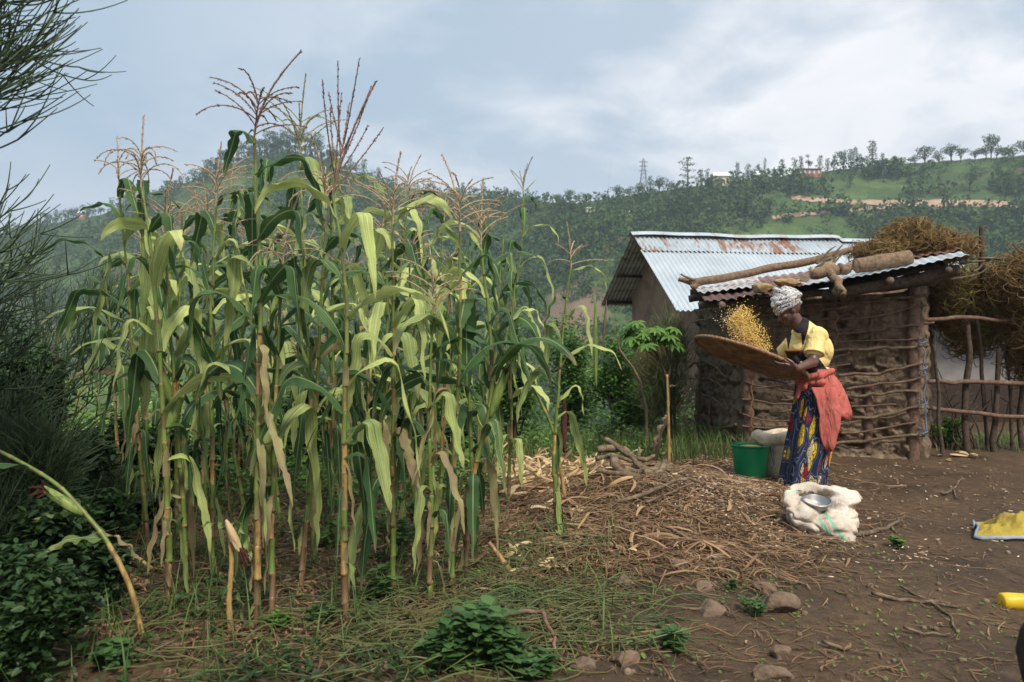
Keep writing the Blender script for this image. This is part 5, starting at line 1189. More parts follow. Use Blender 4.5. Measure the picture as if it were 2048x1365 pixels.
# near hand: palm up under the rim, fingers along the underside, thumb over the rim
inN = (TC - gN) / TR; wrN = gN - inN * .030 + ta * .105 - tn * .018
capsule(body, S(1628, 672, -.12), shL, .060, .058); capsule(body, shL, elL, .052, .041); capsule(body, elL, wrN, .041, .0235)
hand(body, wrN, inN * .32 - ta * .92 - tn * .20, inN * .6 + tn * .8, tn, (R(-4), R(22), R(24)))
inF = (TC - gF) / TR; wrF = gF - inF * .075 + ta * .06 - tn * .012
shF, elF = S(1596, 676, .17), S(1560, 722, .30)
capsule(body, S(1608, 672, .12), shF, .058, .056); capsule(body, shF, elF, .050, .040); capsule(body, elF, wrF, .040, .0235)
hand(body, wrF, inF * .80 - ta * .62 - tn * .18, tn, -inF * .15 - ta * .9, (R(-14), R(14), R(16)))
# legs and feet
for s, kx in ((-1, 1610), (1, 1622)):
    hp, kn, an_ = S(1640, 800, s * .075), S(kx, 872, s * .080), S(kx - 5, 952, s * .085); an_[2] = gz(an_[0], an_[1]) + .075
    capsule(body, hp, kn, .080, .052); capsule(body, kn, kn * .6 + an_ * .4 + [.02, 0, 0], .056, .054); capsule(body, kn * .6 + an_ * .4 + [.02, 0, 0], an_, .052, .034)
    capsule(body, an_ + [.03, 0, -.035], an_ + [-.12, s * .015, -.05], .034, .026); [capsule(body, an_ + [-.12, s * .01 + t_, -.055], an_ + [-.165 + abs(t_) * .4, s * .01 + t_ * 1.2, -.06], .012, .009) for t_ in (-.028, -.012, .003, .017, .030)]
Vb, Fb = evaluated(body, .0042, 3, .45)
m = MB(); m.add(Vb, Fb); obj('body', m, MAT['skin'], wm)
for s in (-1, 1):
    m = MB(); blob(m, HP_(.074, s * .030, .002), (.0085, .0115, .005), 0, tpl=ICO2, M=Mh); obj('eyelid', m, MAT['dark_wood'], wm)
    m = MB(); tube(m, [HP_(.083 - .02 * q * q, s * (.014 + .030 * q), .024 - .004 * q * q) for q in np.linspace(0, 1, 6)], .0028, 5); obj('eyebrow', m, MAT['dark_wood'], wm)
m = MB(); capsule(m, HP_(.085, -.016, -.066), HP_(.085, .016, -.066), .005); capsule(m, HP_(.082, -.013, -.074), HP_(.082, .013, -.074), .0055); V_, F_ = m.v, m.f
mt_ = simple('lips', (0.085, 0.035, 0.03), (0.11, 0.045, 0.04), 30, 0.4); obj('mouth', m, mt_, wm)

# head wrap: brow band, twisted folds, knot
hw = MB()
def hwE(c, r, rotdeg=0): v, f = ICO3; hw.add((v * np.asarray(r)) @ (Mh @ np.array(Matrix.Rotation(R(rotdeg), 3, 'Y'))).T + c, f)
hwE(HP_(-.015, 0, .055), (.104, .088, .072)); hwE(HP_(-.040, 0, .075), (.098, .090, .070), 12)
def hoop(c, rx, ry, r, tilt, wob=.006, a0=0, a1=2 * pi):
    P = [c + (fz * cos(tilt) + uh * sin(tilt)) * rx * cos(a) + sd * ry * sin(a) + uh * wob * sin(a * 3 + tilt * 9) for a in np.linspace(a0, a1, 40)]
    tubes([P], np.array([[r * (1 + .18 * sin(i * .7)) for i in range(40)]]), 10, mb=hw, cap=(a1 - a0) < 6.2)
hoop(HP_(-.010, 0, .030), .100, .083, .016, R(-8)); hoop(HP_(-.014, 0, .052), .106, .088, .017, R(-3)); hoop(HP_(-.024, 0, .078), .108, .092, .019, R(6)); hoop(HP_(-.030, 0, .102), .098, .088, .020, R(12)); hoop(HP_(-.034, 0, .124), .072, .070, .020, R(16)); hoop(HP_(-.036, 0, .138), .036, .04, .022, R(18))
hoop(HP_(-.06, 0, .105), .085, .085, .020, R(35), .01); hoop(HP_(-.045, .0, .10), .10, .06, .019, R(55), .01)
for q in ([HP_(.055, .01, .120), HP_(.090, .02, .095), HP_(.098, .03, .075)], [HP_(-.02, 0, .155), HP_(-.06, -.02, .165), HP_(-.10, -.03, .12), HP_(-.125, -.02, .07)], [HP_(0, .03, .15), HP_(-.05, .04, .158), HP_(-.10, .045, .11), HP_(-.12, .03, .06)], [HP_(.02, -.01, .145), HP_(.03, .0, .165), HP_(-.01, .01, .168)]):
    P, r = spline(q, 6, np.array([.020] * len(q))); tubes([P], r[None], 10, mb=hw)
Vh, Fh = evaluated(hw, .0045, 2, .4); m = MB(); m.add(Vh, Fh); obj('headscarf', m, MAT['wrap'], wm)

# shirt: torso and sleeves as one cloth volume
sh = MB()
def shE(c, r, ry=-18): v, f = ICO3; sh.add((v * np.asarray(r)) @ np.array(Matrix.Rotation(R(ry), 3, 'Y')).T + c, f)
for c, r in ((S(1624, 744), (.135, .150, .07)), (S(1622, 724), (.150, .155, .10)), (S(1616, 702), (.165, .170, .12)), (S(1611, 680), (.135, .178, .085)), (S(1600, 692), (.125, .150, .100)), (S(1634, 698), (.115, .16, .14)), (S(1628, 675), (.10, .16, .09))): shE(c, r)
capsule(sh, S(1614, 666), S(1604, 651), .092, .066); capsule(sh, S(1606, 664, -.12), S(1604, 662, .12), .066, .066)
capsule(sh, S(1624, 674, -.12), shL, .076, .068); sl = shL * .42 + elL * .58; capsule(sh, shL, sl, .067, .066)
capsule(sh, S(1606, 676, .12), shF, .076, .078); sf = shF * .40 + elF * .60; capsule(sh, shF, sf, .078, .076)
tubes([[shL * .7 + elL * .3, sl, shL * .28 + elL * .72]], np.array([[.064, .072, .079]]), 20, mb=sh); tubes([[shF * .7 + elF * .3, sf, shF * .28 + elF * .72]], np.array([[.074, .080, .082]]), 20, mb=sh)
for k in range(5):   # soft folds running to the front hem
    a = S(1588 + 3 * k, 715 + 3 * k, -.06 - .03 * k); b = S(1604 + 6 * k, 738, -.10 - .01 * k); capsule(sh, a, b, .020, .016)
Vs_, Fs = evaluated(sh, .005, 3, .5)
# colour zones of the shirt in body coordinates: black collar and front straps, black lower front with a red piping line
px_ = CX + Vs_[:, 0] / Vs_[:, 1] * FPX; py_ = CY - (Vs_[:, 2] - CAMZ) / Vs_[:, 1] * FPX; dy_ = Vs_[:, 1] - WY
onsleeve = np.minimum(np.linalg.norm(np.cross(Vs_ - shL, (elL - shL) / np.linalg.norm(elL - shL)), axis=1) + 9 * (((Vs_ - shL) @ (elL - shL)) < .002), np.linalg.norm(np.cross(Vs_ - shF, (elF - shF) / np.linalg.norm(elF - shF)), axis=1) + 9 * (((Vs_ - shF) @ (elF - shF)) < .002)) < .092
tline = 704 + (px_ - 1572) * -.02
lower = (py_ > tline) & (px_ < 1628 + (py_ - 704) * .75) & ~onsleeve
dn = np.abs(np.stack([px_ - 1600, (py_ - 652)], 1)); collar = (np.hypot(px_ - 1599, py_ - 652) < 15) & (py_ < 670 - np.abs(px_ - 1590) * .3)
strap = (np.abs(px_ - (1609 - (py_ - 650) * .08)) < 8.0 * np.clip((696 - py_) / 38, 0, 1.1)) & (dy_ < 0) & (py_ < 700)
strap2 = (np.abs(px_ - 1577) < 6 * np.clip((700 - py_) / 30, 0, 1)) & (py_ < 700)
band = ~onsleeve & (py_ > tline - 2.2) & (py_ <= tline + .6) & (px_ < 1626)
m = MB(); m.add(Vs_, Fs, np.stack([(lower | collar | strap | strap2).astype(float), band.astype(float), 0 * px_], 1)); obj('shirt', m, MAT['shirt'], wm)

# patterned skirt
m = MB(); n = 84; an = np.linspace(0, 2 * pi, n, endpoint=False); rings = []
for py, pxl, pxr, ry in ((748, 1596, 1658, .150), (775, 1592, 1668, .185), (800, 1590, 1674, .20), (840, 1584, 1668, .205), (880, 1577, 1660, .205), (920, 1570, 1652, .20), (950, 1565, 1647, .20), (972, 1562, 1645, .205)):
    c = S((pxl + pxr) / 2, py); rx = (pxr - pxl) / 2 / FPX * WY; f = min(1, max(0, (py - 770) / 120)); fo = 1 + f * (.075 * np.sin(an * 7 + py * .006) + .04 * np.sin(an * 13 + 1))
    zz = max(c[2], gz(c[0], c[1]) + .02); rings.append(np.stack([c[0] + rx * fo * np.cos(an), c[1] + ry * fo * np.sin(an), np.full(n, zz) + (.015 * np.sin(an * 2 + 1) if py > 960 else 0)], -1))
R0 = np.array(rings); tt_ = np.linspace(0, len(R0) - 1, 40); i0 = np.clip(tt_.astype(int), 0, len(R0) - 2); fr = (tt_ - i0)[:, None, None]; rings = R0[i0] * (1 - fr) + R0[i0 + 1] * fr
A = np.empty((40, n, 3)); A[..., 0] = .5; A[..., 1] = np.linspace(0, 1, 40)[:, None]; A[..., 2] = np.abs(np.linspace(-1, 1, n))[None]
loft(m, rings, cap=False, att=A); obj('skirt', m, MAT['skirt'], wm)

# red cardigan tied round the hips: waistband, back drape, hanging sleeve, knot
cg = thing('cardigan', 'x', 'x', tuple(feet)); del cg['label']; del cg['category']; bpy.data.objects.remove(cg)
def arc_ring(py, pxf, pxb, ryn, a0, a1, n=60, th=.010, lift=0):
    """open ring from angle a0 to a1 (0 = behind her, -90 towards camera, 180 front)"""
    c = S((pxf + pxb) / 2, py); rx = (pxb - pxf) / 2 / FPX * WY; a = np.linspace(R(a0), R(a1), n)
    fo = 1 + .03 * np.sin(a * 9 + py * .05); o = np.stack([c[0] + rx * fo * np.cos(a), c[1] + ryn * fo * np.sin(a), np.full(n, c[2]) + lift], -1); i = np.stack([c[0] + (rx * fo - th) * np.cos(a), c[1] + (ryn * fo - th) * np.sin(a), np.full(n, c[2]) + lift], -1)
    return np.concatenate([o, i[::-1]])
rows = [arc_ring(738, 1608, 1655, .150, -178, 178), arc_ring(747, 1600, 1661, .162, -178, 178), arc_ring(757, 1597, 1670, .178, -178, 178), arc_ring(768, 1597, 1678, .188, -176, 176), arc_ring(778, 1596, 1684, .195, -160, 176),
        arc_ring(790, 1598, 1690, .200, -128, 150), arc_ring(805, 1602, 1695, .204, -108, 130), arc_ring(822, 1608, 1699, .205, -98, 118), arc_ring(836, 1612, 1702, .200, -72, 105, lift=.0)]
m = MB(); loft(m, np.array(rows)); obj('cardigan', m, MAT['cardigan'], wm)
cd = bpy.data.objects[[o.name for o in kids(wm) if o.name.startswith('cardigan')][0]]
rows = []
for py, l, r_, dy in ((775, 1622, 1672, -.205), (800, 1632, 1680, -.215), (830, 1638, 1682, -.220), (855, 1638, 1681, -.220), (875, 1640, 1675, -.215), (890, 1645, 1671, -.21), (902, 1650, 1664, -.205)):
    a = np.linspace(0, 2 * pi, 22, endpoint=False); c = S((l + r_) / 2, py, dy); w_ = (r_ - l) / 2 / FPX * WY
    rows.append(np.stack([c[0] + w_ * np.cos(a), c[1] + .035 * np.sin(a) * (1 + .3 * np.sin(py * .1)) + .012 * np.cos(a * 3), np.full(22, c[2])], -1))
m = MB(); loft(m, np.array(rows)); obj('hanging_sleeve', m, MAT['cardigan'], cd)
kn_ = MB(); [capsule(kn_, a, b, r0, r1) for a, b, r0, r1 in ((S(1596, 757, -.08), S(1640, 752, -.19), .026, .030), (S(1598, 768, -.07), S(1645, 765, -.20), .024, .028), (S(1598, 762, -.05), S(1607, 775, -.14), .034, .03), (S(1600, 775, -.12), S(1594, 795, -.12), .022, .016), (S(1640, 752, -.19), S(1664, 742, -.12), .030, .024))]
Vk, Fk = evaluated(kn_, .005, 2, .5); m = MB(); m.add(Vk, Fk); obj('knot', m, MAT['cardigan'], cd)

# ------------------------------------------------------------------ winnowing basket and the tossed grain
tq = np.cross(tn, ta); Mt_ = Matrix(((ta[0], tq[0], tn[0]), (ta[1], tq[1], tn[1]), (ta[2], tq[2], tn[2])))
bsk = thing('winnowing_basket', 'wide flat woven basket held tilted in both hands by the woman', 'basket', tuple(TC))
m = MB(); lathe(m, [(0.0, -.052), (TR * .3, -.050), (TR * .6, -.042), (TR * .82, -.026), (TR * .96, -.002), (TR, .012), (TR * .985, .014), (TR * .80, -.017), (TR * .55, -.034), (TR * .3, -.041), (0, -.043)], (0, 0, 0), 96)
me = m.mesh('tray'); o = obj('tray', me, MAT['basket'], bsk); o.rotation_euler = Mt_.to_euler()
m = MB(); rr_ = [(TR * 1.0 + .014 * cos(q), .010 + .014 * sin(q)) for q in np.linspace(0, 2 * pi, 13)]; lathe(m, rr_, (0, 0, 0), 96); o = obj('rim', m.mesh('rim'), MAT['basket_rim'], bsk); o.rotation_euler = Mt_.to_euler()
m = MB(); aa = np.linspace(0, 2 * pi, 64 * 8); qq = aa * 64; tubes([np.stack([(TR + .0165 * np.cos(qq)) * np.cos(aa), (TR + .0165 * np.cos(qq)) * np.sin(aa), .010 + .0165 * np.sin(qq)], 1)], np.full((1, len(aa)), .0028), 4, mb=m, cap=False)
o = obj('rim_lacing', m.mesh('rim_lacing'), MAT['straw'], bsk); o.rotation_euler = Mt_.to_euler()
g = np.random.default_rng(8); n = 3000
t_ = g.random(n) ** .8                      # 0 at her hands, 1 at the top of the arc
cxp = 1535 - 66 * t_ - 6 * np.sin(pi * t_); cyp = 708 - 88 * t_ + 6 * t_ ** 2; wid = 7 + 27 * np.sin(pi * np.clip(t_ * .78 + .06, 0, 1)) ** .9
nx, ny = -.75, .62; off = g.normal(0, .52, n); off = np.where(np.abs(off) > 1.15, g.uniform(-.9, .9, n), off)
ppx = cxp + off * wid * -nx * .9; ppy = cyp - off * wid * .66
up_ = g.random(n) < .07; ppy = np.where(up_, ppy - g.exponential(9, n) * (t_ > .6), ppy); ppx = np.where(up_, ppx + g.normal(-3, 5, n), ppx)
dy = g.normal(0, .10, n); YY_ = WY - .02 + dy
loose = g.random(n) < .16; ppx = np.where(loose, ppx + g.normal(0, 9, n), ppx); ppy = np.where(loose, ppy + g.normal(-3, 9, n), ppy)
P = np.stack([(ppx - CX) / FPX * YY_, YY_, CAMZ - (ppy - CY) / FPX * YY_], 1)
rel = P - TC; inn = (rel @ tn) > -.02 + .0; P = P[inn]
m = MB(); scatter(GRAIN_V, GRAIN_F, P, rand_rot(len(P), g=g), g.uniform(.007, .016, len(P)), g.random(len(P)), m)
q = g.random(1500) ** .5 * TR * .7; a = g.uniform(0, 6.28, 1500); P2 = TC + ta * (q * np.cos(a) * .8 + .10)[:, None] + tb * (q * np.sin(a) * .8)[:, None] + tn * (-.034 + .04 * g.random(1500))[:, None]
scatter(GRAIN_V, GRAIN_F, P2, rand_rot(1500, g=g), .011, g.random(1500), m)
obj('tossed_grain', m, MAT['kernel'], label='spray of yellow maize grain flying up above the tilted basket', cat='grain', kind='stuff', loc=tuple(TC))
n = 260; tt2 = g.uniform(.5, 1.05, n); cpx = 1538 - 84 * tt2 + g.normal(-4, 9, n); cpy = 712 - 84 * tt2 + g.normal(0, 10, n) + 6; P = np.stack([(cpx - CX) / FPX * WY, WY + g.normal(0, .1, n), CAMZ - (cpy - CY) / FPX * WY], 1); P = P[((P - TC) @ tn) > .02]
m = MB(); scatter(QUAD_V, QUAD_F, P, rand_rot(len(P), g=g), .013, g.uniform(.6, 1, len(P)), m); obj('flying_chaff', m, MAT['chaff'], label='pale flakes of chaff blowing off the tossed grain', cat='chaff', kind='stuff', loc=tuple(TC))
# ------------------------------------------------------------------ maize
def leaf_curve(g, base_, az, L, el0, droop, kink=None, K=18, lat=0.0):
    s = np.linspace(0, 1, K); el = el0 - droop * s ** 1.15
    if kink is not None:
        kp, ke = kink; el = np.where(s > kp, np.minimum(el, ke + (el0 * 0.0)), el); 
        w_ = np.ones(3) / 3; el = np.convolve(np.concatenate([el[:1], el, el[-1:]]), w_, 'valid')
    el = np.maximum(el, -1.48)
    azs = az + lat * s ** 1.5 + .25 * (vnoise(np.stack([s * 3, s * 0 + g.uniform(0, 50), s * 0], 1), 3) - .5)
    d_ = np.stack([np.cos(el) * np.cos(azs), np.cos(el) * np.sin(azs), np.sin(el)], 1) * L / (K - 1)
    P = np.concatenate([[base_], base_ + np.cumsum(d_[:-1], 0)])
    side = np.stack([-np.sin(azs), np.cos(azs), 0 * azs], 1)
    return P, side, s
def add_leaf(mb, g, base_, az, L, W, el0, droop, tint, kink=None, twist=0.0, lat=0.0, wav=.012, cols=5, K=24, clamp=None):
    P, side, s = leaf_curve(g, base_, az, L, el0, droop, kink, K, lat)
    Tg = np.gradient(P, axis=0); Tg /= np.linalg.norm(Tg, axis=1, keepdims=True)
    nn = np.cross(side, Tg); tw = twist * s ** 1.3
    S_ = side * np.cos(tw)[:, None] + nn * np.sin(tw)[:, None]; N_ = np.cross(S_, Tg)
    wd = W * np.minimum(1, .42 + 2.6 * s) * np.clip((1 - s) * 1.75, 0, 1) ** .62 * .5; wd[-1] = .0008
    u = np.linspace(-1, 1, cols); cup = .32 * (1 - .6 * s)
    ph = g.uniform(0, 6.28); ej = 1 - .16 * g.random((K, 2)) - (g.random((K, 2)) < (.10 if tint < .9 else .3)) * g.uniform(.2, .55, (K, 2)); ef = np.ones((K, cols)); ef[:, 0] = ej[:, 0]; ef[:, -1] = ej[:, 1]; wave = wav * np.sin(s * 22 + ph) ; wave2 = wav * np.sin(s * 19 + ph + 2)
    V = P[:, None, :] + S_[:, None, :] * (wd[:, None] * u[None] * ef)[..., None] * .95 + N_[:, None, :] * (wd[:, None] * np.abs(u)[None] ** 1.3 * cup[:, None] + np.where(u[None] > 0, wave[:, None], wave2[:, None]) * u[None] ** 2 * np.minimum(1, wd / (W * .3))[:, None])[..., None]
    n = cols; idx = np.arange(K * n).reshape(K, n); f = np.stack([idx[:-1, :-1], idx[:-1, 1:], idx[1:, 1:], idx[1:, :-1]], -1).reshape(-1, 4)
    if clamp is not None: V[..., 2] = np.maximum(V[..., 2], clamp)
    A = np.empty((K, n, 3)); A[..., 0] = tint; A[..., 1] = s[:, None]; A[..., 2] = (u * .5 + .5)[None]
    mb.add(V.reshape(-1, 3), f, A.reshape(-1, 3)); return P
def tassel(mb, g, base_, up, H, nb, spread, droop, spike=1.0, lean=(0, 0)):
    up = np.array(up, float); up /= np.linalg.norm(up); K = 9; P = []; Rr = []
    ln = np.array([lean[0], lean[1], 0.])
    s = np.linspace(0, 1, K); bd = np.array([g.normal(0, .16), g.normal(0, .12), 0]); main = base_ + up * (s * H * .92)[:, None] + (ln + bd) * (s ** 2 * H)[:, None]; P.append(main); Rr.append(np.linspace(.0046, .0030, K))
    nb = int(nb * 1.25)
    for k in range(nb):
        h = .04 + .40 * k / nb; b = base_ + up * H * h; a = k * 2.4 + g.uniform(-.5, .5); el = R(90) - spread * g.uniform(.6, 1.25); L = H * g.uniform(.45, .8) * (1.05 - .5 * h)
        els = el - droop * s * g.uniform(.6, 1.3); d_ = np.stack([np.cos(els) * cos(a), np.cos(els) * sin(a), np.sin(els)], 1) * L / (K - 1)
        d_ = d_ + ln * .5 * L / (K - 1)
        P.append(np.concatenate([[b], b + np.cumsum(d_[:-1], 0)])); Rr.append(np.linspace(.0030, .0018, K))
    P = np.array(P); tubes(P, np.array(Rr), 4, (0.5, 0, 0), mb, cap=False)
    sp, sd_ = [], []
    for i, b in enumerate(P):
        L = np.linalg.norm(np.diff(b, axis=0), axis=1).sum(); m_ = int(L / (.0032 if i == 0 else .0052)); tt = g.uniform(.10 if i else .18, 1, m_); j = np.clip((tt * (K - 1)).astype(int), 0, K - 2); f = (tt * (K - 1) - j)[:, None]
        p = b[j] * (1 - f) + b[j + 1] * f; t = b[j + 1] - b[j]; t /= np.linalg.norm(t, axis=1, keepdims=True); sp.append(p); sd_.append(t)
    p = np.concatenate(sp); t = np.concatenate(sd_); n = len(p); r = g.normal(size=(n, 3)); r -= (r * t).sum(1, keepdims=True) * t; r /= np.linalg.norm(r, axis=1, keepdims=True)
    ax = t * .85 + r * .5 + np.array([0, 0, -.15]); ax /= np.linalg.norm(ax, axis=1, keepdims=True); s2 = np.cross(ax, r); s2 /= np.linalg.norm(s2, axis=1, keepdims=True)
    M = np.stack([ax, s2, np.cross(ax, s2)], 2); scatter(np.array([[0, 0, 0], [.5, .22, 0], [1, 0, 0], [.5, -.22, 0], [.5, 0, .22]]), np.array([[0, 3, 4], [0, 4, 1], [2, 1, 4], [2, 4, 3]]), p, M, g.uniform(.009, .015, n), g.random(n), mb)
def ear(t, g, p, d_, L, r, dead=False):
    d_ = np.array(d_, float); d_ /= np.linalg.norm(d_); ref = np.cross(d_, [0.3, 1, 0]); ref /= np.linalg.norm(ref); w_ = np.cross(d_, ref)
    n = 14; K = 12; s = np.linspace(0, 1, K); rad = r * np.sin(pi * (s * .86 + .06)) ** .75; rad[-1] = r * .18; a = np.linspace(0, 2 * pi, n, endpoint=False)
    ring = p + d_ * (s * L)[:, None, None] + (rad[:, None] * (1 + .10 * np.cos(a * 5)[None]))[..., None] * (np.cos(a)[None, :, None] * ref + np.sin(a)[None, :, None] * w_)
    m = MB(); loft(m, ring); e = obj('ear', m, MAT['husk'] if dead else MAT['ear_green'], t)
    m = MB(); tip = p + d_ * L
    for k in range(4):
        q = a[k * 3]; o = (cos(q) * ref + sin(q) * w_) * r * .55; ribbons(np.array([[p + d_ * L * f_ + o * (1 + .9 * f_ * k * .2) for f_ in (.35, .7, 1.0, 1.12 + .05 * k)]]), np.array([[.012, .016, .010, .002]]), (np.cross(o, d_) / np.linalg.norm(np.cross(o, d_)))[None], .5, m)
    obj('husk_leaf', m, MAT['husk'] if dead else MAT['ear_green'], e)
    m = MB(); N = 26; dd = d_ + g.normal(0, .45, (N, 3)); P = tip + np.arange(5)[None, :, None] / 4 * .05 * dd[:, None] - np.array([0, 0, .02]) * (np.arange(5)[None, :, None] / 4) ** 2; tubes(P, np.full((N, 5), .0016), 3, mb=m, cap=False); obj('silk', m, MAT['silk'], e)

def maize(bx, by, tx, ty, label, leaves=11, tint=.35, tas='tan', H_t=.36, nb=11, spread=R(42), droop=R(50), dry=.2, ears=None, seed=0, mid=None, r=.0125, lean=(0, 0), leaf_from=.41, Lf=.70, W=.108, group='maize plants standing in the stand', bias=None):
    g = np.random.default_rng(seed * 31 + 7)
    b = hit(bx, by); b.z -= .01; Yd = b.y; hs = Yd
    tp = at(tx, ty, Yd + g.uniform(-.15, .15)); Ht = H_t * (min(1, 3.9 / Yd) ** .35)
    t = thing('maize_plant', label, 'maize plant', b, group)
    top = np.array(tuple(tp)) - np.array([lean[0], 0, 1.0]) * Ht * (1 if tas else 0)
    b_ = np.array(tuple(b)); Hs = top[2] - b_[2]
    mids = np.array([b_ + (top - b_) * f + np.array([g.normal(0, .018), g.normal(0, .02), 0]) * Hs * .5 for f in (.33, .66)]) if mid is None else np.array([tuple(at(mx, my, Yd)) for mx, my in mid])
    path = spline(np.concatenate([[b_], mids, [top]]), 24); sl = np.concatenate([[0], np.cumsum(np.linalg.norm(np.diff(path, axis=0), axis=1))]); Ltot = sl[-1]
    def at_s(s): return np.array([np.interp(s * Ltot, sl, path[:, k]) for k in range(3)])
    # nodes: short below, longer above
    nodes = [0.0]; 
    while nodes[-1] < Ltot - .10: nodes.append(nodes[-1] + min(.07 + .022 * len(nodes), .132) * g.uniform(.85, 1.15))
    nodes = np.array(nodes); nn = len(nodes)
    pts, rad, tn_ = [], [], []
    for i in range(nn):
        s0 = nodes[i]; s1 = nodes[i + 1] if i + 1 < nn else Ltot; f = s0 / Ltot; rr = r * (1.12 - .72 * f)
        u = g.random(); zone = dry * max(1.15 - 1.35 * f, .05); tv = (.96 if (i < 3 and u < .35) else .68) if u < zone else g.uniform(.05, .33)
        tv = np.clip(tv + g.normal(0, .03), 0, 1)
        zz = (g.normal(0, .0022), g.normal(0, .0022), 0)
        for (q, k) in ((.0, 1.16), (.03, 1.20), (.07, .98), (.5, .95), (.93, 1.0), (.985, 1.10)):
            pts.append(at_s((s0 + (s1 - s0) * q) / Ltot) + zz); rad.append(rr * k); tn_.append(1.0 if q in (.0, .03) and g.random() < .5 else tv)
    pts.append(at_s(1)); rad.append(r * .36); tn_.append(.15)
    m = MB(); tubes([pts], np.array([rad]), 9, np.array([[(x, 0, 0) for x in tn_]]), m)
    # prop roots
    for k in range(7):
        a = k * .9 + g.random(); p0 = b_ + np.array([cos(a) * r, sin(a) * r, .03 + .03 * g.random()]); tubes([[p0, p0 + [cos(a) * .018, sin(a) * .018, -.012], p0 + [cos(a) * .03, sin(a) * .03, -.06]]], np.array([[.0035, .003, .002]]), 4, (.95, 0, 0), m)
    obj('stalk', m, MAT['stalk'], t)
    fo = MB(); li = [i for i in range(1, nn) if nodes[i] / Ltot > leaf_from][:leaves + 10]; pl = g.uniform(-.7, .7) if bias is None else bias
    for c, i in enumerate(li):
        f = nodes[i] / Ltot; az = pl + (pi if c % 2 else 0) + g.normal(0, .55); p = at_s(f); hh_ = (f - leaf_from) / (1 - leaf_from)
        L = Lf * g.uniform(.8, 1.15) * (1.05 - .45 * hh_ ** 2) * (1 if hh_ > .12 else .85); el0 = R(g.uniform(48, 74)); dr = R(g.uniform(110, 195)); kk = None
        if g.random() < .72: kk = (g.uniform(.16, .5), R(g.uniform(-88, -62)))
        tv = float(np.clip(g.normal(.66, .10) if g.random() < tint * 1.0 + .12 * (1 - hh_) else g.normal(.22, .10), 0, .88));
        if hh_ < .22 and g.random() < dry * .8: tv = .97
        if tv > .9: L *= .8; W_ = W * .5
        else: W_ = W
        # sheath hugging the stalk below the leaf
        tubes([[at_s(max(f - .07, 0)), at_s(f - .03), at_s(f), at_s(f) + np.array([cos(az), sin(az), .8]) * .012]], np.array([[r * .9, r * 1.18, r * 1.2, r * .9]]) * (1.15 - .6 * f), 7, (.2 if tv < .5 else .45, 0, 0), fo) if False else None
        add_leaf(fo, g, p, az, L, W_ * g.uniform(.75, 1.2) * (1.1 - .4 * hh_), el0, dr, tv, kk, twist=g.normal(0, .7 if tv < .9 else 2.2), lat=g.normal(0, .35), wav=.010, clamp=b_[2] + .02)
    for k in range(3):     # older leaves hanging straight down
        f = g.uniform(leaf_from - .13, leaf_from + .04); add_leaf(fo, g, at_s(f), g.uniform(0, 6.28), g.uniform(.35, .62), g.uniform(.035, .075), R(g.uniform(10, 50)), R(150), float(g.choice([.2, .3, .62, .75, .97], p=[.3, .2, .2, .15, .15])), (g.uniform(.08, .2), R(g.uniform(-88, -75))), twist=g.normal(0, 1.3), wav=.008, K=18, clamp=b_[2] + .01)
    # dead strips low on the stalk
    for k in range(int(1 + dry * 5)):
        f = g.uniform(.05, leaf_from); add_leaf(fo, g, at_s(f), g.uniform(0, 6.28), g.uniform(.15, .5), g.uniform(.02, .05), R(g.uniform(-60, 30)), R(g.uniform(90, 170)), g.choice([.97, .97, .3, .6]), (.08, R(-84)), twist=g.normal(0, 1.5), wav=.006, K=12, cols=3, clamp=b_[2] + .01)
    for i in range(1, nn - 1):
        f = nodes[i] / Ltot
        if f < leaf_from + .2 and g.random() < .35 + dry * .4:
            p0, p1 = at_s(f), at_s(min((nodes[i + 1]) / Ltot, 1)); a = g.uniform(0, 6.28); o = np.array([cos(a), sin(a), 0]); l_ = g.uniform(.5, 1.05); ss = np.linspace(0, 1, 6)[:, None]; Q = p0 + (p1 - p0) * ss * l_ + o * (r * 1.05 + .010 * ss ** 3 * g.uniform(0, 3))
            ribbons(Q[None], (r * g.uniform(.8, 1.3) * np.array([1, 1, .95, .9, .7, .15]))[None], np.array([[-sin(a), cos(a), 0]]), float(g.choice([.97, .97, .5])), fo, cols=5, cup=-.55)
    obj('foliage', fo, MAT['maize_leaf'], t)
    if tas:
        m = MB(); tassel(m, g, top, (lean[0], 0, 1), Ht, nb, spread, droop, lean=lean); obj('tassel', m, MAT['tassel_' + tas], t)
    for k in range(int(g.random() < .5) if ears is None else ears):
        f = g.uniform(.40, .55) + .12 * k; a = g.choice([0, pi]) + g.normal(0, .4); p = at_s(f) + np.array([cos(a), sin(a), 0]) * .012
        ear(t, g, p, (cos(a) * .35, sin(a) * .35, 1), g.uniform(.17, .23), .024)
    return t
P_, TN_, GN_ = 'purple', 'tan', 'green'
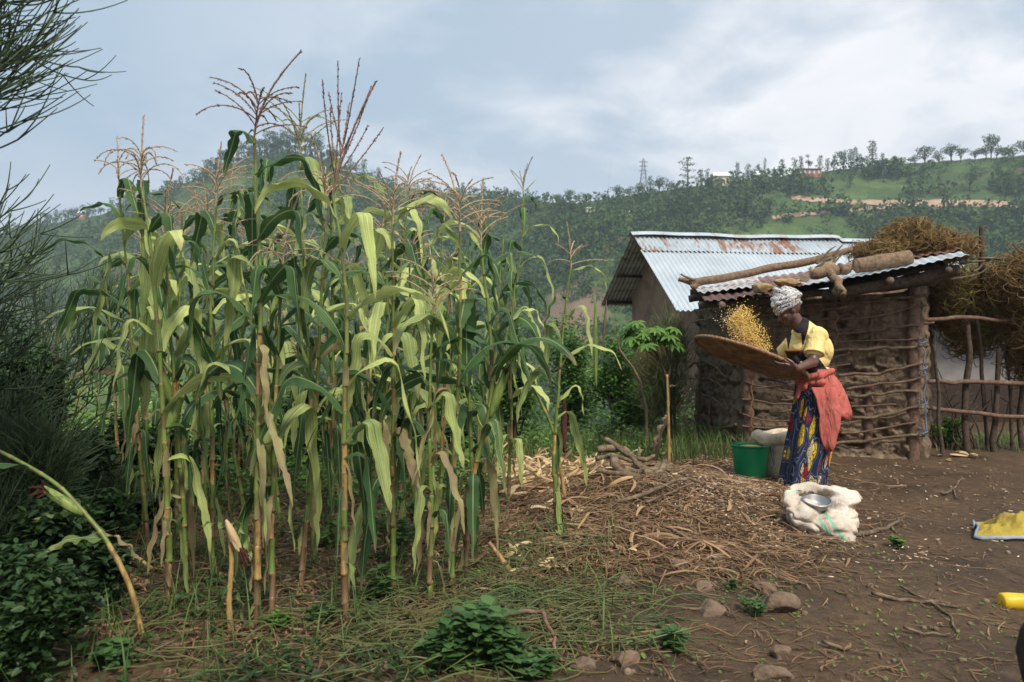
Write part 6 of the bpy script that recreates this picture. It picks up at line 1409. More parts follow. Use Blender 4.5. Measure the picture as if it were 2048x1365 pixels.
MZ = [  # bx, by, tx, ty, kwargs, description
 (515, 1250, 527, 88, dict(tas=P_, leaves=12, H_t=.40, spread=R(50), droop=R(62), tint=.22, dry=.75, lean=(.10, 0), r=.0145, nb=14), 'tallest maize plant with a purplish tassel and orange lower stalk'),
 (690, 1250, 722, 132, dict(tas=P_, H_t=.55, spread=R(30), droop=R(-12), nb=9, tint=.28, dry=.55, lean=(.22, 0), r=.014, mid=[(688, 950), (692, 600)]), 'tall maize plant topped by a wide dark red tassel leaning right'),
 (628, 1135, 600, 138, dict(tas=GN_, H_t=.50, spread=R(42), droop=R(55), nb=11, tint=.25, dry=.3), 'tall maize plant with a drooping greenish tassel between two dark red ones'),
 (338, 1212, 282, 216, dict(tas=TN_, H_t=.36, spread=R(35), droop=R(130), nb=14, tint=.50, dry=.35, r=.0135, mid=[(330, 900), (305, 520)]), 'maize plant with a drooping straw-coloured tassel, foremost on the left'),
 (298, 1110, 238, 262, dict(tas=TN_, H_t=.34, nb=5, tint=.35, dry=.5, mid=[(275, 850), (255, 560)]), 'slim maize plant with a thin sparse tassel on the left'),
 (375, 1195, 330, 330, dict(tas=TN_, tint=.45, dry=.2), ''), (425, 1150, 432, 275, dict(tas=TN_, tint=.30, spread=R(55)), ''), (543, 1240, 566, 372, dict(tas=TN_, tint=.25, dry=.35, droop=R(100), spread=R(60)), ''),
 (600, 1180, 652, 268, dict(tas=TN_, tint=.35, droop=R(120), spread=R(40), nb=14), ''), (452, 1010, 462, 292, dict(tas=TN_, tint=.25), ''), (785, 1190, 786, 292, dict(tas=TN_, tint=.55, dry=.3, Lf=.66), ''),
 (742, 1050, 816, 300, dict(tas=TN_, tint=.60, droop=R(80)), ''), (860, 1205, 868, 470, dict(tas=TN_, tint=.62, dry=.3, Lf=.62, W=.09), ''), (905, 1185, 920, 282, dict(tas=TN_, tint=.42, H_t=.42, nb=13, spread=R(48)), ''),
 (925, 1165, 962, 345, dict(tas=TN_, tint=.45, dry=.85, mid=[(945, 960), (985, 760)], r=.0145), 'maize plant with a thick orange stalk bent to the right'),
 (985, 960, 1046, 310, dict(tas=GN_, tint=.12, H_t=.40, nb=5, droop=R(0), spread=R(38), mid=[(1000, 760), (1040, 520)]), 'dark green maize plant with a sparse upright tassel near the gap'),
 (1112, 1072, 1142, 436, dict(tas=TN_, tint=.25, dry=.25, leaves=8, Lf=.5, W=.06, r=.012, H_t=.30, mid=[(1110, 880), (1128, 640)], nb=7, spread=R(60), droop=R(30)), 'slender maize plant standing apart in front of the husk pile'),
 (1185, 862, 1222, 316, dict(tas=TN_, tint=.10, leaves=6, Lf=.62, W=.06, dry=.3, r=.015, H_t=.42, nb=8, spread=R(33), droop=R(10), mid=[(1187, 700), (1208, 480)], leaf_from=.45, bias=0.0), 'rightmost tall maize plant, in front of the house gable'),
 (765, 968, 842, 362, dict(tas=TN_, tint=.55), ''), (285, 1075, 300, 430, dict(tas=TN_, tint=.30, dry=.2), ''), (722, 1005, 762, 402, dict(tas=TN_, tint=.5), ''), (822, 960, 888, 372, dict(tas=TN_, tint=.5, nb=14), ''),
 (562, 1052, 505, 400, dict(tas=None, tint=.25), ''), (640, 1005, 688, 420, dict(tas=None, tint=.25), ''), (495, 1052, 402, 372, dict(tas=TN_, tint=.30, spread=R(60)), ''), (243, 1020, 205, 500, dict(tas=None, tint=.2, bias=.1), 'maize plant reaching furthest left with long dark leaves'),
 (960, 1005, 1008, 468, dict(tas=None, tint=.25), ''), (885, 905, 955, 402, dict(tas=TN_, tint=.3), ''), (1062, 880, 1085, 560, dict(tas=None, tint=.35, Lf=.5), ''), (392, 955, 368, 425, dict(tas=TN_, tint=.3), ''),
 (332, 985, 318, 470, dict(tas=TN_, tint=.3), ''), (602, 955, 612, 452, dict(tas=TN_, tint=.3), ''), (850, 985, 806, 452, dict(tas=None, tint=.6), ''), (930, 935, 902, 480, dict(tas=TN_, tint=.4), ''), (700, 935, 735, 462, dict(tas=TN_, tint=.5), ''),
 (475, 965, 485, 415, dict(tas=TN_, tint=.2), ''), (1000, 905, 985, 520, dict(tas=None, tint=.3), ''), (660, 1090, 660, 330, dict(tas=None, tint=.3, dry=.3), ''), (835, 1080, 820, 420, dict(tas=TN_, tint=.65, Lf=.6), ''), (412, 1060, 415, 350, dict(tas=TN_, tint=.3), ''),
 (550, 1000, 540, 330, dict(tas=None, tint=.2), ''), (775, 1090, 770, 400, dict(tas=None, tint=.6, Lf=.6), ''), (355, 1080, 365, 420, dict(tas=None, tint=.45), ''), (1015, 1010, 1030, 560, dict(tas=None, tint=.5, Lf=.5), ''), (800, 1010, 850, 480, dict(tas=None, tint=.62), ''), (520, 980, 455, 470, dict(tas=None, tint=.3), ''), (745, 900, 700, 500, dict(tas=TN_, tint=.5), ''), (585, 910, 570, 500, dict(tas=TN_, tint=.35), ''), (300, 960, 262, 520, dict(tas=None, tint=.35), ''), (880, 1060, 905, 520, dict(tas=None, tint=.6, Lf=.65), ''), (690, 1060, 640, 480, dict(tas=None, tint=.35), ''), (950, 1090, 940, 520, dict(tas=None, tint=.55, Lf=.55), '')]
order = sorted(range(len(MZ)), key=lambda i: MZ[i][0])
tn2 = {'tan': 'straw-coloured tassel', 'purple': 'purple tassel', 'green': 'greenish tassel', None: 'no tassel'}
for rank, i in enumerate(order):
    bx, by, tx, ty, kw, ds = MZ[i]; tt = kw.get('tint', .35)
    lb = ds or f'{"yellowing" if tt > .45 else ("pale-striped" if tt > .28 else "dark green")} maize plant with {tn2[kw.get("tas", TN_)]}, {ordinal(rank + 1)} from the left in the stand'
    maize(bx, by, tx, ty, lb, seed=i + 1, **kw)

# the stalk bent over to the left in the foreground, with its ear
def bent_stalk(pts, label, r=.0105, earat=None, tv=.15, name='maize_plant', seed=3, leaves=(), cat='maize plant', Yd=None, topend=None):
    g = np.random.default_rng(seed); b = hit(*pts[0]); Y0 = Yd or b.y
    P = np.array([tuple(b)] + [tuple(at(x, y, Y0 + .02 * k)) for k, (x, y) in enumerate(pts[1:])]); path = spline(P, 12); K = len(path)
    t = thing(name, label, cat, b); s = np.linspace(0, 1, K); nd = (np.abs((s * 9) % 1 - .5) > .44)
    A = np.zeros((1, K, 3)); A[0, :, 0] = np.where(s < .28, .72, tv) ; A[0, nd, 0] = .5
    m = MB(); tubes([path], (r * (1.1 - .5 * s) * (1 + .18 * nd))[None], 9, A, m); obj('stalk', m, MAT['stalk'], t)
    if leaves:
        fo = MB()
        for (q, az, L, W, el, dr, tint, kink) in leaves: k = int(q * (K - 1)); add_leaf(fo, g, path[k], az, L, W, R(el), R(dr), tint, kink, twist=g.normal(0, .8), clamp=b.z + .01)
        obj('foliage', fo, MAT['maize_leaf'], t)
    if topend: m = MB(); tubes([[path[-1], path[-1] + (path[-1] - path[-2]) * .15]], np.array([[r * .6, r * .55]]), 9, mb=m); obj('cut_end', m, MAT['log_end'], t)
    return t, path
t, path = bent_stalk([(287, 1285), (262, 1180), (215, 1085), (172, 1030), (120, 975), (60, 935), (-40, 885), (-160, 840)], 'maize stalk bent over to the left with one plump green ear', leaves=[(.30, pi, .30, .05, 10, 60, .5, None), (.42, pi - .3, .30, .04, 5, 30, .35, None), (.34, .4, .22, .03, -20, 60, .97, None), (.72, pi + .4, .5, .06, 20, 110, .2, None), (.45, pi - .2, .24, .035, 0, 20, .5, None)])
ear(t, np.random.default_rng(3), np.array(tuple(at(166, 1030, path[30][1] - .02))), (-.62, 0, .42), .155, .021)
t, path = bent_stalk([(462, 1268), (458, 1200), (463, 1120), (455, 1048)], 'short broken maize stalk with torn pale husk hanging at its top', r=.012, tv=.7, leaves=[(.98, 0.2, .22, .05, 30, 160, .6, (.2, R(-70))), (.9, 2.8, .16, .02, 40, 80, .5, None), (.55, 3.4, .30, .04, -60, 30, .35, None), (.6, .3, .26, .035, -70, 20, .5, None)])
ear(t, np.random.default_rng(4), np.array(tuple(at(452, 1040, path[-1][1] - .03))), (.5, -.1, -1), .12, .016, True)
bent_stalk([(1338, 932), (1337, 840), (1334, 750)], 'yellow cut maize stub standing alone beside the firewood', r=.016, tv=.62, topend=True, leaves=[(.85, 0, .08, .02, 20, 40, .97, None), (.5, 0.1, .5, .008, -86, 4, .97, None)])
bent_stalk([(1130, 1000), (1105, 860), (1058, 762)], 'bare maize stub leaning left with a frayed top in front of the bushes', r=.013, tv=.3, topend=True)
bent_stalk([(1192, 870), (1188, 760), (1184, 688)], 'shorter cut maize stalk leaning against the rightmost tall plant', r=.015, tv=.35, topend=True, leaves=[(.9, 3.0, .2, .03, 30, 120, .7, None), (.6, 2.9, .25, .02, 0, 80, .97, None)])
bent_stalk([(222, 1010), (210, 900), (196, 800), (186, 782)], 'thin bare maize stalk on the far left, bent over at its whitish tip', r=.010, tv=.2)
bent_stalk([(305, 1140), (270, 1110), (255, 1092)], 'short dry broken stub low on the left', r=.010, tv=.8, topend=True)
bent_stalk([(1020, 1145), (1000, 1115), (978, 1085)], 'pale cut maize stub lying at a slant in the litter', r=.016, tv=.62, topend=True)
# pointed dry husk bracts on the rightmost plant and red drying cobs
for px, py, tx, ty, r, mt, lb, Yd in ((1128, 905, 1128, 790, .020, 'silk', 'dark dried maize ear on the slender plant before the husk pile', 4.9), (1192, 780, 1190, 590, .024, 'ear_green', 'tall pointed husk sheath on the rightmost maize plant', 8.9), (1205, 700, 1213, 600, .014, 'stick_red', 'brown pointed sheath on the rightmost maize plant', 8.85)):
    a = np.array(tuple(at(px, py, Yd))); b = np.array(tuple(at(tx, ty, Yd))); m = MB(); s = np.linspace(0, 1, 12); tubes([a + (b - a) * s[:, None]], (r * np.sin(pi * (s * .9 + .08)) ** .7)[None], 10, mb=m)
    par = [o for o in bpy.data.objects if o.get('label', '').startswith('slender maize' if Yd < 6 else 'rightmost tall')][0]; obj('dried_ear' if Yd < 6 else 'sheath', m, MAT[mt], par)

# ------------------------------------------------------------------ maize field beyond, down the slope
def small_maize(seed):
    g = np.random.default_rng(seed); f = MB(); s = MB(); tsl = MB(); H = 1.9; tubes([[(0, 0, 0), (.01, 0, H * .5), (0, .01, H)]], np.array([[.016, .013, .006]]), 5, (.2, 0, 0), s)
    for k in range(11): add_leaf(f, g, np.array([0, 0, H * (.25 + .065 * k)]), g.uniform(0, 6.28), .65, .09, R(60), R(130), float(np.clip(g.normal(.5, .2), 0, .97)), None, K=7, cols=3, wav=0)
    tassel(tsl, g, np.array([0, 0, H]), (0, 0, 1), .36, 7, R(38), R(40)); return s.mesh('stalk'), f.mesh('foliage'), tsl.mesh('tassel')
SM = [small_maize(s) for s in range(4)]
tfm = foliage_mat('tassel_field', (0.34, 0.24, 0.13), (0.52, 0.39, 0.22), trans=0.2, rough=0.9)
for a, b, c in SM: a.materials.append(MAT['stalk']); b.materials.append(MAT['maize_leaf']); c.materials.append(tfm)
g = np.random.default_rng(17); cnt = 0; cand = []
for row in range(20):
    Yr = 19.5 + row * 1.25
    for px in np.arange(110, 700, 1593 / Yr * .62): cand.append((px + g.uniform(-8, 8), Yr + g.uniform(-.3, .3)))
cand = sorted(cand, key=lambda c: c[1])[:250]
for (px, Yr) in cand:
    x = (px - CX) / FPX * Yr; sc_ = g.uniform(.85, 1.12)
    t = thing('field_maize_plant', 'pale maize plant with orange-tan tassel in the field below the stand', 'maize plant', (x, Yr, gz(x, Yr) - .02), 'maize field beyond the bushes')
    me = SM[int(g.integers(0, 4))]; t.rotation_euler = (0, 0, g.uniform(0, 6.28)); t.scale = (sc_,) * 3
    for k, nm in enumerate(('stalk', 'foliage', 'tassel')): o = bpy.data.objects.new(nm, me[k]); col.objects.link(o); o.parent = t
# ------------------------------------------------------------------ bushes and undergrowth
def shrub(name, label, px, by, w, h, n, leaf, mat, cat='bush', group=None, seed=1, stems=9, depth=None, Yd=None, lobes=9, tpl='leaf', topy=None, flat=1.0, asp=.8):
    """w,h in photo pixels; stands on the ground at pixel (px,by)"""
    g = np.random.default_rng(seed); p = hit(px, by) if Yd is None else Vector(((px - CX) / FPX * Yd, Yd, gz((px - CX) / FPX * Yd, Yd)))
    s = p.y / FPX; Wd = w * s / 2; Hh = h * s if topy is None else (CAMZ - (topy - CY) * s - p.z); D = (depth or Wd * asp)
    t = thing(name, label, cat, p, group); st = MB(); fo = MB(); per = n // lobes
    for k in range(lobes):
        a = g.uniform(0, 6.28); r = g.uniform(.15, .72); hz = g.uniform(.30, .84) * (1 - .25 * r)
        c = np.array([p.x + Wd * r * cos(a), p.y + D * r * sin(a), p.z + Hh * hz]); lr = np.array([Wd * .42, D * .42, Hh * g.uniform(.16, .30)])
        if k == 0: c[2] = p.z + Hh * .82; c[0] = p.x
        v = g.normal(size=(per, 3)); v /= np.linalg.norm(v, axis=1, keepdims=True); v *= (g.random(per) ** .45)[:, None] * (.7 + .6 * vnoise(v * 2.5 + seed + k, seed))[:, None]
        P = c + v * lr; P[:, 2] = np.maximum(P[:, 2], p.z + .01)
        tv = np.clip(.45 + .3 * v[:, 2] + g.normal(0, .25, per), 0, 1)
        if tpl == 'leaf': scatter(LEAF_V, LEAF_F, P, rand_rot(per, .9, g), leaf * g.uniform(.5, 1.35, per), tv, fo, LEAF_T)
        elif tpl == 'twig':
            d_ = g.normal(size=(per, 3)); d_[:, 2] = np.abs(d_[:, 2]) + .3; d_ += v * .9; d_ /= np.linalg.norm(d_, axis=1, keepdims=True); K = 5; ss = np.linspace(0, 1, K); bend = g.normal(0, .35, (per, 3)); bend[:, 2] = np.abs(bend[:, 2])
            Q = P[:, None] + (d_[:, None] * ss[None, :, None] + bend[:, None] * (ss ** 2)[None, :, None] * .4) * (leaf * g.uniform(.6, 1.3, per))[:, None, None]
            tubes(Q, np.full((per, K), leaf * .016) * np.linspace(1.1, .6, K), 3, np.stack([tv, tv * 0, tv * 0], 1), fo, cap=False)
        if k < stems: tubes([spline([(p.x + g.normal(0, .04), p.y + g.normal(0, .04), p.z - .03), (p.x * .5 + c[0] * .5 + g.normal(0, .03), p.y * .5 + c[1] * .5, p.z * .45 + c[2] * .55), tuple(c), tuple(c + v[0] * lr * .6)], 4)], np.linspace(.012, .004, 13)[None] * (1 + .6 * (Hh > 1)), 5, mb=st)
    obj('foliage', fo, MAT[mat], t, smooth=False); obj('stem', st, MAT['bark'], t)
    return t
G_B = 'bushes behind the maize stand'
SHR = [('bush', 'bright green leafy bush between the maize stand and the house, left part', 1030, 900, 150, 250, 4200, .055, 'bush', G_B),
 ('bush', 'large light green bush left of the house wall behind the rightmost maize', 1130, 885, 190, 250, 6000, .055, 'bush', G_B),
 ('bush', 'leafy green bush below the house wall with yellowish new shoots', 1235, 885, 200, 220, 6000, .052, 'bush', G_B),
 ('bush', 'top of a bright bush against the brown hillside left of the house', 1075, 870, 120, 300, 3000, .05, 'bush_bright', G_B),
 ('bush', 'bright-leaved shoots beside the left corner of the house wall', 1212, 872, 80, 240, 1500, .06, 'bush_bright', G_B),
 ('bush', 'dark leafy bush behind the middle maize stalks', 905, 905, 210, 170, 4200, .06, 'bush', G_B),
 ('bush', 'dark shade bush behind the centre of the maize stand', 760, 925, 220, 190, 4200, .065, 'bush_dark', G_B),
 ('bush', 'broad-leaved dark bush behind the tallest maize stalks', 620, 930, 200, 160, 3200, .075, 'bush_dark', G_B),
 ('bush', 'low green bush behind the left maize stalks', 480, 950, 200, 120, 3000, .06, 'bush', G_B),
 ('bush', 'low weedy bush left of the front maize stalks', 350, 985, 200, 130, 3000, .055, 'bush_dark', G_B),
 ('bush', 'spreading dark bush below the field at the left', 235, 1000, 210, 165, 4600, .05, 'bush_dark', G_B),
 ('bush', 'leafy bush under the field edge, behind the left stalks', 420, 895, 240, 60, 2600, .07, 'bush', G_B),
 ('bush', 'tangled dark bush at the foot of the pencil trees', 90, 1010, 230, 330, 6500, .05, 'bush_dark', G_B)]
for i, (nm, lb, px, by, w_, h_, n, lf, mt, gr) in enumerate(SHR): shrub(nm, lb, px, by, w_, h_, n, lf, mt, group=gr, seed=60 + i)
shrub('wiry_bush', 'wiry grey-green leafless bush against the side wall of the shed', 1340, 885, 160, 250, 5200, .13, 'cut_twigs', seed=81, tpl='twig', group='wiry bushes')
shrub('wiry_bush', 'wiry dark bush behind the cassava plant under the house eave', 1290, 880, 120, 170, 2600, .12, 'vines_green', seed=82, tpl='twig', group='wiry bushes')
shrub('wiry_bush', 'dark wiry thicket in the lower left corner region', 40, 1200, 240, 330, 3000, .15, 'pencil', seed=83, tpl='twig', group='wiry bushes')
shrub('wiry_bush', 'fine wiry bush behind the bent stalk on the left', 170, 1070, 190, 170, 1800, .12, 'pencil', seed=84, tpl='twig', group='wiry bushes')
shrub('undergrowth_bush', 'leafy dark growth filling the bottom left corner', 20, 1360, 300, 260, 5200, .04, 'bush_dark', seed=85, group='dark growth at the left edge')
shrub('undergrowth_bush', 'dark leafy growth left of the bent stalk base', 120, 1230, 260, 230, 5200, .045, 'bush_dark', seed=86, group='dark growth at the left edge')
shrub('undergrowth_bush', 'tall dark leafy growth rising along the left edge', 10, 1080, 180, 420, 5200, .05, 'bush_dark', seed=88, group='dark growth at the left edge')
shrub('undergrowth_bush', 'small scrambling plant at the foot of the fence', 1895, 893, 110, 60, 1100, .04, 'bush', seed=87, group='growth by the fence')

shrub('undergrowth_bush', 'leafy dark scrub at the foot of the pencil tree, left of the front maize', 150, 1130, 260, 250, 5200, .045, 'bush_dark', seed=91, group='dark growth at the left edge')
# cassava shrub in front of the house
def cassava():
    p = hit(1305, 925); t = thing('cassava_plant', 'cassava shrub with bright palmate leaves in front of the brown house wall', 'cassava', p); Yd = p.y
    st = MB(); tube(st, [p - Vector((0, 0, .05)), at(1318, 880, Yd), at(1332, 830, Yd), at(1335, 765, Yd), at(1318, 720, Yd), at(1302, 690, Yd)], [.024, .022, .018, .016, .013, .010], 8, sub=6, wob=.012)
    tube(st, [at(1335, 765, Yd), at(1340, 720, Yd + .05), at(1330, 690, Yd + .05)], [.012, .010, .007], 7, sub=5, wob=.01); tube(st, [at(1318, 720, Yd), at(1290, 700, Yd - .05), at(1282, 678, Yd - .05)], [.010, .008, .006], 7, sub=5, wob=.01)
    g = np.random.default_rng(4); fo = MB(); heads = [at(1302, 690, Yd), at(1330, 690, Yd), at(1282, 678, Yd)]
    for k in range(66):
        h_ = np.array(tuple(heads[k % 3])); a = g.uniform(0, 6.28); L = g.uniform(.10, .24); e = g.uniform(.0, 1.25); tip = h_ + np.array([cos(a) * cos(e), sin(a) * cos(e), sin(e) * .85]) * L; tubes([spline([h_, (h_ + tip) / 2 + [0, 0, .02], tip], 3)], np.full((1, 7), .0022), 4, mb=st)
        nl = 6; up_ = np.array([cos(a) * .5, sin(a) * .5, .85]); up_ /= np.linalg.norm(up_)
        x0 = np.cross(up_, [-sin(a), cos(a), 0]); x0 /= np.linalg.norm(x0); y0 = np.cross(up_, x0)
        for j in range(nl):
            b = (j - (nl - 1) / 2) * .78; d_ = -(x0 * cos(b)) + y0 * sin(b); d_ = d_ + np.array([0, 0, -.28]); d_ /= np.linalg.norm(d_); s2 = np.cross(up_, d_); s2 /= np.linalg.norm(s2)
            M = np.stack([d_, s2, np.cross(d_, s2)], 1)[None]; scatter(LEAF_V * [1, .62, 1], LEAF_F, tip[None], M, g.uniform(.085, .14, 1), g.uniform(.2, 1, 1), fo, LEAF_T)
    obj('stem', st, MAT['bark'], t); obj('foliage', fo, MAT['bush_bright'], t)
cassava()
m = MB(); b = hit(1293, 905, ymax=12); tube(m, [b, at(1288, 800, b.y), at(1270, 745, b.y), at(1240, 700, b.y), at(1232, 650, b.y)], [.02, .018, .015, .011, .006], 7, sub=6, wob=.012); obj('sapling', m, MAT['stick'], label='bare curved grey sapling leaning left in the bushes before the house', cat='sapling', loc=b)

# pencil-twig euphorbia trees on the left
def pencil_tree(label, trunk, starts, seed, depth=4, L0=.34, r0=.011, dirb=(1, 0, .1), up=.45, name='pencil_tree', n_per=3, term=.17, K=7):
    g = np.random.default_rng(seed); t = thing(name, label, 'tree', Vector(tuple(trunk[0])))
    m = MB(); tube(m, trunk, np.linspace(.06, .03, len(trunk)), 9, sub=5, wob=.02, seed=seed); obj('trunk', m, MAT['bark'], t)
    segs = []
    def grow(p, d_, L, r, lev):
        d_ = d_ / np.linalg.norm(d_); s = np.linspace(0, 1, K); ax = g.normal(0, .22, 3); ax[2] = abs(ax[2]) + up * (1 if lev >= depth - 1 else .35)
        P = p + d_ * (s * L)[:, None] + ax * (s ** 2 * L * .55)[:, None]; segs.append((P, r * np.linspace(1, .8 if lev < depth else .55, K)))
        if lev < depth:
            dd = P[-1] - P[-2]; dd /= np.linalg.norm(dd)
            for j in range(g.integers(2, n_per + 1)):
                q = g.normal(0, .42, 3); q[2] *= .8; grow(P[-1] if j < 2 else P[K // 2 + 1], dd + q + np.array(dirb) * .12, L * g.uniform(.7, .95) if lev < depth - 1 else term * g.uniform(.6, 1.5), r * .76, lev + 1)
    for p, d_ in starts: grow(np.array(tuple(p), float), np.array(d_, float), L0 * g.uniform(.8, 1.2), r0, 0)
    P = np.array([a for a, b in segs]); Rr = np.array([b for a, b in segs]); a = g.random(len(P)); fo = MB(); tubes(P, Rr, 5, np.stack([a, a * 0, a * 0], 1), fo)
    obj('crown', fo, MAT['pencil'], t)
T1 = [np.array([-2.55, 2.9, -.1]), np.array([-2.45, 2.85, .8]), np.array([-2.35, 2.8, 1.6]), np.array([-2.25, 2.7, 2.6])]
g = np.random.default_rng(12); st = []
for k in range(60):
    z = g.uniform(1.80, 2.5); st.append(((-2.42 + g.uniform(-.15, .12), 2.55 + g.uniform(-.3, .3), z), (1, g.normal(0, .3), g.uniform(-.32, .10))))
pencil_tree('pencil-twig tree whose blurred upper branches reach in from the top left', T1, st, 5, L0=.28, term=.17, up=.30, depth=3, r0=.0066)
T2 = [np.array([-2.95, 3.9, -.1]), np.array([-2.9, 3.9, .5]), np.array([-3.0, 3.9, 1.1])]
st = []
for k in range(40):
    z = g.uniform(.20, 1.32); st.append(((-3.12 + g.uniform(-.18, .12), 3.7 + g.uniform(-.4, .4), z), (1, g.normal(0, .4), g.uniform(-.15, .25))))
pencil_tree('dense dark pencil-twig tree filling the left edge at mid height', T2, st, 6, L0=.25, term=.17, up=.22)
b = hit(118, 985); pencil_tree('slender brown-stemmed pencil tree behind the dark growth at the left', [tuple(b), tuple(at(112, 880, b.y)), tuple(at(118, 780, b.y)), tuple(at(100, 690, b.y))], [(tuple(at(105 + g.uniform(-10, 14), g.uniform(690, 860), b.y)), (g.normal(0, 1), g.normal(0, .5), g.uniform(.1, .8))) for k in range(18)], 7, L0=.22, term=.15, r0=.008, up=.5)

# ------------------------------------------------------------------ ground litter
def region_pts(n, x0, x1, y0, y1, dens, seed):
    g = np.random.default_rng(seed); x = g.uniform(x0, x1, n * 6); y = g.uniform(y0, y1, n * 6); d_ = dens(x, y, CX + FPX * x / y, CY - FPX * (G(x, y) - CAMZ) / y); k = g.random(n * 6) < d_; return x[k][:n], y[k][:n], g
def strands(name, n, rect, dens, seed, L, W, mat, lift, label, cat, flatk=.35, curl=.5, tube_n=0, dirpref=None, K=5, tilt=.09):
    x, y, g = region_pts(n, *rect, dens, seed); n = len(x); a = g.uniform(0, 6.28, n) if dirpref is None else g.normal(dirpref, .6, n) + pi * (g.random(n) < .5)
    l = g.uniform(*L, n); s = np.linspace(-.5, .5, K); bend = g.normal(0, curl, n)
    an = a[:, None] + bend[:, None] * s[None] * 2; dx = np.cos(an) * l[:, None] / (K - 1); dy = np.sin(an) * l[:, None] / (K - 1)
    X = x[:, None] + np.cumsum(dx, 1); Y = y[:, None] + np.cumsum(dy, 1); z0 = GD(X, Y); hl = g.random(n) ** 2 * lift; arch = g.uniform(0, .16, n) * l * (g.random(n) < .4)
    Z = z0 * .5 + z0.max(1, keepdims=True) * .5 + .003 + hl[:, None] + arch[:, None] * (1 - (s * 2) ** 2)[None] + (g.normal(0, tilt, n) * l)[:, None] * s[None] * (hl > lift * .15)[:, None]
    P = np.stack([X, Y, np.maximum(Z, z0 + .001)], -1); w_ = g.uniform(*W, n)[:, None] * np.array([.4, 1, 1, .9, .3])[None, :K] if K == 5 else g.uniform(*W, n)[:, None] * np.ones(K)[None]
    m = MB(); tv = g.random(n)
    if tube_n: tubes(P, w_ * .5 + 0 * P[..., 0], tube_n, np.stack([tv, tv * 0, tv * 0], 1), m, cap=False)
    else:
        side = np.stack([-np.sin(a), np.cos(a), g.normal(0, flatk, n)], 1); ribbons(P, w_ * .5, side, tv, m, cols=3 if W[1] > .015 else 2, cup=.3)
    return obj(name, m, MAT[mat], label=label, cat=cat, kind='stuff', smooth=False)
heap = lambda x, y, px, py: np.exp(-(((px - 1300) / 260) ** 2 + ((py - 1030) / 95) ** 2)) + .75 * np.exp(-(((px - 1420) / 190) ** 2 + ((py - 1120) / 60) ** 2)) + .5 * np.exp(-(((px - 1100) / 160) ** 2 + ((py - 1080) / 80) ** 2))
floorL = lambda x, y, px, py: ((px > 120) & (px < 1250) & (py > 900)) * .5 + .05
RC = (-2.4, 3.4, 2.9, 9)
strands('straw', 8000, (-.6, 3.0, 4.0, 7.8), heap, 1, (.05, .22), (.002, .006), 'straw', .035, 'brown straw and shredded stalks covering the heap', 'straw')
strands('straw', 5500, (-.6, 3.0, 3.8, 7.8), heap, 2, (.06, .3), (.003, .009), 'straw_dark', .02, 'dark rotting straw under the heap surface', 'straw')
strands('leaf_litter', 7500, (-2.4, 1.2, 2.9, 8.5), floorL, 3, (.04, .2), (.003, .010), 'straw_dark', .02, 'dark dead leaf shreds on the ground among the maize stalks', 'leaf litter')
strands('leaf_litter', 1500, (-2.2, 1.2, 3.0, 8.5), floorL, 4, (.05, .2), (.004, .016), 'straw', .02, 'pale dead leaf shreds among the maize stalks', 'leaf litter')
strands('stalk_shreds', 520, (-.6, 3.0, 4.0, 7.8), heap, 14, (.12, .34), (.010, .022), 'straw', .04, 'broad fibrous stalk shreds on the heap', 'stalk shreds')
hp = lambda x, y, px, py: np.exp(-(((px - 1075) / 85) ** 2 + ((py - 958) / 28) ** 2)) * 1.2
strands('husk_litter', 520, (-.4, 1.4, 5.5, 8.5), hp, 5, (.12, .24), (.012, .034), 'husk', .10, 'pale maize husks heaped at the foot of the bushes', 'maize husks', 1.2, .9, tilt=.5)
hp2 = lambda x, y, px, py: np.exp(-(((px - 1070) / 90) ** 2 + ((py - 1120) / 38) ** 2)) * .8 + np.exp(-(((px - 1150) / 130) ** 2 + ((py - 1000) / 50) ** 2)) * .5
strands('husk_litter', 170, (-.6, 1.8, 3.8, 8), hp2, 6, (.10, .24), (.015, .035), 'husk', .03, 'scattered pale husk leaves and stub pieces on the litter', 'maize husks', .8, .6, tilt=.2)
ch = lambda x, y, px, py: np.exp(-(((px - 1440) / 110) ** 2 + ((py - 985) / 42) ** 2)) + .25 * np.exp(-(((px - 1500) / 90) ** 2 + ((py - 1060) / 40) ** 2)) + .08 * np.exp(-(((px - 1830) / 60) ** 2 + ((py - 1110) / 25) ** 2)) + .010 * (px > 1450)
strands('chaff', 9500, (.8, 4.2, 4.0, 8.2), ch, 7, (.014, .042), (.005, .011), 'chaff', .03, 'pale pinkish maize chaff strewn on the heap beside the bucket', 'chaff', .5)
yard = lambda x, y, px, py: (px > 1250) * (.25 + .75 * sstep(1150, 1330, py))
strands('yard_litter', 2400, (.3, 4.2, 2.6, 7.6), yard, 8, (.03, .16), (.002, .006), 'straw_dark', .006, 'thin dead stems trodden into the yard soil', 'litter')
strands('yard_litter', 260, (.5, 4.2, 2.6, 7.6), yard, 9, (.04, .13), (.003, .008), 'straw', .006, 'pale straw bits scattered over the yard soil', 'litter')
ct = lambda x, y, px, py: np.exp(-(((px - 1000) / 210) ** 2 + ((py - 1245) / 62) ** 2)) + .10 * ((px > 250) & (px < 1000) & (py > 1215))
strands('cut_twigs', 1700, (-1.6, .7, 2.7, 5), ct, 10, (.12, .36), (.0045, .0075), 'cut_twigs', .06, 'cut green pencil twigs strewn across the foreground', 'twigs', tube_n=5, curl=.6)
strands('cut_twigs', 240, (-.2, .5, 3.4, 5.2), lambda x, y, px, py: np.exp(-(((px - 1090) / 50) ** 2 + ((py - 1130) / 40) ** 2)), 11, (.15, .36), (.005, .007), 'cut_twigs', .12, 'small pile of green twigs below the slender maize plant', 'twigs', tube_n=5, curl=.5)
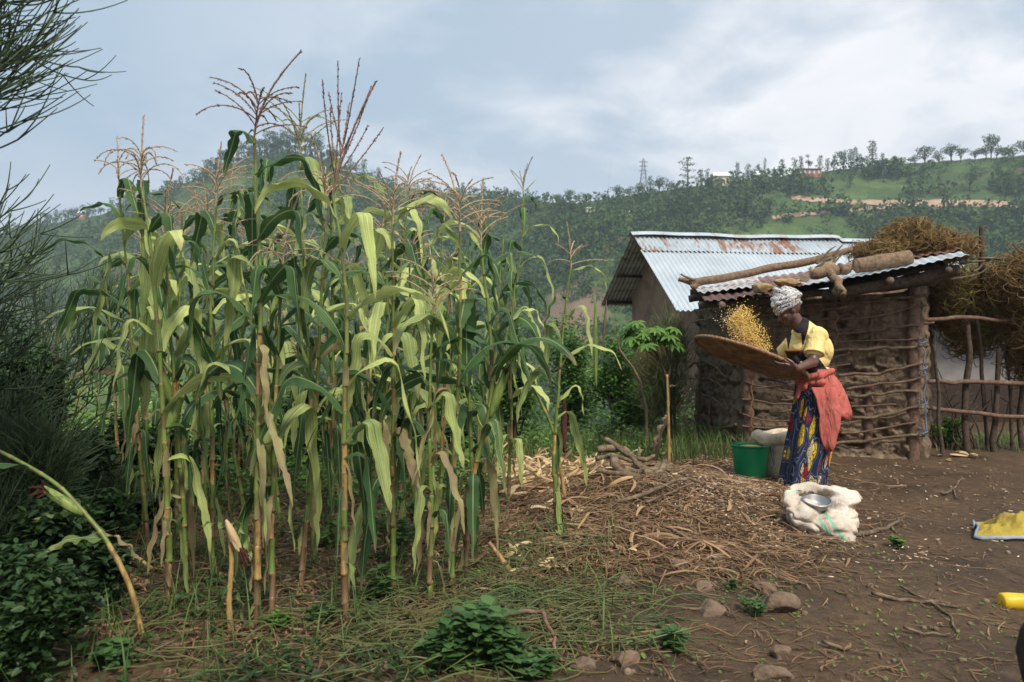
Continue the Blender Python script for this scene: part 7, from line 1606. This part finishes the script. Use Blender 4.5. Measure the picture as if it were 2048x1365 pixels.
# green ground cover on the left and behind
def cover(name, n, rect, dens, seed, size, mat, hmax, label, cat):
    x, y, g = region_pts(n, *rect, dens, seed); n = len(x); P = np.stack([x, y, GD(x, y) + .005 + g.random(n) ** 1.6 * hmax], 1); m = MB()
    scatter(LEAF_V, LEAF_F, P, rand_rot(n, 1.3, g), g.uniform(*size, n), g.random(n), m, LEAF_T); return obj(name, m, MAT[mat], label=label, cat=cat, kind='stuff', smooth=False)
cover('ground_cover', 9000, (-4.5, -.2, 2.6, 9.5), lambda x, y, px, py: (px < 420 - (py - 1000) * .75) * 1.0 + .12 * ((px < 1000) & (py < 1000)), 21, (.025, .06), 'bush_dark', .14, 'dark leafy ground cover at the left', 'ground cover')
cover('ground_cover', 9000, (-2.9, .2, 5.6, 9.6), lambda x, y, px, py: ((px > 120) & (px < 1000) & (py < 1030)) * 1.0, 27, (.03, .075), 'bush', .30, 'green weeds behind and between the maize stalks', 'ground cover')
cover('ground_cover', 7000, (-4.5, 2.4, 6.8, 11), lambda x, y, px, py: ((py < 925) & (px < 1330)) * 1.0, 22, (.03, .07), 'bush', .22, 'green weeds along the back edge of the clearing', 'ground cover')
cover('ground_cover', 3000, (-2.4, .3, 2.7, 5.5), lambda x, y, px, py: (px < 900) * sstep(.45, .7, fbm2(x, y, 2.2, 3, 77)) * 1.0, 28, (.015, .045), 'bush_dark', .07, 'patches of low dark weeds in the left foreground', 'ground cover')
cover('ground_cover', 1400, (-1.6, 1.6, 2.8, 5.5), lambda x, y, px, py: ((px > 380) & (px < 1350)) * (.15 + (np.abs(px - 930) < 150) * (py > 1230)), 23, (.015, .035), 'bush', .03, 'small creeping weeds in the foreground litter', 'ground cover')
cover('ground_cover', 900, (.4, 2.2, 2.7, 5.2), lambda x, y, px, py: .15 + 1.0 * np.exp(-(((px - 1530) / 60) ** 2 + ((py - 1190) / 40) ** 2)) + np.exp(-(((px - 1340) / 40) ** 2 + ((py - 1290) / 25) ** 2)), 24, (.01, .025), 'bush', .015, 'sparse small weeds at the edge of the yard', 'ground cover')
cover('ground_cover', 16000, (-11, -1.5, 9, 19.5), lambda x, y, px, py: np.ones_like(px), 25, (.06, .15), 'bush', .9, 'weedy growth on the slope between the stand and the field', 'ground cover')
cover('ground_cover', 5000, (-1.5, 3.5, 9.5, 16), lambda x, y, px, py: np.ones_like(px), 26, (.06, .12), 'bush', .6, 'weedy growth around the house foot', 'ground cover')
def grass(name, n, rect, dens, seed, L, mat, label):
    x, y, g = region_pts(n, *rect, dens, seed); n = len(x); K = 5; s = np.linspace(0, 1, K); a = g.uniform(0, 6.28, n); l = g.uniform(*L, n); ln = g.uniform(.15, .9, n)
    P = np.stack([x[:, None] + np.cos(a)[:, None] * (ln * l)[:, None] * (s ** 1.6)[None], y[:, None] + np.sin(a)[:, None] * (ln * l)[:, None] * (s ** 1.6)[None], G(x, y)[:, None] + l[:, None] * (s - .35 * ln[:, None] * s ** 2.5)], -1)
    m = MB(); ribbons(P, g.uniform(.0015, .004, n)[:, None] * np.array([1, 1, .8, .5, .05])[None], np.stack([-np.sin(a), np.cos(a), 0 * a], 1), g.random(n), m); return obj(name, m, MAT[mat], label=label, cat='grass', kind='stuff')
grass('grass', 3800, (-.5, 2.4, 7.3, 9.8), lambda x, y, px, py: ((py < 925) & (px > 900)) * 1.0, 31, (.10, .30), 'grass', 'fresh green grass at the foot of the bushes')
grass('grass', 1300, (3.6, 6.5, 7.6, 10), lambda x, y, px, py: ((px > 1845) & (py < 905)) * 1.0, 32, (.05, .16), 'grass', 'grass along the foot of the fence')
grass('grass', 1100, (-3.2, -.4, 2.6, 7), lambda x, y, px, py: (px < 560) * .7 + .0, 33, (.08, .32), 'grass', 'dark grass blades on the left')
grass('grass', 420, (-1.2, 1.2, 2.8, 5), lambda x, y, px, py: ((px > 560) & (px < 1250)) * .5, 34, (.06, .22), 'grass', 'sparse grass blades in the foreground litter')

# individual weeds
def weed(px, by, hpx, label, seed, nst=5, leaf=.05, mat='bush', spread=.6, group='leafy weeds on the ground'):
    g = np.random.default_rng(seed); p = hit(px, by); H = hpx * p.y / FPX; t = thing('weed', label, 'weed', p, group); st = MB(); fo = MB()
    for k in range(nst):
        a = g.uniform(0, 6.28); sp = g.uniform(.1, 1) * spread; b = np.array([p.x, p.y, p.z]) + [g.normal(0, .02), g.normal(0, .02), 0]; tip = b + np.array([cos(a) * sp * H, sin(a) * sp * H, H * g.uniform(.6, 1)])
        Q = spline([b, (b + tip) / 2 + [0, 0, .1 * H], tip], 5); tubes([Q], np.linspace(.003, .0015, len(Q))[None], 5, mb=st)
        for q in np.linspace(.25, 1, 6):
            c = Q[int(q * (len(Q) - 1))]; a2 = g.uniform(0, 3.14) + q * 3
            for s_ in (0, pi):
                d_ = np.array([cos(a2 + s_), sin(a2 + s_), g.uniform(-.1, .5)]); d_ /= np.linalg.norm(d_); s2 = np.cross([0, 0, 1], d_); s2 /= np.linalg.norm(s2); M = np.stack([d_, s2, np.cross(d_, s2)], 1)[None]
                scatter(LEAF_V * [1, 1.45, 1], LEAF_F, c[None], M, np.array([leaf * 1.2 * g.uniform(.6, 1.2)]), np.array([g.random()]), fo, LEAF_T)
    obj('foliage', fo, MAT[mat], t, smooth=False); obj('stem', st, MAT['ear_green'], t)
for i, (px, by, h_, lb, ns, lf) in enumerate(((950, 1330, 110, 'largest leafy weed clump, at the bottom below the maize', 26, .05), (1010, 1340, 75, 'leafy weed clump at the bottom, right of the largest one', 18, .045), (890, 1345, 70, 'leafy weed clump at the bottom, left of the largest one', 18, .045), (975, 1290, 90, 'upright leafy shoot behind the largest weed clump', 8, .055), (1070, 1355, 50, 'low leafy weed beside the pale stones at the bottom', 12, .04),
     (655, 1095, 40, 'bright green seedling between the two front maize stalks', 4, .06), (790, 1130, 110, 'leafy weed under the maize left of the leaning stalk', 12, .05), (845, 1080, 90, 'taller leafy weed in the shade behind the leaning stalk', 12, .05), (745, 1200, 60, 'small leafy weed at the foot of the yellowing maize', 7, .045), (560, 1262, 34, 'tiny weed beside the tallest stalk foot', 5, .035), (640, 1245, 36, 'tiny weed between the two tallest stalks', 5, .035), (1345, 1300, 36, 'small ragged weed near the rounded stones', 8, .035), (1465, 1180, 20, 'tiny weed among the stones', 6, .02), (1505, 1230, 30, 'small weed tuft left of the large angular rock', 8, .025),
     (235, 1335, 50, 'weed clump at the bottom left beside the bent stalk', 10, .04), (175, 1090, 60, 'broad-leaved weed under the green ear of the bent stalk', 7, .12), (300, 1060, 60, 'broad-leaved dark weed behind the front left stalks', 5, .13), (860, 930, 90, 'big-leaved plant behind the middle stalks', 7, .13), (930, 920, 70, 'big-leaved plant at the left of the husk pile', 6, .12), (1210, 900, 80, 'leafy weed at the foot of the rightmost maize', 10, .06), (1140, 905, 60, 'light green weed behind the husk pile', 9, .05), (1795, 1095, 18, 'tiny green weed on the bare soil right of the white sack', 7, .03))):
    weed(px, by, h_, lb, 100 + i, ns, lf, 'bush' if i in (5, 9, 21) else ('weed_leaf' if i < 15 or i > 18 else 'bush_dark'))

# single husks and the dried root tuft
def husk_bunch(px, by, label, n, L, seed, dirx=0, name='maize_husk'):
    g = np.random.default_rng(seed); p = hit(px, by); m = MB()
    for k in range(n):
        a = g.uniform(0, 6.28) if not dirx else g.normal(dirx, .8); e = g.uniform(.1, .9); d_ = np.array([cos(a) * cos(e), sin(a) * cos(e) * .7, sin(e)]); l = L * g.uniform(.7, 1.1); s = np.linspace(0, 1, 8)
        P = np.array([p.x, p.y, p.z + .015]) + d_ * (s * l)[:, None] + np.array([0, 0, -1]) * (s ** 2 * l * e * .7)[:, None]; P[:, 2] = np.maximum(P[:, 2], G(P[:, 0], P[:, 1]) + .008)
        ribbons(P[None], (L * .11 * np.sin(pi * (s * .85 + .13)) ** .8)[None], np.array([[-sin(a), cos(a), g.normal(0, .4)]]), g.random(), m, cols=5, cup=.5)
    obj(name, m, MAT['husk'], label=label, cat='maize husk', loc=p)
husk_bunch(1940, 915, 'spread dry husk with pointed leaves on the soil by the fence', 8, .22, 1)
husk_bunch(1160, 1095, 'single long pale husk leaf standing on the litter below the slender plant', 2, .27, 3, 1.9)
husk_bunch(1180, 945, 'open starry husk at the right end of the husk pile', 9, .17, 4)
husk_bunch(1110, 940, 'curled husk standing up in the middle of the husk pile', 8, .17, 5)
husk_bunch(1055, 960, 'loose open husk at the front of the husk pile', 8, .16, 6)
husk_bunch(1010, 960, 'pale husk bunch at the left end of the husk pile', 8, .16, 7)
husk_bunch(1890, 925, 'small pale husk scrap by the shed corner post', 4, .08, 9)
husk_bunch(1080, 1140, 'folded yellow husk lying on the green twigs', 5, .15, 10)
husk_bunch(1255, 1110, 'twisted golden husk ribbon beside the root tuft', 4, .2, 11)
p = hit(1405, 1112); g = np.random.default_rng(6); n = 70; a = g.uniform(0, 6.28, n) ; l = g.uniform(.05, .20, n); s = np.linspace(0, 1, 7); ab = a[:, None] + g.normal(0, 1.3, n)[:, None] * s[None]; P = np.stack([p.x + np.cos(ab) * l[:, None] * s * 1.3, p.y + np.sin(ab) * l[:, None] * s * .8, 0 * a[:, None] * s], -1); P[..., 2] = G(P[..., 0], P[..., 1]) + .02 + .035 * np.sin(s * pi * .9)[None] * g.uniform(.1, 1, n)[:, None] + .06 * (1 - s)[None] ** 2
m = MB(); ribbons(P, g.uniform(.002, .006, n)[:, None] * np.ones(7), np.stack([-np.sin(a), np.cos(a), g.normal(0, .3, n)], 1), g.random(n), m, cols=3, cup=.3); obj('root_tuft', m, MAT['straw'], label='dry golden root tuft splayed out on the stones of the heap edge', cat='root tuft', loc=p)
# clods of earth
g = np.random.default_rng(77); 
for (nm, n, rect, dn, sz, lb) in (('soil_clods', 900, (.2, 5.5, 2.6, 9), lambda x, y, px, py: (px > 1250) * .8 + .1, (.006, .02), 'small clods of earth over the yard'), ('soil_clods', 500, (-2, .6, 2.8, 6), lambda x, y, px, py: np.ones_like(px), (.008, .022), 'clods of dark earth among the stalks')):
    x, y, g = region_pts(n, *rect, dn, 70 + n); m = MB(); v, f = ICO2; v = v * (1 + .35 * (fbm(v * 2, 2, 4)[:, None] - .5)); scatter(v, f, np.stack([x, y, GD(x, y) + .002], 1), rand_rot(len(x), g=g), g.uniform(*sz, len(x)) * g.uniform(.5, 1, len(x)), None, m)
    obj(nm, m, MAT['mud'], label=lb, cat='clods', kind='stuff')
# ------------------------------------------------------------------ haze
def haze():
    m = MB(); box(m, (0, 430, 62), (2600, 960, 0)); 
    m = MB(); x0, x1, y0, y1, z0, z1 = -1500, 1500, -60, 930, -140, 165
    box(m, ((x0 + x1) / 2, (y0 + y1) / 2, (z0 + z1) / 2), (x1 - x0, y1 - y0, z1 - z0))
    mt = bpy.data.materials.new('haze'); mt.use_nodes = True; nt = mt.node_tree; nt.nodes.clear()
    o = nt.nodes.new('ShaderNodeOutputMaterial'); v = nt.nodes.new('ShaderNodeVolumePrincipled')
    v.inputs['Color'].default_value = (0.72, 0.84, 0.97, 1); v.inputs['Density'].default_value = HAZE; v.inputs['Anisotropy'].default_value = 0.2
    nt.links.new(v.outputs[0], o.inputs[1])
    obj('haze', m, mt, kind='stuff', smooth=False)
HAZE = 0.00052
haze()
